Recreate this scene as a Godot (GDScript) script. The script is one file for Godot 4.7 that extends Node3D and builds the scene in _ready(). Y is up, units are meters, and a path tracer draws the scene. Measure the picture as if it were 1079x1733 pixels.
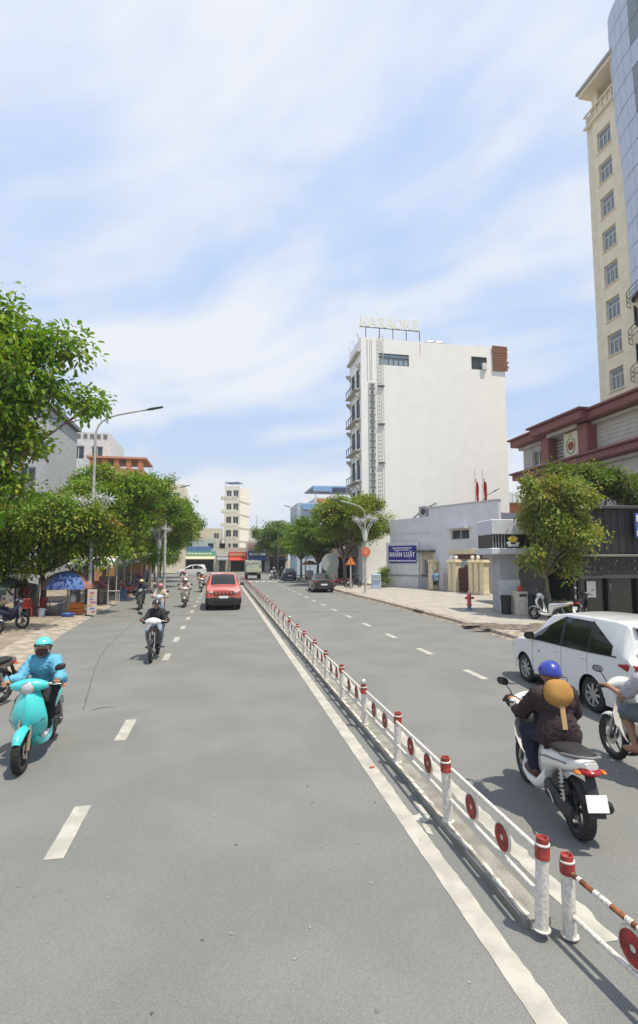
extends Node3D

# ---------------------------------------------------------------- mesh collector
class MB:
	var v := PackedVector3Array()
	var n := PackedVector3Array()
	var ix := PackedInt32Array()

	func tri(a: Vector3, b: Vector3, c: Vector3, hint: Vector3) -> void:
		var m := (b - a).cross(c - a).normalized()
		var s := v.size()
		if m.dot(hint) < 0.0:
			m = -m
			v.append_array([a, b, c])
		else:
			v.append_array([a, c, b])
		n.append_array([m, m, m])
		ix.append_array([s, s + 1, s + 2])

	func quad(a: Vector3, b: Vector3, c: Vector3, d: Vector3, hint: Vector3) -> void:
		var m := (c - a).cross(d - b).normalized()
		var s := v.size()
		if m.dot(hint) < 0.0:
			m = -m
			v.append_array([a, b, c, d])
		else:
			v.append_array([a, d, c, b])
		n.append_array([m, m, m, m])
		ix.append_array([s, s + 1, s + 2, s, s + 2, s + 3])

	# rows of points -> smooth sheet; without a hint it is turned to face away from its middle
	func grid(rows: Array, closed := false, hint := Vector3.ZERO) -> void:
		var R := rows.size()
		var C: int = rows[0].size()
		var acc := PackedVector3Array()
		acc.resize(R * C)
		var cen := Vector3.ZERO
		for r in rows:
			for p in r:
				cen += p
		cen /= float(R * C)
		var CC := C if closed else C - 1
		var sgn := 0.0
		var t := PackedInt32Array()
		for i in R - 1:
			var r0: PackedVector3Array = rows[i]
			var r1: PackedVector3Array = rows[i + 1]
			for j in CC:
				var k := (j + 1) % C
				var f := (r1[k] - r0[j]).cross(r0[k] - r1[j])
				acc[i * C + j] += f
				acc[i * C + C + j] += f
				acc[i * C + C + k] += f
				acc[i * C + k] += f
				sgn += f.dot(hint if hint != Vector3.ZERO else (r0[j] + r1[k]) * 0.5 - cen)
				t.append_array([i * C + j, i * C + C + j, i * C + C + k, i * C + j, i * C + C + k, i * C + k])
		var s := v.size()
		for r in rows:
			v.append_array(r)
		for q in acc:
			var w: Vector3 = q.normalized()
			n.append(w if sgn >= 0.0 else -w)
		for q in range(0, t.size(), 3):
			ix.append(s + t[q])
			if sgn >= 0.0:
				ix.append(s + t[q + 2])
				ix.append(s + t[q + 1])
			else:
				ix.append(s + t[q + 1])
				ix.append(s + t[q + 2])

	func fan(ring: PackedVector3Array, hint: Vector3) -> void:
		var c := Vector3.ZERO
		for p in ring:
			c += p
		c /= float(ring.size())
		for i in ring.size():
			tri(c, ring[i], ring[(i + 1) % ring.size()], hint)

	func box(c: Vector3, s: Vector3, b := Basis.IDENTITY, bev := 0.0) -> void:
		var h := s * 0.5
		if bev <= 0.0:
			for ax in 3:
				var u := Vector3.ZERO
				var w := Vector3.ZERO
				var d := Vector3.ZERO
				d[ax] = h[ax]
				u[(ax + 1) % 3] = h[(ax + 1) % 3]
				w[(ax + 2) % 3] = h[(ax + 2) % 3]
				for g in [-1.0, 1.0]:
					quad(c + b * (d * g - u - w), c + b * (d * g + u - w), c + b * (d * g + u + w), c + b * (d * g - u + w), b * (d * g))
			return
		var e := minf(bev, minf(h.x, minf(h.y, h.z)) * 0.9)
		for ax in 3:
			var a1 := (ax + 1) % 3
			var a2 := (ax + 2) % 3
			for g in [-1.0, 1.0]:
				var q := []
				for k in [[-1, -1], [1, -1], [1, 1], [-1, 1]]:
					var p := Vector3.ZERO
					p[ax] = h[ax] * g
					p[a1] = (h[a1] - e) * k[0]
					p[a2] = (h[a2] - e) * k[1]
					q.append(c + b * p)
				var d := Vector3.ZERO
				d[ax] = g
				quad(q[0], q[1], q[2], q[3], b * d)
				for g2 in [-1.0, 1.0]:
					var r := []
					for k in [[0, -1], [0, 1], [1, 1], [1, -1]]:
						var p := Vector3.ZERO
						p[ax] = (h[ax] - (e if k[0] == 1 else 0.0)) * g
						p[a1] = (h[a1] - (e if k[0] == 0 else 0.0)) * g2
						p[a2] = (h[a2] - e) * k[1]
						r.append(c + b * p)
					var d2 := Vector3.ZERO
					d2[ax] = g
					d2[a1] = g2
					quad(r[0], r[1], r[2], r[3], b * d2)
		for gx in [-1.0, 1.0]:
			for gy in [-1.0, 1.0]:
				for gz in [-1.0, 1.0]:
					var g := Vector3(gx, gy, gz)
					tri(c + b * (Vector3(h.x, h.y - e, h.z - e) * g), c + b * (Vector3(h.x - e, h.y, h.z - e) * g), c + b * (Vector3(h.x - e, h.y - e, h.z) * g), b * g)

	func frame_of(d: Vector3) -> Basis:
		var y := d.normalized()
		var x := y.cross(Vector3.UP if absf(y.y) < 0.95 else Vector3.RIGHT).normalized()
		return Basis(x, y, x.cross(y))

	func cyl(a: Vector3, b: Vector3, ra: float, rb := -1.0, seg := 12, cap := true) -> void:
		if rb < 0.0:
			rb = ra
		var f := frame_of(b - a)
		var p := PackedVector3Array()
		var q := PackedVector3Array()
		for i in seg:
			var t := TAU * i / seg
			var d := f.x * cos(t) + f.z * sin(t)
			p.append(a + d * ra)
			q.append(b + d * rb)
		grid([p, q], true)
		if cap:
			fan(p, a - b)
			fan(q, b - a)

	func tube(pts: Array, r, seg := 8, cap := true) -> void:
		var rows := []
		var x := Vector3.ZERO
		for i in pts.size():
			var d: Vector3 = (pts[mini(i + 1, pts.size() - 1)] - pts[maxi(i - 1, 0)]).normalized()
			if i == 0:
				x = frame_of(d).x
			x = (x - d * x.dot(d)).normalized()
			var z := x.cross(d)
			var rr: float = r[i] if r is Array else r
			var row := PackedVector3Array()
			for k in seg:
				var t := TAU * k / seg
				row.append(pts[i] + (x * cos(t) + z * sin(t)) * rr)
			rows.append(row)
		grid(rows, true)
		if cap:
			fan(rows[0], pts[0] - pts[1])
			fan(rows[-1], pts[-1] - pts[-2])

	# profile of (radius, height); a point given twice makes a sharp edge
	func lathe(prof: Array, seg := 20, xf := Transform3D.IDENTITY) -> void:
		var rows := []
		for i in prof.size():
			if i > 0 and prof[i].is_equal_approx(prof[i - 1]):
				if rows.size() > 1:
					_ring(rows, xf, prof)
				rows = []
			var row := PackedVector3Array()
			for k in seg:
				var t := TAU * k / seg
				row.append(xf * Vector3(prof[i].x * cos(t), prof[i].y, prof[i].x * sin(t)))
			rows.append(row)
		if rows.size() > 1:
			_ring(rows, xf, prof)

	func _ring(rows: Array, xf: Transform3D, prof: Array) -> void:
		var lo := 1e9
		var hi := -1e9
		for q in prof:
			lo = minf(lo, q.y)
			hi = maxf(hi, q.y)
		var a: Vector3 = rows[0][0]
		var m := Vector3.ZERO
		for r in rows:
			m += r[0]
		m /= float(rows.size())
		var c: Vector3 = xf * Vector3(0, (lo + hi) * 0.5, 0)
		var inv := xf.affine_inverse()
		var l0: Vector3 = inv * rows[0][0]
		var l1: Vector3 = inv * rows[-1][0]
		if absf(l1.y - l0.y) < 1e-5:
			grid(rows, true, (m - c) if false else xf.basis.y * signf(l0.y - (lo + hi) * 0.5 + 1e-9))
		else:
			grid(rows, true)

	func ell(c: Vector3, r: Vector3, b := Basis.IDENTITY, nu := 16, nv := 10) -> void:
		var rows := []
		for i in nv + 1:
			var a := PI * i / nv
			var row := PackedVector3Array()
			for j in nu:
				var t := TAU * j / nu
				row.append(c + b * Vector3(r.x * sin(a) * cos(t), r.y * cos(a), r.z * sin(a) * sin(t)))
			rows.append(row)
		grid(rows, true)

	# rings [centre, half axis, half axis, exponent]
	func loft(rings: Array, seg := 20, cap := true) -> void:
		var rows := []
		for r in rings:
			var row := PackedVector3Array()
			for k in seg:
				var t := TAU * k / seg
				var ca := cos(t)
				var sa := sin(t)
				var e: float = 2.0 / r[3]
				row.append(r[0] + r[1] * (signf(ca) * pow(absf(ca), e)) + r[2] * (signf(sa) * pow(absf(sa), e)))
			rows.append(row)
		grid(rows, true)
		if cap:
			fan(rows[0], rings[0][0] - rings[1][0])
			fan(rows[-1], rings[-1][0] - rings[-2][0])

	# flat outline (x, y) pushed along z from -d/2 to d/2
	func prism(poly: PackedVector2Array, d: float, xf := Transform3D.IDENTITY) -> void:
		var t := Geometry2D.triangulate_polygon(poly)
		for g in [-0.5, 0.5]:
			for i in range(0, t.size(), 3):
				var q := []
				for k in 3:
					var p := poly[t[i + k]]
					q.append(xf * Vector3(p.x, p.y, d * g))
				tri(q[0], q[1], q[2], xf.basis.z * g)
		var cw := Geometry2D.is_polygon_clockwise(poly)
		for i in poly.size():
			var a := poly[i]
			var b := poly[(i + 1) % poly.size()]
			var o := Vector2(b.y - a.y, a.x - b.x) * (-1.0 if cw else 1.0)
			quad(xf * Vector3(a.x, a.y, -d / 2), xf * Vector3(b.x, b.y, -d / 2), xf * Vector3(b.x, b.y, d / 2), xf * Vector3(a.x, a.y, d / 2), xf.basis * Vector3(o.x, o.y, 0))

	func add(o: MB, xf := Transform3D.IDENTITY) -> void:
		var s := v.size()
		for p in o.v:
			v.append(xf * p)
		for p in o.n:
			n.append((xf.basis * p).normalized())
		for i in o.ix:
			ix.append(s + i)

	func mesh() -> ArrayMesh:
		var a := []
		a.resize(Mesh.ARRAY_MAX)
		a[Mesh.ARRAY_VERTEX] = v
		a[Mesh.ARRAY_NORMAL] = n
		a[Mesh.ARRAY_INDEX] = ix
		var m := ArrayMesh.new()
		m.add_surface_from_arrays(Mesh.PRIMITIVE_TRIANGLES, a)
		return m

# ---------------------------------------------------------------- nodes
var used := {}
var M := {}
var rng := RandomNumberGenerator.new()
var wob := FastNoiseLite.new()

func numbered(called: String) -> String:
	var k: int = used.get(called, 0)
	used[called] = k + 1
	return called if k == 0 else "%s_%03d" % [called, k]

func thing(called: String, label: String, category: String, at := Vector3.ZERO, turn := 0.0, group := "") -> Node3D:
	var o := Node3D.new()
	o.name = numbered(called)
	add_child(o)
	o.position = at
	o.rotation.y = turn
	return tag(o, label, category, group)

func tag(o: Node3D, label: String, category: String, group := "", kind := "") -> Node3D:
	if label:
		o.set_meta("label", label)
	if category:
		o.set_meta("category", category)
	if group:
		o.set_meta("group", group)
	if kind:
		o.set_meta("kind", kind)
	return o

func put(parent: Node3D, called: String, mb, m: Material) -> MeshInstance3D:
	var o := MeshInstance3D.new()
	o.mesh = mb.mesh() if mb is MB else mb
	o.material_override = m
	o.name = numbered(called) if parent == self else called
	parent.add_child(o, true)
	return o

func structure(called: String, mb, m: Material, label: String) -> MeshInstance3D:
	var o := put(self, called, mb, m)
	o.set_meta("kind", "structure")
	o.set_meta("label", label)
	return o

func single(called: String, mb, m: Material, label: String, category: String, at := Vector3.ZERO, turn := 0.0, group := "") -> MeshInstance3D:
	var o := put(self, called, mb, m)
	o.position = at
	o.rotation.y = turn
	tag(o, label, category, group)
	return o

func copy(o: Node3D, at: Vector3, turn: float, label: String) -> Node3D:
	var c: Node3D = o.duplicate()
	c.name = numbered(String(o.name).rstrip("_0123456789"))
	add_child(c)
	c.position = at
	c.rotation.y = turn
	c.set_meta("label", label)
	return c

# ---------------------------------------------------------------- materials: colours are linear reflectances
func mat(key: String, c: Color, rough := 0.7, metal := 0.0) -> StandardMaterial3D:
	if M.has(key):
		return M[key]
	var m := StandardMaterial3D.new()
	m.resource_name = key
	var s := c.linear_to_srgb()
	s.a = c.a
	m.albedo_color = s
	m.roughness = rough
	m.metallic = metal
	M[key] = m
	return m

var noise_cache := {}
func noise_tex(key: String, freq: float, lo: Color, hi: Color, octaves := 4, size := 512, kind := FastNoiseLite.TYPE_SIMPLEX_SMOOTH, a := 0.25, b := 0.75) -> NoiseTexture2D:
	if noise_cache.has(key):
		return noise_cache[key]
	var f := FastNoiseLite.new()
	f.seed = hash(key) % 9973
	f.noise_type = kind
	f.frequency = freq
	f.fractal_octaves = octaves
	var t := NoiseTexture2D.new()
	t.width = size
	t.height = size
	t.seamless = true
	t.noise = f
	var g := Gradient.new()
	g.set_color(0, lo)
	g.set_color(1, hi)
	g.set_offset(0, a)
	g.set_offset(1, b)
	t.color_ramp = g
	noise_cache[key] = t
	return t

# grain at one scale times blotches at another, both laid in world space
func rough_mat(key: String, c: Color, rough: float, fine_m: float, fine: float, coarse_m: float, coarse: float, bump := 0.0, tint := Color(1, 1, 1)) -> StandardMaterial3D:
	if M.has(key):
		return M[key]
	# the textures darken on average; lift the base so that the mean reflectance stays c
	var mean := pow(1.0 - fine * 0.5, 2.2) * pow(1.0 - coarse * 0.5, 2.2)
	var m := mat(key, Color(minf(c.r / mean, 0.97), minf(c.g / mean, 0.97), minf(c.b / mean, 0.97)), rough)
	m.albedo_texture = noise_tex("fine%.2f" % fine, 0.09, Color(1 - fine, 1 - fine, 1 - fine), Color(1, 1, 1), 3)
	m.uv1_triplanar = true
	m.uv1_world_triplanar = true
	m.uv1_scale = Vector3.ONE / fine_m
	m.uv2_triplanar = true
	m.uv2_world_triplanar = true
	m.uv2_scale = Vector3.ONE / coarse_m
	m.detail_enabled = true
	m.detail_blend_mode = BaseMaterial3D.BLEND_MODE_MUL
	m.detail_uv_layer = BaseMaterial3D.DETAIL_UV_2
	m.detail_albedo = noise_tex("coarse%.2f%s" % [coarse, tint.to_html()], 0.012, Color((1 - coarse) * tint.r, (1 - coarse) * tint.g, (1 - coarse) * tint.b), Color(1, 1, 1), 5, 512, FastNoiseLite.TYPE_SIMPLEX_SMOOTH, 0.3, 0.7)
	if bump > 0.0:
		m.normal_enabled = true
		m.normal_texture = bump_map()
		m.normal_scale = bump
	return m

var bump_tex: NoiseTexture2D
func bump_map() -> NoiseTexture2D:
	if bump_tex == null:
		var f := FastNoiseLite.new()
		f.seed = 5
		f.frequency = 0.22
		f.fractal_octaves = 3
		bump_tex = NoiseTexture2D.new()
		bump_tex.seamless = true
		bump_tex.as_normal_map = true
		bump_tex.bump_strength = 6.0
		bump_tex.noise = f
	return bump_tex

func paint(key: String, c: Color, rough := 0.35) -> StandardMaterial3D:
	if M.has(key):
		return M[key]
	var m := mat(key, c, rough)
	m.clearcoat_enabled = true
	m.clearcoat = 0.8
	m.clearcoat_roughness = 0.06
	return m

func cloth(key: String, c: Color) -> StandardMaterial3D:
	if M.has(key):
		return M[key]
	var m := mat(key, c, 0.85)
	m.albedo_texture = noise_tex("weave", 0.12, Color(0.78, 0.78, 0.78), Color(1, 1, 1), 3)
	m.uv1_triplanar = true
	m.uv1_scale = Vector3.ONE * 3.0
	return m

func glass_dark(key: String, c: Color, rough := 0.06) -> StandardMaterial3D:
	var m := mat(key, c, rough)
	m.metallic_specular = 0.6
	return m

# ---------------------------------------------------------------- camera, sky, sun
func setup_view() -> void:
	var cam := Camera3D.new()
	cam.name = "camera"
	cam.fov = 89.77
	cam.near = 0.05
	cam.far = 900.0
	cam.position = Vector3(0, 2.65, 0)
	cam.rotation = Vector3(deg_to_rad(5.156), deg_to_rad(-10.665), 0)
	add_child(cam)
	cam.current = true
	var e := Environment.new()
	e.background_mode = Environment.BG_SKY
	e.tonemap_mode = Environment.TONE_MAPPER_LINEAR
	e.tonemap_exposure = 1.2
	e.sdfgi_enabled = true
	e.ssao_enabled = true
	e.ssil_enabled = true
	e.fog_enabled = true
	e.fog_density = 0.0005
	e.fog_light_color = Color(0.88, 0.92, 0.97)
	var s := Sky.new()
	var pm := PanoramaSkyMaterial.new()
	pm.panorama = ImageTexture.create_from_image(sky_image())
	s.sky_material = pm
	e.sky = s
	var w := WorldEnvironment.new()
	w.name = "world"
	w.environment = e
	add_child(w)
	var sun := DirectionalLight3D.new()
	sun.name = "sun"
	sun.light_energy = 1.36
	sun.light_color = Color(1.0, 0.96, 0.89)
	sun.light_angular_distance = 0.6
	sun.shadow_enabled = true
	var el := deg_to_rad(69.5)
	var az := deg_to_rad(45.0)   # 0 = from the right kerb, 90 = from behind the camera
	var to := Vector3(cos(el) * cos(az), sin(el), cos(el) * sin(az))
	add_child(sun)
	sun.look_at_from_position(to * 100.0, Vector3.ZERO, Vector3.UP)

func sky_image() -> Image:
	var W := 1024
	var H := 512
	var im := Image.create(W, H, false, Image.FORMAT_RGBF)
	var f := FastNoiseLite.new()
	f.seed = 41
	f.noise_type = FastNoiseLite.TYPE_SIMPLEX_SMOOTH
	f.frequency = 1.0
	f.fractal_octaves = 7
	f.fractal_gain = 0.56
	var w := FastNoiseLite.new()
	w.seed = 7
	w.frequency = 0.7
	w.fractal_octaves = 2
	var zen := Color(0.42, 0.55, 0.82)
	var mid := Color(0.425, 0.56, 0.80)
	var hor := Color(0.56, 0.645, 0.735)
	var cloud := Color(0.735, 0.76, 0.805)
	for y in H:
		var a := PI * (y + 0.5) / H
		var up := cos(a)
		for x in W:
			if up < -0.02:
				im.set_pixel(x, y, Color(0.30, 0.29, 0.27))
				continue
			var t := TAU * (x + 0.5) / W
			var d := Vector3(sin(a) * sin(t), up, -sin(a) * cos(t))
			var k := 1.0 / (maxf(up, 0.0) + 0.22)
			var p := Vector2(d.x, d.z) * k
			# wisps are drawn out along one wind direction
			var q := Vector2(p.x * 0.80 + p.y * 0.60, -p.x * 0.60 + p.y * 0.80)
			q += Vector2(w.get_noise_2d(q.x, q.y), w.get_noise_2d(q.x + 31.0, q.y)) * 0.16
			var n1 := f.get_noise_2d(q.x * 0.55, q.y * 1.2)
			var n2 := f.get_noise_2d(q.x * 0.32 + 90.0, q.y * 0.5 + 40.0)
			var base := mid.lerp(zen, smoothstep(0.35, 0.95, up))
			base = hor.lerp(base, smoothstep(0.0, 0.34, up))
			var n3 := f.get_noise_2d(q.x * 0.9 + 17.0, q.y * 4.2 - 60.0)
			var c := smoothstep(-0.30, 0.42, n1 * 0.75 + n2 * 0.85 + n3 * 0.18)
			c = c * 0.9 + 0.05
			im.set_pixel(x, y, base.lerp(cloud, c))
	return im

# ---------------------------------------------------------------- ground, road, kerbs, markings
const LEFT_EDGE := [[16.0, -2.6], [-2.0, -3.2], [-8.0, -3.9], [-14.0, -4.85], [-19.5, -5.45], [-26.0, -5.85], [-34.0, -6.2], [-49.0, -6.75], [-64.0, -7.1]]
const RIGHT_EDGE := [[16.0, 9.7], [-10.0, 9.6], [-15.6, 9.5], [-21.0, 9.6], [-31.0, 9.45], [-38.0, 9.2], [-46.0, 9.25], [-64.0, 9.3]]

func edge_x(e: Array, z: float) -> float:
	for i in e.size() - 1:
		if z <= e[i][0] and z >= e[i + 1][0]:
			return lerpf(e[i][1], e[i + 1][1], (z - e[i][0]) / (e[i + 1][0] - e[i][0]))
	return e[-1][1] if z < e[-1][0] else e[0][1]

# a strip along the street between two offsets from an edge, at two heights
func strip(mb: MB, e: Array, o0: float, y0: float, o1: float, y1: float, z0: float, z1: float, step := 1.0, jag := 0.0) -> void:
	var a := PackedVector3Array()
	var b := PackedVector3Array()
	var k := int(ceil(absf(z1 - z0) / step))
	for i in k + 1:
		var z := lerpf(z0, z1, float(i) / k)
		var x := edge_x(e, z)
		var j0 := wob.get_noise_2d(z * 40.0, o0 * 91.0) * jag
		var j1 := wob.get_noise_2d(z * 40.0, o1 * 57.0 + 13.0) * jag
		a.append(Vector3(x + o0 + j0, y0, z))
		b.append(Vector3(x + o1 + j1, y1, z))
	mb.grid([a, b], false, Vector3.UP if absf(o1 - o0) > 0.001 else Vector3(signf(y1 - y0), 0, 0))

func build_ground() -> void:
	var g := MB.new()
	g.quad(Vector3(-450, -0.3, 60), Vector3(450, -0.3, 60), Vector3(450, -0.3, -850), Vector3(-450, -0.3, -850), Vector3.UP)
	structure("ground", g, rough_mat("earth", Color(0.24, 0.20, 0.15), 0.95, 1.3, 0.25, 17.0, 0.25), "bare dusty ground around the street")

	var asphalt := rough_mat("asphalt", Color(0.188, 0.189, 0.180), 0.9, 0.7, 0.12, 11.0, 0.045, 0.10, Color(0.985, 1.0, 1.005))
	asphalt.albedo_texture = noise_tex("aggregate", 0.36, Color(0.80, 0.80, 0.80), Color(1, 1, 1), 2, 512, FastNoiseLite.TYPE_VALUE, 0.15, 0.75)
	var r := MB.new()
	var a := PackedVector3Array()
	var b := PackedVector3Array()
	for i in 81:
		var z := 16.0 - i
		a.append(Vector3(edge_x(LEFT_EDGE, z), 0, z))
		b.append(Vector3(edge_x(RIGHT_EDGE, z), 0, z))
	r.grid([a, b], false, Vector3.UP)
	r.quad(Vector3(-70, 0, -64), Vector3(70, 0, -64), Vector3(70, 0, -94), Vector3(-70, 0, -94), Vector3.UP)
	var road := structure("road", r, asphalt, "worn grey asphalt road with a railing along the middle")

	# paint
	var white := rough_mat("road_paint", Color(0.40, 0.39, 0.345), 0.8, 0.35, 0.16, 2.3, 0.10)
	var dash := MB.new()
	ragged(dash, 0.165, 1.0, 0.004, 0.004)
	var dm := dash.mesh()
	for i in 19:
		var z := -5.65 - 3.02 * i
		if i == 2:
			continue
		var o := put(road, "lane_dash", dm, white)
		o.position = Vector3(-1.42, 0.0, z)
	for i in 17:
		var z := -11.2 - 3.0 * i
		var o := put(road, "lane_dash", dm, white)
		o.position = Vector3(5.75, 0.0, z)
	var line := MB.new()
	ragged_line(line, 1.81, 1.985, 6.0, -60.0, 0.006)
	# paint spilled across to the foot of the railing
	for q in [[2.06, -5.25, 0.16, 0.10], [2.12, -5.42, 0.09, 0.16], [2.03, -5.02, 0.07, 0.12]]:
		var ring := PackedVector3Array()
		for k in 14:
			var t := TAU * k / 14
			var rr := 1.0 + wob.get_noise_2d(cos(t) * 60.0 + q[0] * 99.0, sin(t) * 60.0 + q[1] * 31.0) * 0.7
			ring.append(Vector3(q[0] + cos(t) * q[2] * rr * 0.5, 0.005, q[1] + sin(t) * q[3] * rr))
		line.fan(ring, Vector3.UP)
	put(road, "edge_line", line, white)
	var line2 := MB.new()
	ragged_line(line2, 2.60, 2.76, -3.38, -60.0, 0.014)
	put(road, "edge_line", line2, white)
	for i in 9:
		var cw := MB.new()
		ragged(cw, 0.42, 2.4, 0.006, 0.02)
		var o := put(road, "crossing_bar", cw, white)
		o.position = Vector3(3.3 + i * 0.72, 0, -59.5)
	# tar seams and dark spots in the asphalt
	var tar := rough_mat("tar", Color(0.105, 0.10, 0.095), 0.75, 0.4, 0.3, 1.5, 0.3)
	seam(road, [Vector2(-2.35, -9.9), Vector2(-2.5, -10.8), Vector2(-2.75, -12.2), Vector2(-3.1, -14.4), Vector2(-3.35, -17.0), Vector2(-3.5, -21.0), Vector2(-3.6, -27.0)], 0.024, tar)
	seam(road, [Vector2(-2.2, -9.85), Vector2(-2.0, -10.02), Vector2(-1.82, -10.0)], 0.03, tar)
	seam(road, [Vector2(-5.4, -25.2), Vector2(-2.0, -25.0), Vector2(2.0, -24.9), Vector2(5.5, -25.3), Vector2(9.2, -25.2)], 0.05, tar)
	rng.seed = 77
	var spots := MB.new()
	for i in 60:
		var z := -2.2 - pow(rng.randf(), 1.6) * 16.0
		var x := rng.randf_range(-2.3, 1.7) if i % 4 else rng.randf_range(3.0, 8.0)
		var rad := rng.randf_range(0.004, 0.014)
		var ring := PackedVector3Array()
		for k in 7:
			var t := TAU * k / 7
			ring.append(Vector3(x + cos(t) * rad * rng.randf_range(0.5, 1.3), 0.004, z + sin(t) * rad * rng.randf_range(0.5, 1.5)))
		spots.fan(ring, Vector3.UP)
	var so := put(road, "oil_spots", spots, tar)
	so.set_meta("kind", "stuff")
	var chips := MB.new()
	for i in 90:
		var z := -2.4 - pow(rng.randf(), 1.5) * 14.0
		var x := rng.randf_range(-2.4, 2.1) if i % 3 else rng.randf_range(2.8, 8.0)
		chips.box(Vector3(x, 0.004, z), Vector3(rng.randf_range(0.008, 0.025), 0.008, rng.randf_range(0.008, 0.02)), Basis(Vector3.UP, rng.randf() * 3.0))
	var co := put(road, "gravel", chips, mat("chip", Color(0.30, 0.29, 0.27), 0.9))
	co.set_meta("kind", "stuff")

	# left: pale sloping kerb and the earthen footpath behind it
	var kerb := rough_mat("kerb_concrete", Color(0.33, 0.29, 0.235), 0.9, 0.8, 0.22, 3.1, 0.22, 0.3)
	var k := MB.new()
	strip(k, LEFT_EDGE, 0.02, 0.0, -0.10, 0.035, 16, -64, 1.0, 0.03)
	strip(k, LEFT_EDGE, -0.10, 0.035, -0.95, 0.10, 16, -64, 1.0)
	structure("kerb_left", k, kerb, "pale sloping concrete kerb along the stalls")
	var p := MB.new()
	var pa := PackedVector3Array()
	var pb := PackedVector3Array()
	for i in 41:
		var z := 16.0 - i * 2.0
		pa.append(Vector3(edge_x(LEFT_EDGE, z) - 0.95, 0.098, z))
		pb.append(Vector3(-45, 0.098, z))
	p.grid([pa, pb], false, Vector3.UP)
	structure("pavement_left", p, rough_mat("path_earth", Color(0.27, 0.228, 0.178), 0.95, 1.7, 0.12, 6.7, 0.12, 0.3), "dusty brown footpath under the trees")
	# right: kerb stones with gutter, forecourt of pale concrete tiles
	var kr := MB.new()
	strip(kr, RIGHT_EDGE, -0.30, 0.004, 0.0, 0.012, 16, -64, 1.0, 0.05)
	structure("gutter", kr, rough_mat("gutter_dirt", Color(0.20, 0.175, 0.14), 0.95, 0.6, 0.3, 2.7, 0.35), "dirty gutter along the forecourt")
	var ks := MB.new()
	strip(ks, RIGHT_EDGE, 0.0, 0.0, 0.03, 0.11, 16, -64, 1.0)
	strip(ks, RIGHT_EDGE, 0.03, 0.11, 0.32, 0.125, 16, -64, 1.0)
	var kn := structure("kerb_right", ks, rough_mat("kerb_stone", Color(0.31, 0.26, 0.21), 0.9, 0.7, 0.3, 2.1, 0.35, 0.3), "worn stone kerb along the forecourt")
	var dr := MB.new()
	dr.box(Vector3(9.52, 0.07, -24.2), Vector3(0.16, 0.13, 0.95))
	put(kn, "drain_inlet", dr, mat("drain", Color(0.10, 0.09, 0.08), 0.9))
	var pr := MB.new()
	pa = PackedVector3Array()
	pb = PackedVector3Array()
	for i in 41:
		var z := 16.0 - i * 2.0
		pa.append(Vector3(edge_x(RIGHT_EDGE, z) + 0.32, 0.121, z))
		pb.append(Vector3(90, 0.121, z))
	pr.grid([pa, pb], false, Vector3.UP)
	structure("pavement_right", pr, rough_mat("forecourt", Color(0.36, 0.335, 0.295), 0.9, 1.3, 0.06, 7.2, 0.08, 0.15), "sunlit pale concrete forecourt")
	# earthy driveway crossing the kerb beside the white car
	var dv := MB.new()
	rng.seed = 5
	var dirt := rough_mat("driveway_dirt", Color(0.15, 0.125, 0.10), 0.95, 0.5, 0.35, 1.7, 0.4, 0.5)
	for q in [[10.6, -17.6, 1.3, 0.9], [11.6, -16.9, 1.5, 0.7], [9.75, -18.6, 0.7, 0.5], [12.6, -18.0, 1.0, 0.6]]:
		var ring := PackedVector3Array()
		for kk in 22:
			var t := TAU * kk / 22
			var rr := 1.0 + wob.get_noise_2d(cos(t) * 80.0 + q[0] * 70.0, sin(t) * 80.0) * 0.9
			ring.append(Vector3(q[0] + cos(t) * q[2] * rr, 0.127 + q[3] * 0.004, q[1] + sin(t) * q[3] * rr))
		dv.fan(ring, Vector3.UP)
	structure("dirt_patch", dv, dirt, "dark earth trodden over the driveway")
	# far pavement behind the junction
	var fp := MB.new()
	fp.box(Vector3(0, -0.08, -110), Vector3(160, 0.4, 32))
	structure("pavement_far", fp, rough_mat("far_pave", Color(0.33, 0.29, 0.24), 0.95, 1.3, 0.2, 6.0, 0.2), "pavement in front of the far shops")

func ragged(mb: MB, w: float, l: float, y: float, j: float) -> void:
	var ring := PackedVector2Array()
	for i in 9:
		ring.append(Vector2(-w / 2 + rng.randf_range(-j, j), l / 2 - l * i / 8.0))
	for i in 9:
		ring.append(Vector2(w / 2 + rng.randf_range(-j, j), -l / 2 + l * i / 8.0))
	for i in 9:
		var p := ring[i]
		var q := ring[17 - i]
		if i < 8:
			var p2 := ring[i + 1]
			var q2 := ring[16 - i]
			mb.quad(Vector3(p.x, y, p.y), Vector3(p2.x, y, p2.y), Vector3(q2.x, y, q2.y), Vector3(q.x, y, q.y), Vector3.UP)

func ragged_line(mb: MB, x0: float, x1: float, z0: float, z1: float, j: float) -> void:
	var a := PackedVector3Array()
	var b := PackedVector3Array()
	var z := z0
	while z > z1:
		a.append(Vector3(x0 + rng.randf_range(-j, j) * 0.6, 0.004, z))
		b.append(Vector3(x1 + rng.randf_range(-j, j) * 1.3 + 0.006 * wob.get_noise_1d(z * 9.0), 0.004, z))
		z -= 0.07 if z > -12.0 else 0.6
	mb.grid([a, b], false, Vector3.UP)

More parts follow.
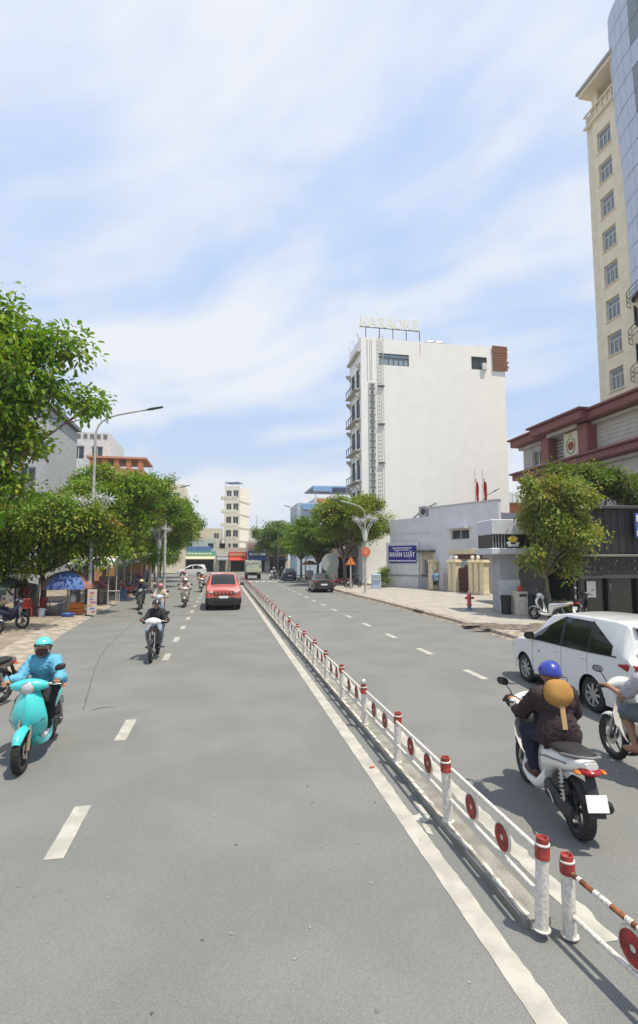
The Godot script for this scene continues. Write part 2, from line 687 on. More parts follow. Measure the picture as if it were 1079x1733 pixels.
func seam(road: Node3D, pts: Array, w: float, m: Material) -> void:
	var c := Curve3D.new()
	for i in pts.size():
		var t: Vector2 = (pts[mini(i + 1, pts.size() - 1)] - pts[maxi(i - 1, 0)]) / 6.0
		c.add_point(Vector3(pts[i].x, 0, pts[i].y), Vector3(-t.x, 0, -t.y), Vector3(t.x, 0, t.y))
	var L := c.get_baked_length()
	var a := PackedVector3Array()
	var b := PackedVector3Array()
	var k := int(L / 0.12) + 2
	for i in k:
		var s := L * i / (k - 1)
		var p := c.sample_baked(s)
		var q := c.sample_baked(minf(s + 0.1, L)) - c.sample_baked(maxf(s - 0.1, 0.0))
		var d := q.normalized().cross(Vector3.UP)
		var ww := w * (0.55 + 0.6 * rng.randf())
		p += d * wob.get_noise_1d(s * 30.0) * 0.03 + Vector3(0, 0.004, 0)
		a.append(p + d * ww * 0.5)
		b.append(p - d * ww * 0.5)
	var mb := MB.new()
	mb.grid([a, b], false, Vector3.UP)
	put(road, "tar_seam", mb, m)

# ---------------------------------------------------------------- railing along the middle
# white paint with small chips down to rust
func chipped(key: String, c: Color) -> StandardMaterial3D:
	var m := mat(key, c, 0.5)
	m.albedo_texture = noise_tex("chips", 0.035, Color(1, 1, 1), Color(0.74, 0.62, 0.54), 5, 512, FastNoiseLite.TYPE_SIMPLEX_SMOOTH, 0.80, 0.83)
	m.uv1_triplanar = true
	m.uv1_world_triplanar = true
	m.uv1_scale = Vector3.ONE * 1.1
	m.uv2_triplanar = true
	m.uv2_world_triplanar = true
	m.uv2_scale = Vector3.ONE * 0.9
	m.detail_enabled = true
	m.detail_blend_mode = BaseMaterial3D.BLEND_MODE_MUL
	m.detail_uv_layer = BaseMaterial3D.DETAIL_UV_2
	m.detail_albedo = noise_tex("grime", 0.05, Color(0.86, 0.84, 0.80), Color(1, 1, 1), 5)
	return m

func build_railing() -> void:
	var conc := rough_mat("plinth_concrete", Color(0.25, 0.24, 0.21), 0.9, 0.6, 0.15, 2.3, 0.15, 0.3)
	var worn := rough_mat("plinth_paint", Color(0.45, 0.42, 0.35), 0.85, 0.3, 0.35, 0.9, 0.3)
	var pl := MB.new()
	pl.box(Vector3(2.285, 0.03, -31.9), Vector3(0.21, 0.06, 56.6))
	var po := structure("median_kerb", pl, conc, "low concrete strip under the middle railing")
	var pe := MB.new()
	ragged_line(pe, 2.20, 2.25, -3.65, -60.0, 0.009)
	var pn := put(po, "painted_edge", pe, worn)
	pn.position.y = 0.058

	var w := chipped("rail_white", Color(0.70, 0.69, 0.66))
	var red := rough_mat("rail_red", Color(0.33, 0.045, 0.035), 0.6, 0.25, 0.3, 0.8, 0.3)
	var rust := rough_mat("rust", Color(0.20, 0.075, 0.03), 0.9, 0.2, 0.45, 0.5, 0.4)
	var dred := rough_mat("disc_red", Color(0.25, 0.022, 0.02), 0.6, 0.25, 0.25, 0.8, 0.25)
	var t := thing("median_railing", "long white and red pipe railing running along the middle of the road", "railing", Vector3(2.25, 0.06, -3.5))
	var pm := MB.new()
	pm.lathe([Vector2(0.0, 0.0), Vector2(0.06, 0.0), Vector2(0.06, 0.0), Vector2(0.06, 0.008), Vector2(0.06, 0.008), Vector2(0.046, 0.010), Vector2(0.046, 0.010), Vector2(0.046, 0.47), Vector2(0.046, 0.47), Vector2(0.0, 0.47)], 16)
	var band := MB.new()
	band.lathe([Vector2(0.05, 0.47), Vector2(0.0515, 0.475), Vector2(0.0515, 0.555), Vector2(0.049, 0.56), Vector2(0.049, 0.56), Vector2(0.043, 0.562), Vector2(0.043, 0.562), Vector2(0.043, 0.61), Vector2(0.043, 0.61), Vector2(0.036, 0.61), Vector2(0.036, 0.61), Vector2(0.034, 0.585), Vector2(0.0, 0.585)], 16)
	var ring := MB.new()
	ring.lathe([Vector2(0.044, 0.558), Vector2(0.053, 0.56), Vector2(0.053, 0.572), Vector2(0.044, 0.574)], 16)
	var ball := MB.new()
	ball.ell(Vector3(0, 0.645, 0), Vector3(0.05, 0.048, 0.05), Basis.IDENTITY, 16, 10)
	var rail := MB.new()
	rail.cyl(Vector3(0, 0, -0.05), Vector3(0, 0, -1.47), 0.019, -1, 10, false)
	var disc := MB.new()
	disc.lathe([Vector2(0.0, -0.008), Vector2(0.115, -0.008), Vector2(0.115, -0.008), Vector2(0.122, 0.0), Vector2(0.115, 0.008), Vector2(0.115, 0.008), Vector2(0.0, 0.008)], 24, Transform3D(Basis(Vector3.BACK, PI / 2), Vector3.ZERO))
	var facer := MB.new()
	for s in [-1.0, 1.0]:
		facer.lathe([Vector2(0.022, 0.0111 * s), Vector2(0.1, 0.0111 * s)], 24, Transform3D(Basis(Vector3.BACK, PI / 2), Vector3.ZERO))
	var pmesh := pm.mesh()
	var bmesh := band.mesh()
	var gmesh := ring.mesh()
	var lmesh := ball.mesh()
	var rmesh := rail.mesh()
	var dmesh := disc.mesh()
	var fmesh := facer.mesh()
	rng.seed = 12
	for i in 37:
		var z := -1.52 * i
		var lean := rng.randf_range(-0.03, 0.06)
		var p := put(t, "post", pmesh, w)
		p.position = Vector3(0, 0, z)
		p.rotation = Vector3(rng.randf_range(-0.01, 0.01), 0, -lean)
		put(p, "red_band", bmesh, red)
		put(p, "white_ring", gmesh, w)
		if i in [3, 9, 15, 22]:
			put(p, "ball_cap", lmesh, mat("ball_steel", Color(0.55, 0.55, 0.53), 0.35, 0.6))
		if i == 36:
			break
		for y in [0.215, 0.505]:
			var r := put(t, "rail", rmesh, w)
			r.position = Vector3(lean * y, y, z)
		for k in 2:
			var d := put(t, "disc", dmesh, w)
			d.position = Vector3(0.005, 0.36, z - 0.5 - 0.52 * k)
			put(d, "red_face", fmesh, dred)
	# second run, its first post right beside the end of the first
	var u := thing("median_railing", "short rusty railing run starting beside the end post, nearest the camera", "railing", Vector3(2.44, 0.02, -3.46), 0.07)
	for i in 3:
		var p := put(u, "post", pmesh, w)
		p.position = Vector3(0, 0, 1.55 * i)
		p.scale = Vector3(1, 0.88, 1)
		put(p, "red_band", bmesh, red)
		put(p, "white_ring", gmesh, w)
		if i == 2:
			break
		for y in [0.15, 0.43]:
			var r := put(u, "rail", rmesh, rust if y > 0.3 else w)
			r.position = Vector3(0, y, 1.52 + 1.55 * i)
			if y > 0.3:
				var fl := MB.new()
				for q in 11:
					var z0 := -0.09 - q * 0.125 - rng.randf() * 0.05
					fl.cyl(Vector3(0, 0, z0), Vector3(0, 0, z0 - rng.randf_range(0.02, 0.12)), 0.0202, -1, 10, false)
				put(r, "paint_flakes", fl, w).set_meta("kind", "stuff")
		for k in 2:
			var d := put(u, "disc", dmesh, w)
			d.position = Vector3(0, 0.29, 0.55 + 0.52 * k + 1.55 * i)
			put(d, "red_face", fmesh, dred)

# ---------------------------------------------------------------- two-wheelers, facing -z, wheels on y = 0
const SIDEWAYS := Basis(Vector3(0, -1, 0), Vector3(1, 0, 0), Vector3(0, 0, 1))

func bike_wheel(root: Node3D, called: String, at: Vector3, R: float, hw: float, spokes: int, rim_m: Material) -> void:
	var xf := Transform3D(SIDEWAYS, Vector3.ZERO)
	var d := R * 0.24
	var t := MB.new()
	t.lathe([Vector2(R - d, -hw * 0.8), Vector2(R - d * 0.55, -hw), Vector2(R - d * 0.2, -hw * 0.85), Vector2(R - 0.004, -hw * 0.4), Vector2(R, 0), Vector2(R - 0.004, hw * 0.4), Vector2(R - d * 0.2, hw * 0.85), Vector2(R - d * 0.55, hw), Vector2(R - d, hw * 0.8)], 28, xf)
	for k in 26:
		var a := TAU * k / 26
		for s in [-1.0, 1.0]:
			t.box(Vector3(hw * 0.42 * s, cos(a) * (R - 0.004), sin(a) * (R - 0.004)), Vector3(hw * 0.55, 0.008, 0.022), Basis(Vector3.RIGHT, a) * Basis(Vector3.UP, 0.5 * s))
	var w := put(root, called, t, mat("tyre", Color(0.022, 0.021, 0.02), 0.85))
	w.position = at
	var r := MB.new()
	r.lathe([Vector2(R - d + 0.004, -hw * 0.82), Vector2(R - d - 0.016, -hw * 0.8), Vector2(R - d - 0.022, -hw * 0.4), Vector2(R - d - 0.022, hw * 0.4), Vector2(R - d - 0.016, hw * 0.8), Vector2(R - d + 0.004, hw * 0.82)], 28, xf)
	r.cyl(Vector3(-hw * 1.1, 0, 0), Vector3(hw * 1.1, 0, 0), 0.035, -1, 14)
	for k in spokes:
		var a := TAU * k / spokes + 0.3
		var u := Vector3(0, cos(a), sin(a))
		r.box(u * (R - d) * 0.52, Vector3(0.022, (R - d) * 0.98, 0.03), Basis(Vector3.RIGHT, a), 0.006)
	put(w, "rim", r, rim_m)
	var b := MB.new()
	b.lathe([Vector2(0.045, 0.0), Vector2(0.095, 0.0), Vector2(0.095, 0.0), Vector2(0.095, 0.005), Vector2(0.095, 0.005), Vector2(0.045, 0.005)], 24, Transform3D(SIDEWAYS, Vector3(-hw * 0.9, 0, 0)))
	put(w, "brake_disc", b, mat("steel", Color(0.45, 0.44, 0.42), 0.35, 0.9))

func arc_shell(mb: MB, c: Vector3, R: float, hw: float, a0: float, a1: float, drop: float, th := 0.008) -> void:
	var rows := []
	for i in 15:
		var a := lerpf(a0, a1, i / 14.0)
		var row := PackedVector3Array()
		var taper := 1.0 - 0.35 * pow(absf(i / 7.0 - 1.0), 3.0)
		for k in 18:
			var s := (k / 8.0 - 1.0) if k < 9 else (1.0 - (k - 9) / 8.0)
			var rr := R - drop * s * s - (0.0 if k < 9 else th)
			row.append(c + Vector3(s * hw * taper, sin(a) * rr, -cos(a) * rr))
		rows.append(row)
	mb.grid(rows, true)
	mb.fan(rows[0], rows[0][4] - rows[1][4])
	mb.fan(rows[-1], rows[-1][4] - rows[-2][4])

func shield(mb: MB, prof: Array, sweep: float, th: float) -> void:
	# prof: [y, z, half width] from the bottom up
	var rows := []
	for q in prof:
		var row := PackedVector3Array()
		for k in 26:
			var s := (k / 12.0 - 1.0) if k < 13 else (1.0 - (k - 13) / 12.0)
			var o := 0.0 if k < 13 else th
			row.append(Vector3(s * q[2] * (1.0 if k < 13 else 0.97), q[0], q[1] + sweep * pow(absf(s), 2.4) + o))
		rows.append(row)
	mb.grid(rows, true)
	mb.fan(rows[0], Vector3.DOWN)
	mb.fan(rows[-1], Vector3.UP)

func zloft(mb: MB, list: Array, e := 2.6, seg := 22) -> void:
	var rings := []
	for q in list:
		rings.append([Vector3(0, q[1], q[0]), Vector3(q[2], 0, 0), Vector3(0, q[3], 0), e])
	mb.loft(rings, seg)

func mirrors(root: Node3D, y: float, z: float, m: Material) -> void:
	for s in [-1.0, 1.0]:
		var mb := MB.new()
		mb.tube([Vector3(0.22 * s, y - 0.16, z - 0.01), Vector3(0.27 * s, y - 0.07, z + 0.0), Vector3(0.33 * s, y, z + 0.01)], 0.006, 6)
		mb.loft([[Vector3(0.345 * s, y + 0.02, z - 0.022), Vector3(0.03, 0, 0), Vector3(0, 0.02, 0), 2.4], [Vector3(0.345 * s, y + 0.02, z - 0.012), Vector3(0.062, 0.012 * s, 0), Vector3(0, 0.042, 0), 2.6], [Vector3(0.345 * s, y + 0.02, z + 0.008), Vector3(0.066, 0.013 * s, 0), Vector3(0, 0.045, 0), 2.6]], 18)
		var o := put(root, "mirror", mb, m)
		var g := MB.new()
		g.loft([[Vector3(0.345 * s, y + 0.02, z + 0.0085), Vector3(0.058, 0.011 * s, 0), Vector3(0, 0.037, 0), 2.6], [Vector3(0.345 * s, y + 0.02, z + 0.0105), Vector3(0.058, 0.011 * s, 0), Vector3(0, 0.037, 0), 2.6]], 18)
		put(o, "mirror_glass", g, mat("mirror_glass", Color(0.75, 0.8, 0.85), 0.04, 1.0))

func handlebar(root: Node3D, y: float, z: float, m: Material) -> void:
	var h := MB.new()
	h.tube([Vector3(-0.34, y, z + 0.07), Vector3(-0.22, y, z + 0.02), Vector3(0, y - 0.02, z - 0.02), Vector3(0.22, y, z + 0.02), Vector3(0.34, y, z + 0.07)], 0.012, 8)
	var o := put(root, "handlebar", h, m)
	for s in [-1.0, 1.0]:
		var g := MB.new()
		g.cyl(Vector3(0.25 * s, y, z + 0.035), Vector3(0.36 * s, y, z + 0.075), 0.018, -1, 12)
		put(o, "grip", g, mat("rubber", Color(0.02, 0.02, 0.02), 0.8))
		var l := MB.new()
		l.tube([Vector3(0.21 * s, y, z - 0.01), Vector3(0.27 * s, y - 0.005, z - 0.025), Vector3(0.37 * s, y - 0.01, z + 0.015)], 0.005, 6)
		put(o, "lever", l, mat("steel", Color(0.45, 0.44, 0.42), 0.35, 0.9))

func rear_kit(root: Node3D, y: float, z: float, tail: Material, plate_y: float, has_plate := true) -> void:
	var black := mat("black_plastic", Color(0.018, 0.018, 0.019), 0.55)
	var tl := MB.new()
	tl.loft([[Vector3(0, y, z - 0.12), Vector3(0.085, 0, 0), Vector3(0, 0.03, 0.0), 2.3], [Vector3(0, y - 0.005, z - 0.04), Vector3(0.095, 0, 0), Vector3(0, 0.036, 0), 2.3], [Vector3(0, y - 0.01, z), Vector3(0.06, 0, 0), Vector3(0, 0.022, 0), 2.3], [Vector3(0, y - 0.01, z + 0.012), Vector3(0.02, 0, 0), Vector3(0, 0.008, 0), 2.3]], 18)
	var o := put(root, "tail_light", tl, tail)
	for s in [-1.0, 1.0]:
		var b := MB.new()
		b.ell(Vector3(0.115 * s, y - 0.015, z - 0.07), Vector3(0.03, 0.018, 0.05), Basis.IDENTITY, 10, 8)
		put(o, "turn_signal", b, mat("amber_lens", Color(0.55, 0.16, 0.02), 0.2))
	var f := MB.new()
	f.box(Vector3(0, plate_y + 0.09, z - 0.035), Vector3(0.09, 0.24, 0.02), Basis(Vector3.RIGHT, -0.45), 0.006)
	f.box(Vector3(0, plate_y - 0.06, z + 0.03), Vector3(0.14, 0.13, 0.012), Basis(Vector3.RIGHT, -0.35), 0.004)
	put(root, "mudguard", f, black)
	if has_plate:
		var p := MB.new()
		p.box(Vector3(0, plate_y, z + 0.04), Vector3(0.19, 0.14, 0.006), Basis(Vector3.RIGHT, -0.3), 0.002)
		put(root, "number_plate", p, mat("plate_white", Color(0.78, 0.78, 0.78), 0.4))

func scooter(called: String, label: String, at: Vector3, turn: float, c: Dictionary, retro: bool, group := "") -> Node3D:
	var root := thing(called, label, "scooter", at, turn, group)
	var body: Material = c.body
	var black := mat("black_plastic", Color(0.018, 0.018, 0.019), 0.55)
	var steel := mat("steel", Color(0.45, 0.44, 0.42), 0.35, 0.9)
	var alloy: Material = c.get("rim", mat("alloy_dark", Color(0.06, 0.06, 0.065), 0.4, 0.6))
	var R := 0.262
	bike_wheel(root, "front_wheel", Vector3(0, R, -0.65), R, 0.052, 5, alloy)
	bike_wheel(root, "rear_wheel", Vector3(0, R, 0.62), R, 0.06, 5, alloy)
	var f := MB.new()
	for s in [-1.0, 1.0]:
		f.tube([Vector3(0.072 * s, R, -0.65), Vector3(0.072 * s, 0.5, -0.575)], 0.022, 10)
		f.tube([Vector3(0.072 * s, 0.48, -0.58), Vector3(0.06 * s, 0.62, -0.535)], 0.016, 8)
	f.tube([Vector3(0, 0.58, -0.55), Vector3(0, 0.98, -0.43)], 0.025, 8)
	put(root, "fork", f, mat("fork_bronze", Color(0.36, 0.29, 0.2), 0.4, 0.5) if retro else steel)
	var fe := MB.new()
	arc_shell(fe, Vector3(0, R, -0.65), R + (0.038 if retro else 0.035), 0.08 if retro else 0.075, 0.55 if retro else 0.5, 2.5, 0.06 if retro else 0.04)
	put(root, "front_mudguard", fe, body)
	# front shield
	var a := MB.new()
	if retro:
		shield(a, [[0.33, -0.40, 0.12], [0.38, -0.46, 0.19], [0.46, -0.53, 0.225], [0.56, -0.585, 0.24], [0.66, -0.605, 0.23], [0.76, -0.60, 0.20], [0.85, -0.575, 0.165], [0.92, -0.54, 0.125], [0.95, -0.51, 0.09]], 0.17, 0.035)
	else:
		shield(a, [[0.32, -0.36, 0.09], [0.40, -0.42, 0.15], [0.50, -0.48, 0.20], [0.62, -0.56, 0.225], [0.72, -0.60, 0.23], [0.80, -0.60, 0.20], [0.88, -0.56, 0.15], [0.95, -0.50, 0.10], [0.98, -0.47, 0.06]], 0.19, 0.04)
	var ap := put(root, "front_shield", a, body)
	var inn := MB.new()
	zloft(inn, [[-0.50, 0.70, 0.05, 0.12], [-0.42, 0.62, 0.15, 0.26], [-0.36, 0.60, 0.15, 0.26], [-0.33, 0.55, 0.10, 0.2]], 3.0)
	put(root, "leg_shield", inn, black if not retro else body)
	if retro:
		var vv := MB.new()
		for s in [-1.0, 1.0]:
			vv.tube([Vector3(0.05 * s, 0.485, -0.562), Vector3(0.11 * s, 0.545, -0.548), Vector3(0.205 * s, 0.605, -0.488)], 0.007, 6)
		put(ap, "grille_line", vv, mat("dark_line", Color(0.05, 0.09, 0.10), 0.5))
		var em := MB.new()
		em.tube([Vector3(-0.035, 0.515, -0.577), Vector3(0, 0.495, -0.572), Vector3(0.035, 0.515, -0.577)], 0.005, 6)
		put(ap, "badge", em, mat("dark_line", Color(0.05, 0.09, 0.10), 0.5))
	# headset
	var hs := MB.new()
	var rings := []
	for i in 11:
		var x := lerpf(-0.22, 0.22, i / 10.0)
		var k := 1.0 - pow(absf(x) / 0.235, 2.0)
		rings.append([Vector3(x, 1.0 + 0.012 * k, -0.44 + 0.28 * x * x), Vector3(0, 0.028 + 0.055 * k, 0), Vector3(0, 0, 0.03 + 0.07 * k), 2.3])
	hs.loft(rings, 16)
	var hso := put(root, "handlebar_cover", hs, body)
	var hl := MB.new()
	hl.lathe([Vector2(0.0, 0.115), Vector2(0.05, 0.108), Vector2(0.072, 0.09), Vector2(0.076, 0.07)], 20, Transform3D(Basis(Vector3.RIGHT, -PI / 2 - 0.1), Vector3(0, 0.99, -0.44)))
	put(hso, "headlight", hl, mat("lens", Color(0.55, 0.56, 0.58), 0.05, 0.3))
	var hr := MB.new()
	hr.lathe([Vector2(0.073, 0.088), Vector2(0.084, 0.085), Vector2(0.088, 0.06), Vector2(0.078, 0.05)], 20, Transform3D(Basis(Vector3.RIGHT, -PI / 2 - 0.1), Vector3(0, 0.99, -0.44)))
	put(hso, "headlight_ring", hr, steel if retro else black)
	handlebar(root, 1.015, -0.42, steel)
	mirrors(root, 1.20, -0.40, black)
	# floor, tail, seat
	var fl := MB.new()
	zloft(fl, [[-0.43, 0.36, 0.11, 0.05], [-0.34, 0.27, 0.17, 0.05], [-0.15, 0.235, 0.185, 0.05], [0.02, 0.25, 0.18, 0.06], [0.14, 0.34, 0.16, 0.10], [0.2, 0.42, 0.14, 0.10]], 3.4)
	put(root, "floor_panel", fl, body)
	var mt := MB.new()
	mt.box(Vector3(0, 0.29, -0.16), Vector3(0.29, 0.016, 0.34), Basis.IDENTITY, 0.005)
	put(root, "floor_mat", mt, black)
	var tb := MB.new()
	zloft(tb, [[0.0, 0.50, 0.10, 0.19], [0.05, 0.52, 0.14, 0.21], [0.2, 0.585, 0.165, 0.17], [0.42, 0.645, 0.168, 0.115], [0.65, 0.69, 0.145, 0.085], [0.82, 0.735, 0.10, 0.06], [0.93, 0.765, 0.055, 0.03]], 2.5)
	put(root, "tail_cover", tb, body)
	if not retro:
		var sl := MB.new()
		for s in [-1.0, 1.0]:
			sl.tube([Vector3(0.150 * s, 0.58, 0.12), Vector3(0.171 * s, 0.64, 0.32), Vector3(0.165 * s, 0.675, 0.5), Vector3(0.135 * s, 0.71, 0.7)], 0.010, 6)
		put(root, "side_strip", sl, mat("grey_trim", Color(0.2, 0.2, 0.21), 0.5))
	var se := MB.new()
	zloft(se, [[-0.02, 0.745, 0.06, 0.015], [0.03, 0.75, 0.115, 0.035], [0.2, 0.765, 0.145, 0.045], [0.42, 0.765, 0.155, 0.048], [0.62, 0.79, 0.14, 0.045], [0.78, 0.805, 0.10, 0.03], [0.82, 0.805, 0.05, 0.015]], 2.6)
	put(root, "seat", se, mat("seat_vinyl", Color(0.025, 0.024, 0.024), 0.6))
	var gr := MB.new()
	gr.tube([Vector3(0.13, 0.75, 0.55), Vector3(0.15, 0.80, 0.72), Vector3(0.10, 0.83, 0.88), Vector3(0, 0.835, 0.92), Vector3(-0.10, 0.83, 0.88), Vector3(-0.15, 0.80, 0.72), Vector3(-0.13, 0.75, 0.55)], 0.012, 8)
	put(root, "grab_rail", gr, mat("grey_trim", Color(0.2, 0.2, 0.21), 0.5))
	# engine side
	var en := MB.new()
	en.box(Vector3(0.0, 0.30, 0.34), Vector3(0.17, 0.2, 0.34), Basis(Vector3.RIGHT, 0.1), 0.04)
	en.loft([[Vector3(-0.105, 0.31, 0.18), Vector3(0.035, 0, 0), Vector3(0, 0.06, 0), 2.6], [Vector3(-0.12, 0.31, 0.26), Vector3(0.05, 0, 0), Vector3(0, 0.095, 0), 2.6], [Vector3(-0.125, 0.29, 0.5), Vector3(0.045, 0, 0), Vector3(0, 0.075, 0), 2.6], [Vector3(-0.12, 0.275, 0.66), Vector3(0.045, 0, 0), Vector3(0, 0.085, 0), 2.6], [Vector3(-0.11, 0.27, 0.74), Vector3(0.02, 0, 0), Vector3(0, 0.05, 0), 2.6]], 18)
	var eno := put(root, "engine", en, mat("engine_grey", Color(0.045, 0.045, 0.048), 0.5, 0.3))
	var air := MB.new()
	air.loft([[Vector3(-0.10, 0.44, 0.36), Vector3(0.03, 0, 0), Vector3(0, 0.05, 0), 3.0], [Vector3(-0.105, 0.45, 0.42), Vector3(0.045, 0, 0), Vector3(0, 0.07, 0), 3.0], [Vector3(-0.105, 0.45, 0.62), Vector3(0.045, 0, 0), Vector3(0, 0.06, 0), 3.0], [Vector3(-0.10, 0.44, 0.68), Vector3(0.02, 0, 0), Vector3(0, 0.03, 0), 3.0]], 14)
	put(eno, "air_box", air, black)
	var kick := MB.new()
	kick.tube([Vector3(-0.18, 0.26, 0.5), Vector3(-0.185, 0.33, 0.42), Vector3(-0.2, 0.35, 0.40)], 0.010, 6)
	put(eno, "kick_lever", kick, steel)
	var sh := MB.new()
	sh.tube([Vector3(-0.14, 0.30, 0.66), Vector3(-0.13, 0.62, 0.56)], 0.016, 8)
	for k in 7:
		var t := k / 6.0
		var p := Vector3(-0.14, 0.36, 0.64).lerp(Vector3(-0.131, 0.56, 0.58), t)
		sh.cyl(p, p + Vector3(0.0, 0.012, -0.004), 0.03, -1, 12)
	put(root, "shock_absorber", sh, steel)
	var ex := MB.new()
	ex.loft([[Vector3(0.12, 0.22, 0.25), Vector3(0.02, 0, 0), Vector3(0, 0.02, 0), 2.0], [Vector3(0.15, 0.25, 0.42), Vector3(0.028, 0, 0), Vector3(0, 0.03, 0), 2.0], [Vector3(0.165, 0.29, 0.5), Vector3(0.055, 0, 0), Vector3(0, 0.062, 0), 2.2], [Vector3(0.175, 0.36, 0.82), Vector3(0.055, 0, 0), Vector3(0, 0.06, 0), 2.2], [Vector3(0.175, 0.37, 0.88), Vector3(0.03, 0, 0), Vector3(0, 0.035, 0), 2.0]], 16)
	put(root, "exhaust", ex, black)
	var rf := MB.new()
	arc_shell(rf, Vector3(0, R, 0.62), R + 0.03, 0.075, PI - 1.9, PI - 0.55, 0.03)
	put(root, "rear_mudguard", rf, black)
	rear_kit(root, 0.715, 0.95, mat("tail_red", Color(0.30, 0.012, 0.015), 0.15), 0.47)
	return root

func underbone(called: String, label: String, at: Vector3, turn: float, c: Dictionary, group := "") -> Node3D:
	var root := thing(called, label, "motorbike", at, turn, group)
	var body: Material = c.body
	var black := mat("black_plastic", Color(0.018, 0.018, 0.019), 0.55)
	var steel := mat("steel", Color(0.45, 0.44, 0.42), 0.35, 0.9)
	var R := 0.285
	var alloy: Material = c.get("rim", mat("alloy_dark", Color(0.06, 0.06, 0.065), 0.4, 0.6))
	bike_wheel(root, "front_wheel", Vector3(0, R, -0.64), R, 0.036, 3, alloy)
	bike_wheel(root, "rear_wheel", Vector3(0, R, 0.60), R, 0.04, 3, alloy)
	var f := MB.new()
	for s in [-1.0, 1.0]:
		f.tube([Vector3(0.06 * s, R, -0.64), Vector3(0.06 * s, 0.55, -0.55)], 0.021, 10)
		f.tube([Vector3(0.06 * s, 0.52, -0.56), Vector3(0.055 * s, 0.74, -0.49)], 0.015, 8)
	f.tube([Vector3(0, 0.68, -0.51), Vector3(0, 1.0, -0.40)], 0.025, 8)
	put(root, "fork", f, steel)
	var fe := MB.new()
	arc_shell(fe, Vector3(0, R, -0.64), R + 0.03, 0.06, 0.75, 2.7, 0.04)
	put(root, "front_mudguard", fe, c.get("fender", body))
	var a := MB.new()
	shield(a, [[0.36, -0.30, 0.12], [0.45, -0.36, 0.19], [0.56, -0.42, 0.215], [0.68, -0.475, 0.20], [0.78, -0.51, 0.15], [0.86, -0.52, 0.10], [0.9, -0.50, 0.06]], 0.14, 0.03)
	put(root, "leg_shield", a, body)
	var hs := MB.new()
	var rings := []
	for i in 11:
		var x := lerpf(-0.2, 0.2, i / 10.0)
		var k := 1.0 - pow(absf(x) / 0.21, 2.0)
		rings.append([Vector3(x, 1.0 + 0.02 * k, -0.43 + 0.4 * x * x), Vector3(0, 0.03 + 0.065 * k, 0), Vector3(0, 0, 0.03 + 0.07 * k), 2.2])
	hs.loft(rings, 16)
	var hso := put(root, "headlight_cowl", hs, c.get("cowl", body))
	var hl := MB.new()
	hl.loft([[Vector3(0, 0.99, -0.50), Vector3(0.10, 0, 0), Vector3(0, 0.055, 0), 2.6], [Vector3(0, 0.985, -0.545), Vector3(0.075, 0, 0), Vector3(0, 0.04, 0), 2.4], [Vector3(0, 0.985, -0.553), Vector3(0.03, 0, 0), Vector3(0, 0.015, 0), 2.2]], 16)
	put(hso, "headlight", hl, mat("lens", Color(0.55, 0.56, 0.58), 0.05, 0.3))
	handlebar(root, 1.02, -0.40, steel)
	mirrors(root, 1.21, -0.39, black)
	var sp := MB.new()
	zloft(sp, [[-0.46, 0.70, 0.05, 0.07], [-0.3, 0.62, 0.06, 0.08], [-0.1, 0.52, 0.07, 0.10], [0.05, 0.55, 0.10, 0.16], [0.2, 0.60, 0.13, 0.14], [0.45, 0.65, 0.13, 0.10], [0.7, 0.71, 0.10, 0.06], [0.86, 0.76, 0.05, 0.03]], 2.4)
	put(root, "body_cover", sp, body)
	var se := MB.new()
	zloft(se, [[0.0, 0.735, 0.05, 0.015], [0.05, 0.745, 0.10, 0.035], [0.25, 0.76, 0.125, 0.045], [0.5, 0.775, 0.13, 0.045], [0.72, 0.795, 0.10, 0.035], [0.78, 0.795, 0.05, 0.015]], 2.6)
	put(root, "seat", se, mat("seat_vinyl", Color(0.025, 0.024, 0.024), 0.6))
	var en := MB.new()
	en.box(Vector3(0, 0.34, 0.02), Vector3(0.24, 0.17, 0.26), Basis.IDENTITY, 0.05)
	en.cyl(Vector3(0, 0.38, -0.08), Vector3(0, 0.42, -0.28), 0.07, 0.06, 14)
	for k in 5:
		en.cyl(Vector3(0, 0.385 + k * 0.008, -0.11 - k * 0.035), Vector3(0, 0.386 + k * 0.008, -0.12 - k * 0.035), 0.085, -1, 14)
	en.tube([Vector3(-0.22, 0.29, 0.0), Vector3(0.22, 0.29, 0.0)], 0.012, 8)
	for s in [-1.0, 1.0]:
		en.cyl(Vector3(0.15 * s, 0.29, 0.0), Vector3(0.25 * s, 0.29, 0.0), 0.02, -1, 10)
	put(root, "engine", en, mat("engine_grey", Color(0.045, 0.045, 0.048), 0.5, 0.3))
	var ex := MB.new()
	ex.loft([[Vector3(0.10, 0.30, -0.2), Vector3(0.018, 0, 0), Vector3(0, 0.018, 0), 2.0], [Vector3(0.13, 0.22, 0.1), Vector3(0.02, 0, 0), Vector3(0, 0.02, 0), 2.0], [Vector3(0.15, 0.26, 0.32), Vector3(0.045, 0, 0), Vector3(0, 0.045, 0), 2.0], [Vector3(0.16, 0.36, 0.80), Vector3(0.048, 0, 0), Vector3(0, 0.05, 0), 2.0], [Vector3(0.16, 0.375, 0.86), Vector3(0.025, 0, 0), Vector3(0, 0.025, 0), 2.0]], 14)
	put(root, "exhaust", ex, steel)
	var ch := MB.new()
	ch.loft([[Vector3(-0.10, 0.32, 0.08), Vector3(0.015, 0, 0), Vector3(0, 0.045, 0), 3.0], [Vector3(-0.085, 0.29, 0.6), Vector3(0.015, 0, 0), Vector3(0, 0.06, 0), 3.0], [Vector3(-0.085, 0.29, 0.67), Vector3(0.01, 0, 0), Vector3(0, 0.03, 0), 3.0]], 12)
	put(root, "chain_case", ch, black)
	var sh := MB.new()
	for s in [-1.0, 1.0]:
		sh.tube([Vector3(0.11 * s, 0.31, 0.58), Vector3(0.11 * s, 0.64, 0.48)], 0.022, 10)
	put(root, "shock_absorber", sh, steel)
	var rf := MB.new()
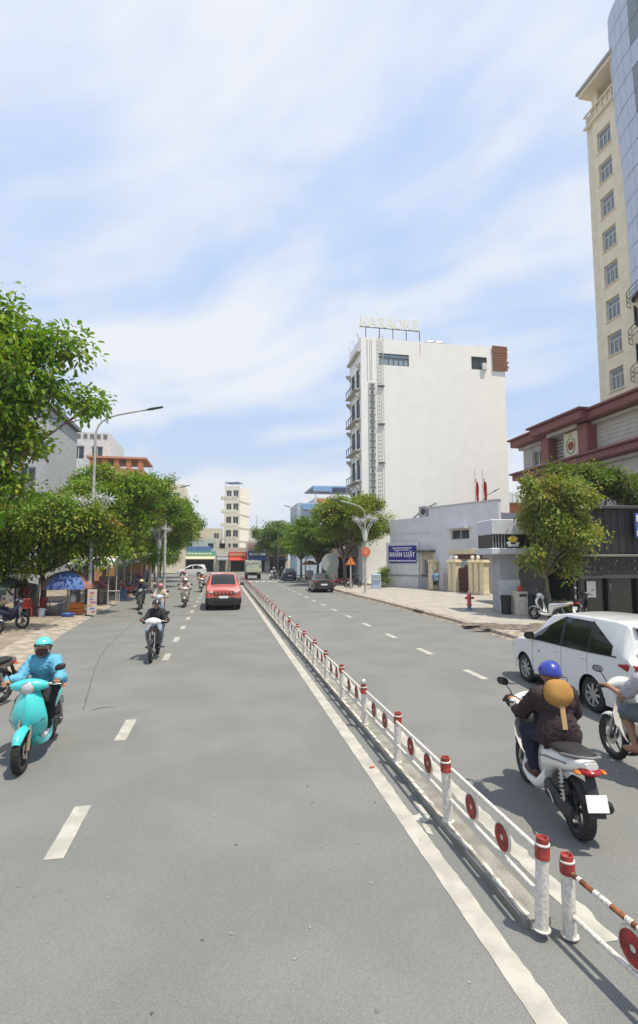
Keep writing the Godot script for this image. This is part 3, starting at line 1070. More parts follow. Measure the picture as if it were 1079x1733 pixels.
	arc_shell(rf, Vector3(0, R, 0.60), R + 0.03, 0.06, PI - 2.0, PI - 0.4, 0.03)
	put(root, "rear_mudguard", rf, black)
	rear_kit(root, 0.71, 0.88, mat("tail_red", Color(0.30, 0.012, 0.015), 0.15), 0.48)
	return root

# ---------------------------------------------------------------- bodies: bones blended into one skin
func blob(bones: Array, k: float, cell: float, crease := 0.0) -> MB:
	var lo := Vector3.ONE * 1e9
	var hi := -lo
	for b in bones:
		for q in 2:
			var r: float = b[2 + q]
			lo = lo.min(b[q] - Vector3.ONE * r)
			hi = hi.max(b[q] + Vector3.ONE * r)
	lo -= Vector3.ONE * cell * 2.5
	hi += Vector3.ONE * cell * 2.5
	var nx := int((hi.x - lo.x) / cell) + 2
	var ny := int((hi.y - lo.y) / cell) + 2
	var nz := int((hi.z - lo.z) / cell) + 2
	var F := PackedFloat32Array()
	F.resize(nx * ny * nz)
	F.fill(1.0)
	var mg := k + cell * 2.0
	for b in bones:
		var a: Vector3 = b[0]
		var ba: Vector3 = b[1] - a
		var ra: float = b[2]
		var rb: float = b[3]
		var il := 1.0 / maxf(ba.length_squared(), 1e-9)
		var rm := maxf(ra, rb) + mg
		var p0: Vector3 = (a.min(b[1]) - Vector3.ONE * rm - lo) / cell
		var p1: Vector3 = (a.max(b[1]) + Vector3.ONE * rm - lo) / cell
		for z in range(maxi(0, int(p0.z)), mini(nz, int(p1.z) + 2)):
			for y in range(maxi(0, int(p0.y)), mini(ny, int(p1.y) + 2)):
				var row := (z * ny + y) * nx
				for x in range(maxi(0, int(p0.x)), mini(nx, int(p1.x) + 2)):
					var p := lo + Vector3(x, y, z) * cell - a
					var t := clampf(p.dot(ba) * il, 0.0, 1.0)
					var d := (p - ba * t).length() - (ra + (rb - ra) * t)
					var f := F[row + x]
					var h := maxf(k - absf(f - d), 0.0) / k
					F[row + x] = minf(f, d) - h * h * k * 0.25
	var mb := MB.new()
	var id := PackedInt32Array()
	id.resize(nx * ny * nz)
	id.fill(-1)
	var lim := cell * 1.75
	var off := [0, 1, nx, nx + 1, nx * ny, nx * ny + 1, nx * ny + nx, nx * ny + nx + 1]
	var edges := [[0, 1], [2, 3], [4, 5], [6, 7], [0, 2], [1, 3], [4, 6], [5, 7], [0, 4], [1, 5], [2, 6], [3, 7]]
	var cn := [Vector3(0, 0, 0), Vector3(1, 0, 0), Vector3(0, 1, 0), Vector3(1, 1, 0), Vector3(0, 0, 1), Vector3(1, 0, 1), Vector3(0, 1, 1), Vector3(1, 1, 1)]
	var cells := PackedInt32Array()
	for z in nz - 1:
		for y in ny - 1:
			var row := (z * ny + y) * nx
			for x in nx - 1:
				var i := row + x
				if absf(F[i]) > lim:
					continue
				var m := 0
				for q in 8:
					if F[i + off[q]] < 0.0:
						m |= 1 << q
				if m == 0 or m == 255:
					continue
				var s := Vector3.ZERO
				var c := 0
				for e in edges:
					var fa := F[i + off[e[0]]]
					var fb := F[i + off[e[1]]]
					if (fa < 0.0) != (fb < 0.0):
						s += cn[e[0]].lerp(cn[e[1]], fa / (fa - fb))
						c += 1
				id[i] = mb.v.size()
				mb.v.append(lo + (Vector3(x, y, z) + s / c) * cell)
				cells.append(i)
	mb.n.resize(mb.v.size())
	var sx := 1
	var sy := nx
	var sz := nx * ny
	for i in cells:
		for ax in 3:
			var st: int = [sx, sy, sz][ax]
			var o1: int = [sy, sz, sx][ax]
			var o2: int = [sz, sx, sy][ax]
			if i - o1 - o2 < 0 or (F[i] < 0.0) == (F[i + st] < 0.0):
				continue
			var a := id[i]
			var b := id[i - o1]
			var c := id[i - o1 - o2]
			var d := id[i - o2]
			if b < 0 or c < 0 or d < 0:
				continue
			var fn := (mb.v[c] - mb.v[a]).cross(mb.v[d] - mb.v[b])
			if F[i] > 0.0:
				fn = -fn
			for q in [a, b, c, d]:
				mb.n[q] += fn
			if F[i] > 0.0:
				mb.ix.append_array([a, b, c, a, c, d])
			else:
				mb.ix.append_array([a, c, b, a, d, c])
	for q in mb.n.size():
		mb.n[q] = mb.n[q].normalized()
	if crease > 0.0:
		for q in mb.v.size():
			var p := mb.v[q]
			var w := wob.get_noise_3d(p.x * 150.0, p.y * 320.0, p.z * 150.0)
			var u := wob.get_noise_3d(p.x * 420.0 + 9.0, p.y * 700.0, p.z * 420.0)
			mb.v[q] = p + mb.n[q] * crease * (1.2 * (0.35 - absf(w)) + 0.5 * u)
	return mb

func grown(bones: Array, r: float) -> Array:
	var out := []
	for b in bones:
		out.append([b[0], b[1], b[2] + r, b[3] + r])
	return out

func mirror(v: Vector3, s: float) -> Vector3:
	return Vector3(v.x * s, v.y, v.z)

# pose: joints of one side plus the middle; facing -z
func riding_pose() -> Dictionary:
	return {"hip": Vector3(0.085, 0.84, 0.26), "knee": [Vector3(-0.16, 0.735, -0.16), Vector3(0.16, 0.735, -0.16)], "ankle": [Vector3(-0.125, 0.37, -0.09), Vector3(0.125, 0.37, -0.09)], "toe": [Vector3(-0.135, 0.315, -0.27), Vector3(0.135, 0.315, -0.27)],
		"belly": Vector3(0, 0.93, 0.25), "chest": Vector3(0, 1.13, 0.18), "neck": Vector3(0, 1.26, 0.14), "head": Vector3(0, 1.40, 0.10), "shoulder": Vector3(0.165, 1.205, 0.155),
		"elbow": [Vector3(-0.285, 0.985, 0.0), Vector3(0.285, 0.985, 0.0)], "wrist": [Vector3(-0.305, 1.045, -0.27), Vector3(0.305, 1.045, -0.27)], "grip": true}

func head_bones(h: Vector3) -> Array:
	return [[h + Vector3(0, 0.03, 0.015), h + Vector3(0, 0.025, -0.005), 0.088, 0.085], [h + Vector3(0, -0.01, -0.02), h + Vector3(0, -0.075, -0.045), 0.072, 0.045], [h + Vector3(0, -0.09, -0.07), h + Vector3(0, -0.085, -0.065), 0.022, 0.022], [h + Vector3(0, 0.005, -0.088), h + Vector3(0, -0.03, -0.108), 0.011, 0.015], [h + Vector3(-0.012, -0.033, -0.098), h + Vector3(0.012, -0.033, -0.098), 0.010, 0.010], [h + Vector3(-0.03, 0.022, -0.082), h + Vector3(0.03, 0.022, -0.082), 0.014, 0.014], [h + Vector3(-0.018, -0.062, -0.088), h + Vector3(0.018, -0.062, -0.088), 0.009, 0.009],
		[h + Vector3(-0.088, 0.01, 0.01), h + Vector3(-0.088, -0.025, 0.005), 0.016, 0.012], [h + Vector3(0.088, 0.01, 0.01), h + Vector3(0.088, -0.025, 0.005), 0.016, 0.012], [h + Vector3(-0.045, -0.03, -0.05), h + Vector3(0.045, -0.03, -0.05), 0.033, 0.033]]

func hand_bones(w: Vector3, s: float, grip: bool) -> Array:
	# wrist w; s = side. A gripping hand closes round a bar that runs across in front of the wrist
	var out := []
	if grip:
		var kn := w + Vector3(0.0, -0.002, -0.075)
		out.append([w, kn + Vector3(-0.025, 0, 0), 0.024, 0.017])
		out.append([w, kn + Vector3(0.025, 0, 0), 0.024, 0.016])
		for i in 4:
			var x := -0.033 + i * 0.022
			var l: float = [0.9, 1.0, 0.96, 0.78][i if s < 0.0 else 3 - i]
			var a := kn + Vector3(x, 0.004, 0.004)
			var b := a + Vector3(0, -0.008, -0.040 * l)
			var c := b + Vector3(0, -0.032 * l, -0.004)
			var d := c + Vector3(0, -0.012, 0.024 * l)
			out.append([a, b, 0.0105, 0.0095])
			out.append([b, c, 0.0095, 0.009])
			out.append([c, d, 0.009, 0.008])
		var th := w + Vector3(-0.03 * s, -0.012, -0.03)
		out.append([th, th + Vector3(-0.018 * s, -0.025, -0.03), 0.014, 0.011])
		out.append([th + Vector3(-0.018 * s, -0.025, -0.03), th + Vector3(-0.006 * s, -0.04, -0.055), 0.011, 0.009])
	else:
		out.append([w, w + Vector3(0, -0.07, -0.012), 0.024, 0.026])
		out.append([w, w + Vector3(0, -0.07, 0.018), 0.02, 0.024])
		for i in 4:
			var z := -0.030 + i * 0.021
			var l: float = [0.9, 1.0, 0.95, 0.75][i]
			var a := w + Vector3(0, -0.078, z)
			var b := a + Vector3(-0.005 * s, -0.040 * l, 0)
			var c := b + Vector3(-0.016 * s, -0.034 * l, 0)
			out.append([a, b, 0.0105, 0.0095])
			out.append([b, c, 0.0095, 0.008])
		out.append([w + Vector3(0, -0.03, -0.026), w + Vector3(-0.012 * s, -0.065, -0.048), 0.013, 0.011])
		out.append([w + Vector3(-0.012 * s, -0.065, -0.048), w + Vector3(-0.02 * s, -0.095, -0.05), 0.011, 0.009])
	return out

var figure_cache := {}

# wear: top, bottom, shoe, skin, sleeve (0 short, 1 long), leg (0 shorts, 1 long), cover (helmet, hair, cap ...)
func person(label: String, at: Vector3, turn: float, pose: Dictionary, wear: Dictionary, cell: float, key: String, group := "") -> Node3D:
	var root := thing("person", label, "person", at, turn, group)
	var fine := cell < 0.02
	var skin: Material = wear.skin
	var sleeve: float = wear.get("sleeve", 1.0)
	var leg: float = wear.get("leg", 1.0)
	var ck := "%s|%.1f|%.1f" % [key, sleeve, leg]
	if not figure_cache.has(ck):
		var gi: float = pose.get("girth", 1.0)
		var torso := [[Vector3(-0.075, pose.hip.y - 0.01, pose.hip.z), Vector3(0.075, pose.hip.y - 0.01, pose.hip.z), 0.115, 0.115], [pose.belly + Vector3(-0.045, 0, 0), pose.belly + Vector3(0.045, 0, 0), 0.11, 0.11], [pose.belly, pose.chest, 0.115, 0.115], [pose.chest + Vector3(-0.075, 0, 0), pose.chest + Vector3(0.075, 0, 0), 0.105, 0.105], [mirror(pose.shoulder, -0.8), mirror(pose.shoulder, 0.8), 0.065, 0.065], [pose.chest, pose.neck, 0.09, 0.06]]
		for b in torso:
			b[2] *= gi
			b[3] *= gi
		var neck := [[pose.neck, pose.head + Vector3(0, -0.05, 0.015), 0.052, 0.05]]
		var upper := []
		var lower := []
		var thigh := []
		var calf := []
		var feet := []
		var hands := []
		for q in 2:
			var s := -1.0 if q == 0 else 1.0
			var sh := mirror(pose.shoulder, s)
			upper.append([sh, pose.elbow[q], 0.056, 0.044])
			lower.append([pose.elbow[q], pose.wrist[q], 0.042, 0.027])
			var hp := mirror(pose.hip, s)
			thigh.append([hp, pose.knee[q], 0.088, 0.058])
			calf.append([pose.knee[q], pose.knee[q].lerp(pose.ankle[q], 0.35) + Vector3(0, 0, 0.015), 0.054, 0.052])
			calf.append([pose.knee[q].lerp(pose.ankle[q], 0.35) + Vector3(0, 0, 0.015), pose.ankle[q], 0.052, 0.034])
			feet.append([pose.ankle[q] + Vector3(0, -0.03, 0.025), pose.toe[q], 0.036, 0.028])
			feet.append([pose.ankle[q] + Vector3(0, -0.035, 0.03), pose.toe[q] + Vector3(0, 0, 0.06), 0.033, 0.033])
			hands.append(hand_bones(pose.wrist[q], s, pose.grip))
		var body := blob(torso + neck + upper + lower + thigh + calf + feet, 0.035, cell * 1.25)
		if fine:
			for h in hands:
				body.add(blob(h, 0.008, 0.0046))
			body.add(blob(head_bones(pose.head), 0.02, 0.0075))
		else:
			for h in hands:
				body.add(blob([h[0], h[1], h[3], h[-2]], 0.012, 0.012))
			body.add(blob(head_bones(pose.head).slice(0, 4), 0.02, 0.016))
		var cut := []
		for u in upper:
			cut.append([u[0], u[0].lerp(u[1], 0.75), 0.056, 0.05])
		var jacket := blob(grown(torso, 0.02) + grown(upper + lower if sleeve > 0.5 else cut, 0.018), 0.045, cell, 0.052 if fine else 0.03)
		var thc := []
		for u in thigh:
			thc.append([u[0], u[0].lerp(u[1], 0.92), 0.09, 0.075])
		var pel := [[Vector3(-0.075, pose.hip.y - 0.01, pose.hip.z), Vector3(0.075, pose.hip.y - 0.01, pose.hip.z), 0.118, 0.118]]
		var cc := []
		for u in calf:
			cc.append([u[0], u[1], u[2], u[3] + 0.008])
		var trousers := blob(pel + grown(thigh + cc if leg > 0.5 else thc, 0.016), 0.04, cell, 0.04 if fine else 0.025)
		var shoes := blob(grown(feet, 0.010), 0.02, cell * 0.8)
		figure_cache[ck] = [body.mesh(), jacket.mesh(), trousers.mesh(), shoes.mesh()]
	var fc: Array = figure_cache[ck]
	put(root, "body", fc[0], skin)
	put(root, "jacket" if sleeve > 0.5 else "shirt", fc[1], wear.top)
	put(root, "trousers" if leg > 0.5 else "shorts", fc[2], wear.bottom)
	if wear.has("shoe"):
		put(root, "shoes", fc[3], wear.shoe)
	var h: Vector3 = pose.head
	if fine:
		for s in [-1.0, 1.0]:
			var ey := MB.new()
			ey.ell(h + Vector3(0.031 * s, 0.006, -0.084), Vector3(0.013, 0.008, 0.008), Basis.IDENTITY, 10, 6)
			put(root, "eye", ey, mat("eye_white", Color(0.55, 0.53, 0.5), 0.3))
			var pu := MB.new()
			pu.ell(h + Vector3(0.031 * s, 0.006, -0.0905), Vector3(0.006, 0.006, 0.004), Basis.IDENTITY, 8, 6)
			put(root, "pupil", pu, mat("pupil", Color(0.012, 0.008, 0.006), 0.2))
			var br := MB.new()
			br.tube([h + Vector3(0.016 * s, 0.026, -0.0955), h + Vector3(0.034 * s, 0.030, -0.092), h + Vector3(0.05 * s, 0.024, -0.08)], 0.004, 5)
			put(root, "eyebrow", br, mat("hair_black", Color(0.012, 0.010, 0.009), 0.6))
		var mo := MB.new()
		mo.tube([h + Vector3(-0.024, -0.062, -0.089), h + Vector3(0, -0.064, -0.0975), h + Vector3(0.024, -0.062, -0.089)], 0.0055, 6)
		put(root, "mouth", mo, mat("lip", Color(0.30, 0.10, 0.08), 0.5))
	var cover: String = wear.get("cover", "helmet")
	if cover == "helmet":
		helmet(root, h, wear.helmet, wear.get("visor", null), wear.get("strap", true))
		var hb := MB.new()
		cap_shell(hb, h, 0.099, 1.78, 0.6, 0.0)
		put(root, "hair", hb, mat("hair_black", Color(0.012, 0.010, 0.009), 0.6))
	else:
		var hb := MB.new()
		cap_shell(hb, h, 0.105, 1.85, 0.75, 0.004)
		put(root, "hair", hb, mat("hair_black", Color(0.012, 0.010, 0.009), 0.6))
	return root

# shell over the skull: reaches down to angle `back` behind and `back - front_cut` at the brow
func cap_shell(mb: MB, h: Vector3, r: float, back: float, front_cut: float, lump: float) -> void:
	var rows := []
	for i in 13:
		var row := PackedVector3Array()
		for j in 28:
			var t := TAU * j / 28
			var fr := 0.5 - 0.5 * sin(t)   # 1 at the front (-z)
			var a := (back - front_cut * smoothstep(0.35, 0.85, fr)) * i / 12.0
			var rr := r + lump * wob.get_noise_3d(cos(t) * 90.0, i * 40.0, sin(t) * 90.0)
			row.append(h + Vector3(0, 0.028, 0.004) + Vector3(sin(a) * cos(t) * rr * 0.93, cos(a) * rr, sin(a) * sin(t) * rr * 1.08))
		rows.append(row)
	mb.grid(rows, true)

func helmet(root: Node3D, h: Vector3, m: Material, visor, strap: bool) -> void:
	var mb := MB.new()
	cap_shell(mb, h, 0.128, 1.72, 0.42, 0.0)
	cap_shell(mb, h, 0.116, 1.70, 0.42, 0.0)
	var o := put(root, "helmet", mb, m)
	# rim
	var ring := []
	for j in 29:
		var t := TAU * j / 28
		var fr := 0.5 - 0.5 * sin(t)
		var a := 1.72 - 0.42 * smoothstep(0.35, 0.85, fr)
		ring.append(h + Vector3(0, 0.028, 0.004) + Vector3(sin(a) * cos(t) * 0.123 * 0.93, cos(a) * 0.123, sin(a) * sin(t) * 0.123 * 1.08))
	var rm := MB.new()
	rm.tube(ring, 0.007, 6, false)
	put(o, "helmet_rim", rm, mat("black_plastic", Color(0.018, 0.018, 0.019), 0.55))
	var pk := MB.new()
	var rows := []
	for i in 5:
		var row := PackedVector3Array()
		for j in 13:
			var t := lerpf(-1.0, 1.0, j / 12.0)
			var out := 0.125 + 0.05 * i / 4.0 * (1.0 - 0.5 * t * t)
			row.append(h + Vector3(sin(t) * out * 0.95, 0.062 - 0.012 * i / 4.0 - 0.015 * t * t, 0.004 - cos(t) * out * 1.02))
		rows.append(row)
	pk.grid(rows, false, Vector3.UP)
	put(o, "peak", pk, visor if visor != null else m)
	if strap:
		var st := MB.new()
		for s in [-1.0, 1.0]:
			st.tube([h + Vector3(0.108 * s, 0.02, -0.01), h + Vector3(0.096 * s, -0.05, -0.03), h + Vector3(0.05 * s, -0.115, -0.06), h + Vector3(0, -0.128, -0.065)], 0.006, 5)
		put(o, "chin_strap", st, mat("strap_black", Color(0.02, 0.02, 0.022), 0.8))

# ---------------------------------------------------------------- cars, facing -z, wheels on y = 0
# st: [z, sill y, belt y, roof y, half width, roof half width]
class CarShape:
	var st := []
	var tuck := 0.10
	func at(z: float) -> Array:
		if z <= st[0][0]:
			return st[0]
		for i in st.size() - 1:
			if z <= st[i + 1][0]:
				var t: float = (z - st[i][0]) / (st[i + 1][0] - st[i][0])
				var o := [z]
				for k in range(1, 6):
					o.append(lerpf(st[i][k], st[i + 1][k], t))
				return o
		return st[-1]
	func side_x(z: float, y: float) -> float:
		var a := at(z)
		if y <= a[2]:
			var m: float = lerpf(a[1], a[2], 0.58)
			var d: float = (y - m) / maxf(a[2] - a[1], 0.05)
			return a[4] * (1.0 - tuck * d * d)
		var w: float = a[4] * (1.0 - tuck * 0.1764)
		var t: float = (y - a[2]) / maxf(a[3] - a[2], 0.01)
		return lerpf(w, a[5], pow(clampf(t, 0.0, 1.0), 1.25))
	func top_y(z: float, x: float) -> float:
		var a := at(z)
		var q: float = clampf(absf(x) / maxf(a[5], 0.05), 0.0, 1.0)
		return a[3] + 0.035 * (1.0 - q * q)
	func section(z: float, lift: float) -> PackedVector3Array:
		var a := at(z)
		var lo: float = maxf(a[1], lift)
		var row := PackedVector3Array()
		var ys := []
		for i in 11:
			ys.append(lerpf(lo, a[2], i / 10.0))
		for i in 8:
			ys.append(lerpf(a[2], a[3] - 0.03, (i + 1) / 8.0))
		for y in ys:
			row.append(Vector3(side_x(z, y), y, z))
		var e: float = side_x(z, a[3] - 0.03)
		row.append(Vector3(e * 0.985, a[3] - 0.008, z))
		for i in 6:
			var x: float = e * (0.95 - 0.95 * i / 5.0)
			row.append(Vector3(x, top_y(z, x), z))
		var full := PackedVector3Array()
		for p in row:
			full.append(p)
		for i in range(row.size() - 2, -1, -1):
			full.append(Vector3(-row[i].x, row[i].y, row[i].z))
		return full

func car_patch(cs: CarShape, zs: Array, lo: Callable, hi: Callable, s: float, out: float) -> MB:
	var rows := []
	for z in zs:
		var row := PackedVector3Array()
		for i in 7:
			var y: float = lerpf(lo.call(z), hi.call(z), i / 6.0)
			row.append(Vector3(s * (cs.side_x(z, y) + out), y, z))
		rows.append(row)
	var mb := MB.new()
	mb.grid(rows, false, Vector3(s, 0, 0))
	return mb

func top_patch(cs: CarShape, z0: float, z1: float, k: float, out: Vector3) -> MB:
	var rows := []
	for i in 7:
		var z := lerpf(z0, z1, i / 6.0)
		var row := PackedVector3Array()
		var w: float = cs.at(z)[5] * k
		for j in 11:
			var x := lerpf(-w, w, j / 10.0)
			row.append(Vector3(x, cs.top_y(z, x), z) + out)
		rows.append(row)
	var mb := MB.new()
	mb.grid(rows, false, out)
	return mb

func span(a: float, b: float, k := 10) -> Array:
	var o := []
	for i in k + 1:
		o.append(lerpf(a, b, float(i) / k))
	return o

func car_wheel(root: Node3D, at: Vector3, s: float, R: float, spokes: int) -> void:
	var xf := Transform3D(SIDEWAYS, Vector3.ZERO)
	var t := MB.new()
	t.lathe([Vector2(R * 0.66, -0.095), Vector2(R * 0.9, -0.1), Vector2(R * 0.98, -0.085), Vector2(R, -0.05), Vector2(R, 0.05), Vector2(R * 0.98, 0.085), Vector2(R * 0.9, 0.1), Vector2(R * 0.66, 0.095)], 32, xf)
	var w := put(root, "wheel", t, mat("tyre", Color(0.022, 0.021, 0.02), 0.85))
	w.position = at
	var r := MB.new()
	r.lathe([Vector2(R * 0.67, -0.09), Vector2(R * 0.62, -0.085), Vector2(R * 0.60, 0.0), Vector2(R * 0.62, 0.085), Vector2(R * 0.67, 0.09)], 32, xf)
	for k in spokes:
		var a := TAU * k / spokes
		for d in [-0.11, 0.11]:
			var u := Vector3(0, cos(a + d), sin(a + d))
			r.box(u * R * 0.35 + Vector3(s * 0.07, 0, 0), Vector3(0.025, R * 0.6, 0.028), Basis(Vector3.RIGHT, a + d * 0.5), 0.005)
	r.cyl(Vector3(s * 0.03, 0, 0), Vector3(s * 0.088, 0, 0), R * 0.16, R * 0.13, 16)
	put(w, "rim", r, mat("alloy_car", Color(0.42, 0.42, 0.42), 0.35, 0.8))
	var d := MB.new()
	d.cyl(Vector3(s * -0.02, 0, 0), Vector3(s * 0.02, 0, 0), R * 0.6, -1, 24)
	put(w, "brake", d, mat("brake_dark", Color(0.03, 0.03, 0.03), 0.7))

func car(called: String, label: String, at: Vector3, turn: float, st: Array, body: Material, o: Dictionary) -> Node3D:
	var root := thing(called, label, "car", at, turn)
	var cs := CarShape.new()
	cs.st = st
	var z0: float = st[0][0]
	var z1: float = st[-1][0]
	var R: float = o.R
	var zf: float = o.zf
	var zr: float = o.zr
	var arch := R + 0.055
	var zs := []
	for i in 61:
		zs.append(lerpf(z0, z1, i / 60.0))
	for c in [zf, zr]:
		for k in 17:
			zs.append(c + arch * cos(PI * k / 16.0))
		zs.append(c - arch - 0.002)
		zs.append(c + arch + 0.002)
	for q in st:
		zs.append(q[0])
	zs.sort()
	var rows := []
	for z in zs:
		var lift := 0.0
		for c in [zf, zr]:
			if absf(z - c) <= arch:
				lift = maxf(lift, R + sqrt(maxf(arch * arch - (z - c) * (z - c), 0.0)))
		rows.append(cs.section(z, lift))
	var mb := MB.new()
	mb.grid(rows, false, Vector3.UP)
	mb.fan(rows[0], Vector3.FORWARD)
	mb.fan(rows[-1], Vector3.BACK)
	put(root, "body", mb, body)
	var under := MB.new()
	var W: float = o.W
	under.box(Vector3(0, 0.42, (z0 + z1) / 2), Vector3(W * 2 - 0.42, 0.44, z1 - z0 - 0.35), Basis.IDENTITY, 0.05)
	under.box(Vector3(0, 0.27, (zf + zr) / 2), Vector3(W * 2 - 0.12, 0.1, zr - zf - arch * 2 - 0.02), Basis.IDENTITY, 0.02)
	put(root, "underbody", under, mat("underbody", Color(0.012, 0.012, 0.012), 0.9))
	for c in [zf, zr]:
		for s in [-1.0, 1.0]:
			car_wheel(root, Vector3(s * (W - 0.125), R, c), s, R, o.get("spokes", 7))
	var gl := glass_dark("car_glass", Color(0.012, 0.015, 0.016), 0.03)
	var black := mat("black_plastic", Color(0.018, 0.018, 0.019), 0.55)
	# side windows
	for s in [-1.0, 1.0]:
		for q in o.glass:
			var g := car_patch(cs, span(q[0], q[1], 8), func(z): return cs.at(z)[2] + 0.035, func(z): return minf(cs.at(z)[3] - 0.06, lerpf(q[2], q[3], (z - q[0]) / (q[1] - q[0]))), s, 0.006)
			put(root, "window", g, gl)
		for q in o.get("pillars", []):
			var g := car_patch(cs, span(q[0], q[1], 3), func(z): return cs.at(z)[2] + 0.03, func(z): return cs.at(z)[3] - 0.06, s, 0.009)
			put(root, "pillar_trim", g, black)
		if o.has("belt_strip"):
			var g := car_patch(cs, span(o.belt_strip[0], o.belt_strip[1], 14), func(z): return cs.at(z)[2] + 0.012, func(z): return cs.at(z)[2] + 0.036, s, 0.007)
			put(root, "belt_trim", g, mat("chrome_dark", Color(0.05, 0.05, 0.05), 0.3, 0.5))
		for z in o.get("seams", []):
			var g := car_patch(cs, span(z, z + 0.011, 1), func(q): return cs.at(q)[1] + 0.07, func(q): return cs.at(q)[2] - 0.0, s, 0.0015)
			put(root, "door_seam", g, mat("seam_dark", Color(0.04, 0.04, 0.04), 0.8))
		for z in o.get("handles", []):
			var h := MB.new()
			var y: float = cs.at(z)[2] - 0.11
			h.tube([Vector3(s * (cs.side_x(z - 0.09, y) + 0.002), y, z - 0.09), Vector3(s * (cs.side_x(z, y) + 0.03), y + 0.006, z), Vector3(s * (cs.side_x(z + 0.09, y) + 0.002), y, z + 0.09)], 0.014, 8)
			put(root, "door_handle", h, body)
		if o.has("sill"):
			var g := car_patch(cs, span(zf + arch + 0.03, zr - arch - 0.03, 6), func(z): return cs.at(z)[1] + 0.0, func(z): return cs.at(z)[1] + 0.07, s, 0.008)
			put(root, "sill", g, o.sill)
		if o.has("cladding"):
			for q in [[z0 + 0.02, zf - arch - 0.01], [zf + arch + 0.01, zr - arch - 0.01], [zr + arch + 0.01, z1 - 0.02]]:
				var g := car_patch(cs, span(q[0], q[1], 8), func(z): return cs.at(z)[1], func(z): return o.cladding, s, 0.008)
				put(root, "lower_cladding", g, black)
		for c in [zf, zr]:
			var lip := MB.new()
			var pts := []
			for k in 15:
				var a := PI * (k + 0.4) / 14.8
				var p := Vector3(0, R + sin(a) * arch, c - cos(a) * arch)
				if p.y < cs.at(p.z)[1]:
					p.y = cs.at(p.z)[1]
				pts.append(Vector3(s * (cs.side_x(p.z, p.y) + 0.002), p.y, p.z))
			lip.tube(pts, 0.012, 6)
			put(root, "arch_lip", lip, o.get("lip", body))
		# door mirror
		var mz: float = o.mirror
		var my: float = cs.at(mz)[2] + 0.09
		var mm := MB.new()
		var mx: float = cs.side_x(mz, my)
		mm.tube([Vector3(s * (mx - 0.01), my - 0.05, mz), Vector3(s * (mx + 0.09), my - 0.03, mz)], 0.022, 8)
		mm.loft([[Vector3(s * (mx + 0.15), my + 0.02, mz - 0.10), Vector3(0.05, 0, 0), Vector3(0, 0.04, 0), 2.6], [Vector3(s * (mx + 0.15), my + 0.02, mz - 0.04), Vector3(0.105, 0, 0), Vector3(0, 0.075, 0), 2.8], [Vector3(s * (mx + 0.15), my + 0.02, mz + 0.03), Vector3(0.11, 0, 0), Vector3(0, 0.08, 0), 3.0]], 16)
		put(root, "door_mirror", mm, black)
	var ws := top_patch(cs, o.wind[0], o.wind[1], 0.9, Vector3(0, 0.006, -0.006))
	put(root, "windscreen", ws, gl)
	var rg := top_patch(cs, o.rear[0], o.rear[1], 0.86, Vector3(0, 0.005, 0.008))
	put(root, "rear_window", rg, o.get("rear_glass", gl))
	var lt := mat("tail_red", Color(0.30, 0.012, 0.015), 0.15)
	var a: Array = cs.at(z1)
	for s in [-1.0, 1.0]:
		var tl := MB.new()
		var ty: float = o.tail_y
		var zz: float = z1 - 0.30
		var p: Array = [Vector3(s * (cs.side_x(zz, ty) + 0.004), ty + 0.01, zz), Vector3(s * (cs.side_x(z1 - 0.12, ty) + 0.008), ty, z1 - 0.12), Vector3(s * (cs.side_x(z1 - 0.02, ty) - 0.03), ty - 0.005, z1 - 0.0), Vector3(s * (a[4] - 0.30), ty, z1 + 0.012)]
		var rings := []
		var hh := [0.012, 0.06, 0.062, 0.03]
		for i in 4:
			rings.append([p[i], Vector3(0, hh[i] * o.get("tail_k", 1.0), 0), (Vector3(s, 0, 0) if i < 1 else Vector3(s * 0.6, 0, 0.6) if i < 3 else Vector3(0, 0, 1)) * 0.014, 2.6])
		tl.loft(rings, 12)
		var to := put(root, "tail_light", tl, lt)
		var cl := MB.new()
		cl.box(p[2].lerp(p[3], 0.35) + Vector3(s * 0.006, -0.03, 0.012), Vector3(0.14, 0.02, 0.02), Basis.IDENTITY, 0.006)
		put(to, "clear_lens", cl, mat("lens", Color(0.55, 0.56, 0.58), 0.05, 0.3))
		var hd := MB.new()
		var f: Array = cs.at(z0 + 0.2)
		hd.loft([[Vector3(s * (f[4] - 0.03), f[2] - 0.09, z0 + 0.45), Vector3(0.03, 0, 0), Vector3(0, 0.02, 0), 2.4], [Vector3(s * (cs.side_x(z0 + 0.2, f[2] - 0.1) - 0.04), f[2] - 0.1, z0 + 0.2), Vector3(0.06, 0, 0), Vector3(0, 0.06, 0), 2.4], [Vector3(s * (f[4] - 0.26), f[2] - 0.14, z0 + 0.0), Vector3(0.13, 0, 0), Vector3(0, 0.06, 0), 2.4], [Vector3(s * (f[4] - 0.30), f[2] - 0.14, z0 - 0.03), Vector3(0.05, 0, 0), Vector3(0, 0.02, 0), 2.4]], 14)
		put(root, "headlight", hd, mat("lens", Color(0.55, 0.56, 0.58), 0.05, 0.3))
	var bp := MB.new()
	bp.box(Vector3(0, o.plate_y, z1 + 0.012), Vector3(0.5 if o.get("wide_plate", true) else 0.3, 0.12, 0.02), Basis.IDENTITY, 0.004)
	put(root, "number_plate", bp, mat("plate_white", Color(0.78, 0.78, 0.78), 0.4))
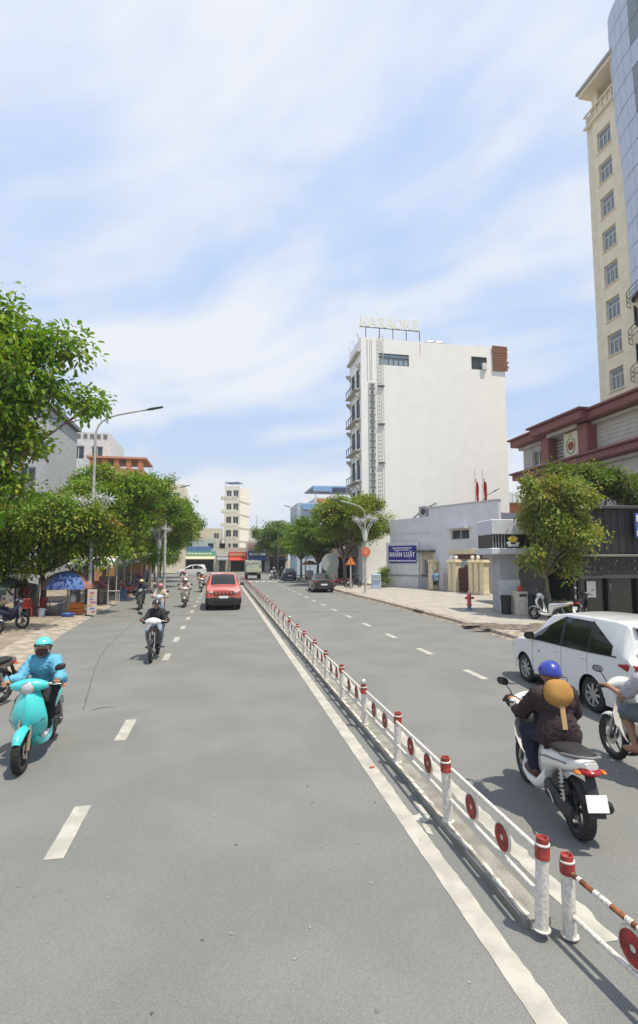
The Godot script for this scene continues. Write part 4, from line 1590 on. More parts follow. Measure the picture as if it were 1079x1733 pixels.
	if o.has("bumper"):
		var bm := MB.new()
		bm.loft([[Vector3(0, o.bumper, z1 - 0.16), Vector3(W + 0.004, 0, 0), Vector3(0, o.bumper - 0.24, 0), 5.0], [Vector3(0, o.bumper, z1 - 0.02), Vector3(W - 0.02, 0, 0), Vector3(0, o.bumper - 0.24, 0), 5.0], [Vector3(0, o.bumper - 0.02, z1 + 0.04), Vector3(W - 0.12, 0, 0), Vector3(0, o.bumper - 0.29, 0), 5.0]], 28)
		put(root, "rear_bumper", bm, black)
	if o.has("front"):
		var fb := MB.new()
		fb.loft([[Vector3(0, 0.48, z0 + 0.22), Vector3(W + 0.004, 0, 0), Vector3(0, 0.23, 0), 5.0], [Vector3(0, 0.48, z0 + 0.05), Vector3(W - 0.03, 0, 0), Vector3(0, 0.23, 0), 5.0], [Vector3(0, 0.46, z0 - 0.05), Vector3(W - 0.14, 0, 0), Vector3(0, 0.18, 0), 5.0]], 28)
		var fo := put(root, "front_bumper", fb, black)
		var fp := MB.new()
		fp.box(Vector3(0, 0.68, z0 - 0.045), Vector3(0.46, 0.12, 0.02), Basis.IDENTITY, 0.004)
		put(root, "number_plate", fp, mat("plate_white", Color(0.78, 0.78, 0.78), 0.4))
		var gr := MB.new()
		gr.box(Vector3(0, 0.86, z0 + 0.01), Vector3(1.0, 0.2, 0.05), Basis.IDENTITY, 0.02)
		var go := put(root, "grille", gr, mat("grille_dark", Color(0.05, 0.02, 0.02), 0.5))
		for k in 5:
			var sl := MB.new()
			sl.box(Vector3(-0.38 + k * 0.19, 0.87, z0 - 0.02), Vector3(0.12, 0.10, 0.02), Basis.IDENTITY, 0.006)
			put(go, "grille_block", sl, body)
		var lo2 := MB.new()
		lo2.box(Vector3(0, 0.42, z0 - 0.045), Vector3(1.0, 0.14, 0.02), Basis.IDENTITY, 0.01)
		put(fo, "air_intake", lo2, mat("underbody", Color(0.012, 0.012, 0.012), 0.9))
	if o.has("wiper"):
		var wp := MB.new()
		wp.tube([Vector3(0.0, cs.top_y(o.rear[1], 0) + 0.02, o.rear[1] + 0.012), Vector3(-0.28, cs.top_y(lerpf(o.rear[0], o.rear[1], 0.75), 0.28) + 0.022, lerpf(o.rear[0], o.rear[1], 0.75) + 0.012)], 0.008, 6)
		put(root, "rear_wiper", wp, black)
	if o.has("spoiler"):
		var sp := MB.new()
		var sy: float = cs.at(o.rear[0])[3] + 0.02
		sp.loft([[Vector3(0, sy, o.rear[0] - 0.12), Vector3(0.6, 0, 0), Vector3(0, 0.012, 0), 4.0], [Vector3(0, sy + 0.015, o.rear[0] + 0.02), Vector3(0.6, 0, 0), Vector3(0, 0.025, 0), 4.0], [Vector3(0, sy - 0.005, o.rear[0] + 0.10), Vector3(0.56, 0, 0), Vector3(0, 0.012, 0), 4.0]], 18)
		put(root, "roof_spoiler", sp, body)
	return root

func build_cars() -> void:
	# people carrier beside the two scooters
	var mpv := [[-2.12, 0.34, 0.62, 0.66, 0.56, 0.40], [-2.05, 0.27, 0.74, 0.79, 0.70, 0.52], [-1.92, 0.24, 0.84, 0.885, 0.78, 0.60], [-1.6, 0.22, 0.92, 0.965, 0.845, 0.66], [-1.15, 0.21, 0.985, 1.04, 0.865, 0.70], [-0.62, 0.21, 1.01, 1.44, 0.87, 0.67], [-0.36, 0.21, 1.015, 1.60, 0.87, 0.655], [0.15, 0.21, 1.025, 1.68, 0.87, 0.66], [1.0, 0.21, 1.05, 1.70, 0.87, 0.665], [1.6, 0.22, 1.08, 1.69, 0.865, 0.655], [1.84, 0.23, 1.09, 1.66, 0.86, 0.645], [1.90, 0.24, 1.09, 1.61, 0.858, 0.64], [2.05, 0.26, 1.09, 1.13, 0.845, 0.64], [2.10, 0.28, 1.04, 1.075, 0.83, 0.64], [2.14, 0.31, 0.98, 1.01, 0.80, 0.62]]
	var w := paint("pearl_white", Color(0.68, 0.69, 0.69), 0.3)
	var c := car("car", "white people carrier driving away beside the scooters", Vector3(7.22, 0, -9.12), -0.06, mpv, w, {"R": 0.315, "zf": -1.27, "zr": 1.08, "W": 0.87, "glass": [[-0.92, 0.14, 1.13, 1.62], [0.23, 1.02, 1.62, 1.62], [1.05, 1.66, 1.62, 1.28]], "pillars": [[0.14, 0.23], [1.02, 1.05]], "belt_strip": [-0.95, 1.78], "seams": [-0.9, 0.18, 1.0], "handles": [0.0, 0.85], "mirror": -0.84, "wind": [-1.1, -0.42], "rear": [1.905, 2.04], "tail_y": 0.98, "plate_y": 0.74, "sill": mat("black_plastic", Color(0.018, 0.018, 0.019), 0.55), "wiper": true, "spoiler": true, "rear_glass": glass_dark("tint_bronze", Color(0.05, 0.045, 0.04), 0.05), "spokes": 8})
	c.scale = Vector3.ONE * 0.945
	var dec := MB.new()
	for k in 3:
		dec.box(Vector3(-0.8665, 0.80 - k * 0.07, -0.62), Vector3(0.004, 0.05, 0.07), Basis.IDENTITY)
	var dd := put(c, "door_decal", dec, mat("decal_grey", Color(0.25, 0.26, 0.28), 0.6))
	dd.set_meta("label", "small grey lettering on the front door")
	# red utility vehicle ahead in the near lane
	var suv := [[-2.2, 0.36, 0.96, 1.0, 0.80, 0.62], [-2.14, 0.34, 1.03, 1.07, 0.87, 0.68], [-1.8, 0.30, 1.10, 1.14, 0.91, 0.72], [-1.0, 0.29, 1.16, 1.21, 0.92, 0.74], [-0.4, 0.29, 1.16, 1.66, 0.92, 0.68], [-0.1, 0.29, 1.16, 1.78, 0.92, 0.66], [0.9, 0.29, 1.15, 1.82, 0.92, 0.66], [1.5, 0.30, 1.15, 1.72, 0.91, 0.645], [1.72, 0.31, 1.15, 1.66, 0.905, 0.64], [2.02, 0.33, 1.15, 1.185, 0.90, 0.66], [2.12, 0.34, 1.11, 1.145, 0.89, 0.68], [2.18, 0.36, 1.04, 1.07, 0.87, 0.66]]
	var red := paint("red_paint", Color(0.56, 0.10, 0.075))
	car("car", "red sport utility car with black bumper following in the near lane, facing the camera", Vector3(0.08, 0, -29.2), PI + 0.02, suv, red, {"R": 0.37, "zf": -1.35, "zr": 1.3, "W": 0.92, "glass": [[-0.65, 0.2, 1.2, 1.66], [0.28, 1.0, 1.68, 1.70], [1.05, 1.5, 1.68, 1.5]], "pillars": [[0.2, 0.28], [1.0, 1.05]], "seams": [-0.7, 0.24, 1.0], "handles": [0.1, 0.88], "mirror": -0.6, "wind": [-0.97, -0.16], "front": true, "rear": [1.75, 2.0], "tail_y": 0.90, "tail_k": 0.8, "plate_y": 0.80, "bumper": 0.5, "cladding": 0.48, "rear_glass": glass_dark("suv_rear", Color(0.03, 0.05, 0.055), 0.05), "spoiler": true, "lip": mat("black_plastic", Color(0.018, 0.018, 0.019), 0.55)})
	# dark saloon parked at the far kerb
	var sedan := [[-2.15, 0.34, 0.60, 0.64, 0.58, 0.42], [-2.05, 0.26, 0.70, 0.74, 0.74, 0.56], [-1.6, 0.22, 0.80, 0.84, 0.83, 0.66], [-0.9, 0.21, 0.88, 0.93, 0.85, 0.68], [-0.1, 0.21, 0.90, 1.38, 0.85, 0.57], [0.4, 0.21, 0.91, 1.42, 0.85, 0.56], [0.9, 0.21, 0.93, 1.36, 0.85, 0.56], [1.55, 0.22, 0.95, 1.02, 0.84, 0.62], [2.0, 0.25, 0.95, 0.99, 0.82, 0.64], [2.15, 0.30, 0.90, 0.93, 0.78, 0.6]]
	car("car", "black saloon parked at the kerb in front of the big tree", Vector3(7.95, 0, -41.6), -0.05, sedan, paint("black_car", Color(0.025, 0.024, 0.026)), {"R": 0.31, "zf": -1.3, "zr": 1.3, "W": 0.85, "glass": [[-0.5, 0.35, 1.2, 1.36], [0.4, 1.2, 1.36, 1.18]], "seams": [-0.6, 0.37], "mirror": -0.55, "wind": [-0.85, -0.15], "rear": [0.95, 1.5], "tail_y": 0.86, "plate_y": 0.62})
	car("car", "dark blue saloon waiting far ahead by the junction", Vector3(8.1, 0, -63.2), -0.05, sedan, paint("blue_car", Color(0.03, 0.04, 0.09)), {"R": 0.31, "zf": -1.3, "zr": 1.3, "W": 0.85, "glass": [[-0.5, 0.35, 1.2, 1.36], [0.4, 1.2, 1.36, 1.18]], "mirror": -0.55, "wind": [-0.85, -0.15], "rear": [0.95, 1.5], "tail_y": 0.86, "plate_y": 0.62})
	car("car", "white car crossing the junction in front of the green shop sign", Vector3(-4.4, 0, -80.0), PI / 2, mpv, w, {"R": 0.315, "zf": -1.27, "zr": 1.08, "W": 0.87, "glass": [[-0.92, 0.14, 1.13, 1.62], [0.23, 1.02, 1.62, 1.62], [1.05, 1.66, 1.62, 1.28]], "mirror": -0.84, "wind": [-1.1, -0.42], "rear": [1.905, 2.04], "tail_y": 0.98, "plate_y": 0.74})
	build_truck()

func build_truck() -> void:
	var t := thing("truck", "small pale truck with a canvas covered bed seen from behind near the junction", "truck", Vector3(3.9, 0, -66.5), 0.0)
	var cv := rough_mat("canvas", Color(0.50, 0.52, 0.46), 0.9, 0.8, 0.2, 2.0, 0.3)
	var fr := mat("truck_green", Color(0.20, 0.27, 0.20), 0.6)
	var b := MB.new()
	b.box(Vector3(0, 0.95, 0.6), Vector3(1.9, 0.12, 3.6), Basis.IDENTITY, 0.02)
	for s in [-1.0, 1.0]:
		b.box(Vector3(0.93 * s, 1.25, 0.6), Vector3(0.06, 0.5, 3.6), Basis.IDENTITY, 0.01)
	put(t, "bed", b, fr)
	var tg := MB.new()
	tg.box(Vector3(0, 1.22, 2.42), Vector3(1.88, 0.5, 0.06), Basis.IDENTITY, 0.01)
	for k in 5:
		tg.box(Vector3(-0.76 + k * 0.38, 1.22, 2.46), Vector3(0.05, 0.46, 0.03), Basis.IDENTITY, 0.005)
	put(t, "tailgate", tg, mat("truck_pale", Color(0.52, 0.54, 0.44), 0.6))
	var hoop := MB.new()
	for k in 3:
		var z := -1.1 + k * 1.7
		hoop.tube([Vector3(-0.92, 1.45, z), Vector3(-0.92, 2.2, z), Vector3(-0.7, 2.38, z), Vector3(0.7, 2.38, z), Vector3(0.92, 2.2, z), Vector3(0.92, 1.45, z)], 0.02, 6)
	put(t, "hoop", hoop, fr)
	var c := MB.new()
	c.loft([[Vector3(0, 1.93, -1.15), Vector3(0.95, 0, 0), Vector3(0, 0.5, 0), 6.0], [Vector3(0, 1.93, 0.6), Vector3(0.96, 0, 0), Vector3(0, 0.49, 0), 6.0], [Vector3(0, 1.93, 2.2), Vector3(0.95, 0, 0), Vector3(0, 0.5, 0), 6.0]], 28)
	put(t, "canvas_cover", c, cv)
	var cab := MB.new()
	cab.loft([[Vector3(0, 1.2, -2.85), Vector3(0.85, 0, 0), Vector3(0, 0.6, 0), 6.0], [Vector3(0, 1.35, -2.6), Vector3(0.92, 0, 0), Vector3(0, 0.8, 0), 6.0], [Vector3(0, 1.4, -1.35), Vector3(0.92, 0, 0), Vector3(0, 0.85, 0), 6.0]], 28)
	put(t, "cab", cab, mat("truck_pale", Color(0.52, 0.54, 0.44), 0.6))
	var ch := MB.new()
	ch.box(Vector3(0, 0.72, -0.1), Vector3(0.8, 0.2, 5.0), Basis.IDENTITY, 0.02)
	ch.box(Vector3(0, 0.62, 2.35), Vector3(1.7, 0.12, 0.1), Basis.IDENTITY, 0.02)
	put(t, "chassis", ch, mat("underbody", Color(0.012, 0.012, 0.012), 0.9))
	for s in [-1.0, 1.0]:
		for z in [-1.9, 1.45]:
			car_wheel(t, Vector3(s * 0.8, 0.38, z), s, 0.38, 6)
		var l := MB.new()
		l.box(Vector3(s * 0.75, 0.75, 2.42), Vector3(0.22, 0.1, 0.05), Basis.IDENTITY, 0.01)
		put(t, "tail_light", l, mat("tail_red", Color(0.30, 0.012, 0.015), 0.15))

func build_riders() -> void:
	var skin := mat("skin", Color(0.42, 0.23, 0.15), 0.55)
	skin.subsurf_scatter_enabled = true
	skin.subsurf_scatter_strength = 0.08
	var skin2 := mat("skin_tan", Color(0.33, 0.17, 0.105), 0.55)
	# turquoise scooter coming towards the camera
	var teal := paint("teal_paint", Color(0.055, 0.56, 0.56))
	var tz := PI + 0.04
	var tp := Vector3(-2.44, 0, -7.86)
	scooter("retro_scooter", "turquoise scooter with round headlight and broad front shield, coming towards the camera", tp, tz, {"body": teal}, true)
	var tw := {"skin": skin, "top": cloth("teal_jacket", Color(0.16, 0.52, 0.74)), "bottom": cloth("black_trousers", Color(0.018, 0.018, 0.02)), "shoe": mat("white_shoe", Color(0.7, 0.69, 0.66), 0.7), "helmet": paint("teal_helmet", Color(0.10, 0.56, 0.55)), "visor": mat("visor_smoke", Color(0.02, 0.03, 0.03), 0.2)}
	var slim := riding_pose()
	slim.girth = 0.86
	slim.shoulder = Vector3(0.15, 1.20, 0.155)
	slim.elbow = [Vector3(-0.265, 0.985, 0.0), Vector3(0.265, 0.985, 0.0)]
	var tr := person("person in light blue jacket and turquoise helmet riding the turquoise scooter", tp, tz, slim, tw, 0.014, "ride_slim")
	var mask := blob([[Vector3(-0.03, 1.355, 0.03), Vector3(0.03, 1.355, 0.03), 0.05, 0.05], [Vector3(0, 1.335, 0.01), Vector3(0, 1.37, 0.0), 0.035, 0.03]], 0.02, 0.008)
	put(tr, "face_mask", mask, cloth("mask_brown", Color(0.10, 0.045, 0.04)))
	var zip := MB.new()
	zip.tube([Vector3(0, 1.225, 0.062), Vector3(0, 1.12, 0.066), Vector3(0, 1.02, 0.104), Vector3(0, 0.92, 0.128)], 0.005, 5)
	put(tr, "zip", zip, mat("zip_dark", Color(0.03, 0.05, 0.07), 0.6))
	# white scooter seen from behind
	var bp := Vector3(3.52, 0, -5.22)
	var bt := -0.20
	var white := paint("white_paint", Color(0.72, 0.72, 0.70))
	scooter("scooter", "white scooter with black seat, red tail light and white plate, nearest the railing", bp, bt, {"body": white}, false)
	var brown := cloth("brown_jacket", Color(0.050, 0.030, 0.034))
	var bw := {"skin": skin, "top": brown, "bottom": cloth("jeans", Color(0.018, 0.028, 0.058)), "shoe": mat("brown_shoe", Color(0.09, 0.04, 0.025), 0.6), "helmet": paint("blue_helmet", Color(0.012, 0.03, 0.30)), "strap": true}
	var pose := riding_pose()
	var br := person("person in dark brown jacket with mustard hood and blue helmet on the white scooter", bp, bt, pose, bw, 0.014, "ride")
	var hood := blob([[Vector3(-0.05, 1.235, 0.285), Vector3(0.05, 1.235, 0.285), 0.098, 0.098], [Vector3(-0.045, 1.31, 0.27), Vector3(0.045, 1.31, 0.27), 0.075, 0.075], [Vector3(0, 1.18, 0.30), Vector3(0, 1.19, 0.30), 0.075, 0.075]], 0.05, 0.013, 0.012)
	var mustard := cloth("mustard", Color(0.47, 0.25, 0.062))
	put(br, "hood", hood, mustard)
	var tape := MB.new()
	tape.box(Vector3(0, 1.05, 0.382), Vector3(0.052, 0.26, 0.02), Basis(Vector3.RIGHT, -0.22), 0.004)
	put(br, "back_ribbon", tape, cloth("ribbon", Color(0.58, 0.37, 0.18)))
	var slv := MB.new()
	slv.add(blob([[Vector3(-0.287, 1.012, -0.07), Vector3(-0.296, 1.032, -0.17), 0.069, 0.061]], 0.02, 0.012))
	put(br, "sleeve_patch", slv, cloth("white_cloth", Color(0.66, 0.64, 0.62)))
	var cuff := MB.new()
	cuff.add(blob([[Vector3(-0.299, 1.038, -0.2), Vector3(-0.302, 1.042, -0.222), 0.056, 0.052]], 0.02, 0.012))
	put(br, "cuff", cuff, mustard)
	# motorbike at the picture's edge
	var ep := Vector3(5.12, 0, -5.62)
	var et := -0.10
	underbone("motorbike", "silver grey motorbike half cut off at the picture's edge", ep, et, {"body": paint("silver_paint", Color(0.55, 0.55, 0.54))})
	var ew := {"skin": skin2, "top": cloth("lilac_shirt", Color(0.58, 0.56, 0.62)), "bottom": cloth("grey_shorts", Color(0.17, 0.20, 0.22)), "sleeve": 0.0, "leg": 0.0, "helmet": paint("cream_helmet", Color(0.62, 0.60, 0.50))}
	var ps := riding_pose()
	ps.ankle = [Vector3(-0.19, 0.40, 0.04), Vector3(0.19, 0.40, 0.04)]
	ps.toe = [Vector3(-0.21, 0.335, -0.12), Vector3(0.21, 0.335, -0.12)]
	person("person in pale lilac shirt and grey shorts on the silver motorbike", ep, et, ps, ew, 0.014, "ride_wide")
	# parked bike cut off by the picture's edge beside the turquoise scooter
	var kb := underbone("parked_motorbike", "brown grey motorbike at the kerb, cut off beside the turquoise scooter", Vector3(-4.2, 0.04, -9.9), PI - 0.5, {"body": paint("brown_grey", Color(0.12, 0.085, 0.07))}, "parked bikes")
	kb.rotation.z = 0.05
	# the dark rider further up the near lane
	var dp := Vector3(-1.72, 0, -14.6)
	underbone("motorbike", "black motorbike with white cowl coming along the lane line", dp, PI - 0.02, {"body": paint("black_paint", Color(0.02, 0.02, 0.022)), "cowl": white})
	person("person in black jacket and dark helmet on the black motorbike", dp, PI - 0.02, riding_pose(), {"skin": skin2, "top": cloth("black_jacket", Color(0.03, 0.032, 0.036)), "bottom": cloth("pale_jeans", Color(0.30, 0.38, 0.46)), "shoe": mat("dark_shoe", Color(0.03, 0.03, 0.03), 0.7), "helmet": paint("black_helmet", Color(0.02, 0.02, 0.03))}, 0.02, "ride20")
	# smaller ones
	var far := [
		["motorbike with pale blue front", "person in cream top and pink helmet riding behind the black motorbike", Vector3(-2.62, 0, -23.6), PI, Color(0.45, 0.55, 0.62), Color(0.62, 0.54, 0.40), Color(0.55, 0.35, 0.33), Color(0.55, 0.17, 0.17)],
		["dark motorbike with a green headlight cowl close to the stalls", "person in navy shirt and yellow helmet riding close to the stalls", Vector3(-4.15, 0, -28.6), PI + 0.05, Color(0.03, 0.04, 0.04), Color(0.03, 0.03, 0.07), Color(0.04, 0.04, 0.045), Color(0.62, 0.58, 0.25)],
		["cream motorbike just ahead of the red car", "person in pale mauve top and white helmet on the cream motorbike", Vector3(-1.95, 0, -29.6), PI, Color(0.60, 0.58, 0.48), Color(0.52, 0.40, 0.42), Color(0.30, 0.26, 0.24), Color(0.66, 0.66, 0.62)],
		["white motorbike beside the red car's roof", "person in salmon shirt on the white motorbike beside the red car", Vector3(-1.55, 0, -42.5), PI, Color(0.62, 0.62, 0.58), Color(0.62, 0.22, 0.15), Color(0.05, 0.05, 0.06), Color(0.6, 0.6, 0.55)],
		["pink motorbike far up the near lane", "person in white shirt on the pink motorbike far up the lane", Vector3(-3.1, 0, -46.0), PI, Color(0.55, 0.30, 0.36), Color(0.62, 0.62, 0.62), Color(0.08, 0.08, 0.1), Color(0.62, 0.30, 0.34)],
		["white motorbike waiting at the far junction", "person in blue grey shirt on the motorbike waiting at the far junction", Vector3(6.3, 0, -64.0), PI * 0.8, Color(0.65, 0.65, 0.62), Color(0.30, 0.34, 0.40), Color(0.05, 0.05, 0.06), Color(0.62, 0.6, 0.55)],
		["dark motorbike crossing the far junction", "person in dark green shirt on the motorbike crossing the far junction", Vector3(7.6, 0, -66.5), 0.4, Color(0.04, 0.04, 0.05), Color(0.06, 0.10, 0.06), Color(0.05, 0.05, 0.06), Color(0.5, 0.5, 0.5)],
	]
	for i in far.size():
		var q: Array = far[i]
		underbone("motorbike", q[0], q[2], q[3], {"body": paint("bike_paint_%d" % i, q[4])}, "motorbikes further up the road")
		person(q[1], q[2], q[3], riding_pose(), {"skin": skin2, "top": cloth("far_top_%d" % i, q[5]), "bottom": cloth("far_bottom_%d" % i, q[6]), "shoe": mat("dark_shoe", Color(0.03, 0.03, 0.03), 0.7), "helmet": paint("far_helmet_%d" % i, q[7])}, 0.028, "ride_far", "riders further up the road")

# ---------------------------------------------------------------- trees
var clump_cache := {}

func leaf_clump(key: String, leaf: float, count: int, spread: float, droop: float, sd: int) -> ArrayMesh:
	if clump_cache.has(key):
		return clump_cache[key]
	var r := RandomNumberGenerator.new()
	r.seed = sd
	var mb := MB.new()
	for i in count:
		var d := Vector3(r.randfn(), r.randfn() * 0.7, r.randfn()).normalized()
		var base := d * spread * pow(r.randf(), 0.55)
		var dir := (d + Vector3(r.randf_range(-0.6, 0.6), r.randf_range(-0.5, 0.4) - droop, r.randf_range(-0.6, 0.6))).normalized()
		var side := dir.cross(Vector3(r.randf_range(-0.4, 0.4), 1, r.randf_range(-0.4, 0.4))).normalized()
		var nrm := side.cross(dir).normalized()
		if nrm.y < 0.0:
			nrm = -nrm
		var L := leaf * r.randf_range(0.7, 1.25)
		var w := L * 0.27
		var p0 := base
		var p1 := base + dir * L * 0.35 - nrm * L * 0.02
		var p2 := base + dir * L * 0.75 - nrm * L * 0.06
		var p3 := base + dir * L - nrm * L * 0.16
		var up := nrm * w * 0.35
		var s := mb.v.size()
		mb.v.append_array([p0, p1 - side * w + up, p1, p1 + side * w + up, p2 - side * w * 0.8 + up * 0.8, p2, p2 + side * w * 0.8 + up * 0.8, p3])
		var nl := (nrm + side * 0.3).normalized()
		var nr := (nrm - side * 0.3).normalized()
		mb.n.append_array([nrm, nl, nrm, nr, nl, nrm, nr, nrm])
		for t in [[0, 1, 2], [0, 2, 3], [1, 4, 5], [1, 5, 2], [2, 5, 6], [2, 6, 3], [4, 7, 5], [5, 7, 6]]:
			mb.ix.append_array([s + t[0], s + t[1], s + t[2]])
	clump_cache[key] = mb.mesh()
	return clump_cache[key]

func leaf_mat() -> StandardMaterial3D:
	if M.has("leaf"):
		return M["leaf"]
	var m := mat("leaf", Color(1, 1, 1), 0.55)
	m.vertex_color_use_as_albedo = true
	m.metallic_specular = 0.3
	m.backlight_enabled = true
	m.backlight = Color(0.8, 0.88, 0.4)
	m.cull_mode = BaseMaterial3D.CULL_DISABLED
	return m

# lobes: [centre, radius vector]; leaves are set in and around each lobe
func tree(called: String, label: String, at: Vector3, trunk_r: float, fork_y: float, lobes: Array, n: int, leaf: float, sd: int, tint: Color, group := "", category := "tree", droop := 0.25, per := 22) -> Node3D:
	var root := thing(called, label, category, at, 0.0, group)
	var r := RandomNumberGenerator.new()
	r.seed = sd
	var bark := rough_mat("bark", Color(0.17, 0.135, 0.10), 0.95, 0.4, 0.4, 1.2, 0.3)
	var tk := MB.new()
	var pts := []
	var rad := []
	var lean := Vector3(r.randf_range(-0.25, 0.25), 0, r.randf_range(-0.25, 0.25))
	for i in 9:
		var t := i / 8.0
		pts.append(Vector3(0, fork_y * t, 0) + lean * t * t + Vector3(r.randfn(), 0, r.randfn()) * 0.02)
		rad.append(trunk_r * (1.0 - 0.35 * t) * (1.25 if i == 0 else 1.0))
	tk.tube(pts, rad, 10)
	var fork: Vector3 = pts[-1]
	var tko := put(root, "trunk", tk, bark)
	var tot := 0.0
	for q in lobes:
		tot += pow(q[1].x * q[1].y * q[1].z, 0.66)
	var lim := MB.new()
	for q in lobes:
		var c: Vector3 = q[0]
		var m := fork.lerp(c, 0.5) + Vector3(r.randf_range(-0.2, 0.2), -0.15, r.randf_range(-0.2, 0.2))
		lim.tube([fork - Vector3(0, 0.3, 0), m, c], [trunk_r * 0.5, trunk_r * 0.32, trunk_r * 0.12], 7)
		for k in 3:
			var e: Vector3 = c + Vector3(r.randfn() * q[1].x, r.randfn() * q[1].y, r.randfn() * q[1].z) * 0.45
			lim.tube([m.lerp(c, 0.6), m.lerp(e, 0.8), e], [trunk_r * 0.16, trunk_r * 0.10, trunk_r * 0.03], 5)
	put(tko, "limbs", lim, bark)
	var xs := []
	var cols := PackedColorArray()
	for q in lobes:
		var cnt := int(n * pow(q[1].x * q[1].y * q[1].z, 0.66) / tot)
		# every lobe breaks up into a few sprays so that gaps stay open between them
		var sprays := []
		for k in maxi(4, cnt / 9):
			var d := Vector3(r.randfn(), r.randfn(), r.randfn()).normalized()
			if d.y < -0.5 and r.randf() < 0.5:
				d.y = -d.y
			sprays.append(q[0] + d * q[1] * r.randf_range(0.62, 1.0))
		for k in cnt:
			var p: Vector3
			if r.randf() < 0.8:
				p = sprays[r.randi() % sprays.size()] + Vector3(r.randfn(), r.randfn() * 0.6, r.randfn()) * leaf * 1.35
			else:
				p = q[0] + Vector3(r.randfn(), r.randfn(), r.randfn()).normalized() * q[1] * pow(r.randf(), 0.4)
			var b := Basis(Vector3.UP, r.randf() * TAU) * Basis(Vector3.RIGHT, r.randf_range(-0.5, 0.5))
			xs.append(Transform3D(b.scaled(Vector3.ONE * r.randf_range(0.75, 1.25)), p))
			var h := r.randf()
			var c := Color(tint.r * r.randf_range(0.8, 1.25), tint.g * r.randf_range(0.82, 1.2), tint.b * r.randf_range(0.7, 1.3))
			if h < 0.10:
				c = Color(tint.r * 1.7, tint.g * 1.25, tint.b * 0.9)
			elif h < 0.125:
				c = Color(0.26, 0.16, 0.06)
			cols.append(c)
	var mm := MultiMesh.new()
	mm.transform_format = MultiMesh.TRANSFORM_3D
	mm.use_colors = true
	mm.mesh = leaf_clump("clump%.2f_%d_%.1f" % [leaf, sd % 3, droop], leaf, per, leaf * 2.3, droop, 11 + sd % 3)
	mm.instance_count = xs.size()
	for i in xs.size():
		mm.set_instance_transform(i, xs[i])
		mm.set_instance_color(i, cols[i])
	var mi := MultiMeshInstance3D.new()
	mi.name = "crown"
	mi.multimesh = mm
	mi.material_override = leaf_mat()
	mi.set_meta("kind", "stuff")
	root.add_child(mi, true)
	return root

func crown_lobes(sd: int, c: Vector3, R: Vector3, k: int) -> Array:
	var r := RandomNumberGenerator.new()
	r.seed = sd
	var o := []
	for i in k:
		var a := TAU * (i + r.randf() * 0.5) / k * 1.618 * 2.0
		var u := r.randf_range(-0.7, 0.85)
		var q := sqrt(1.0 - u * u)
		var f := r.randf_range(0.5, 0.78)
		var p := c + Vector3(cos(a) * q * R.x, u * R.y, sin(a) * q * R.z) * f
		var s := r.randf_range(0.30, 0.46)
		o.append([p, Vector3(R.x, R.y * 0.8, R.z) * s])
	o.append([c, R * 0.42])
	return o

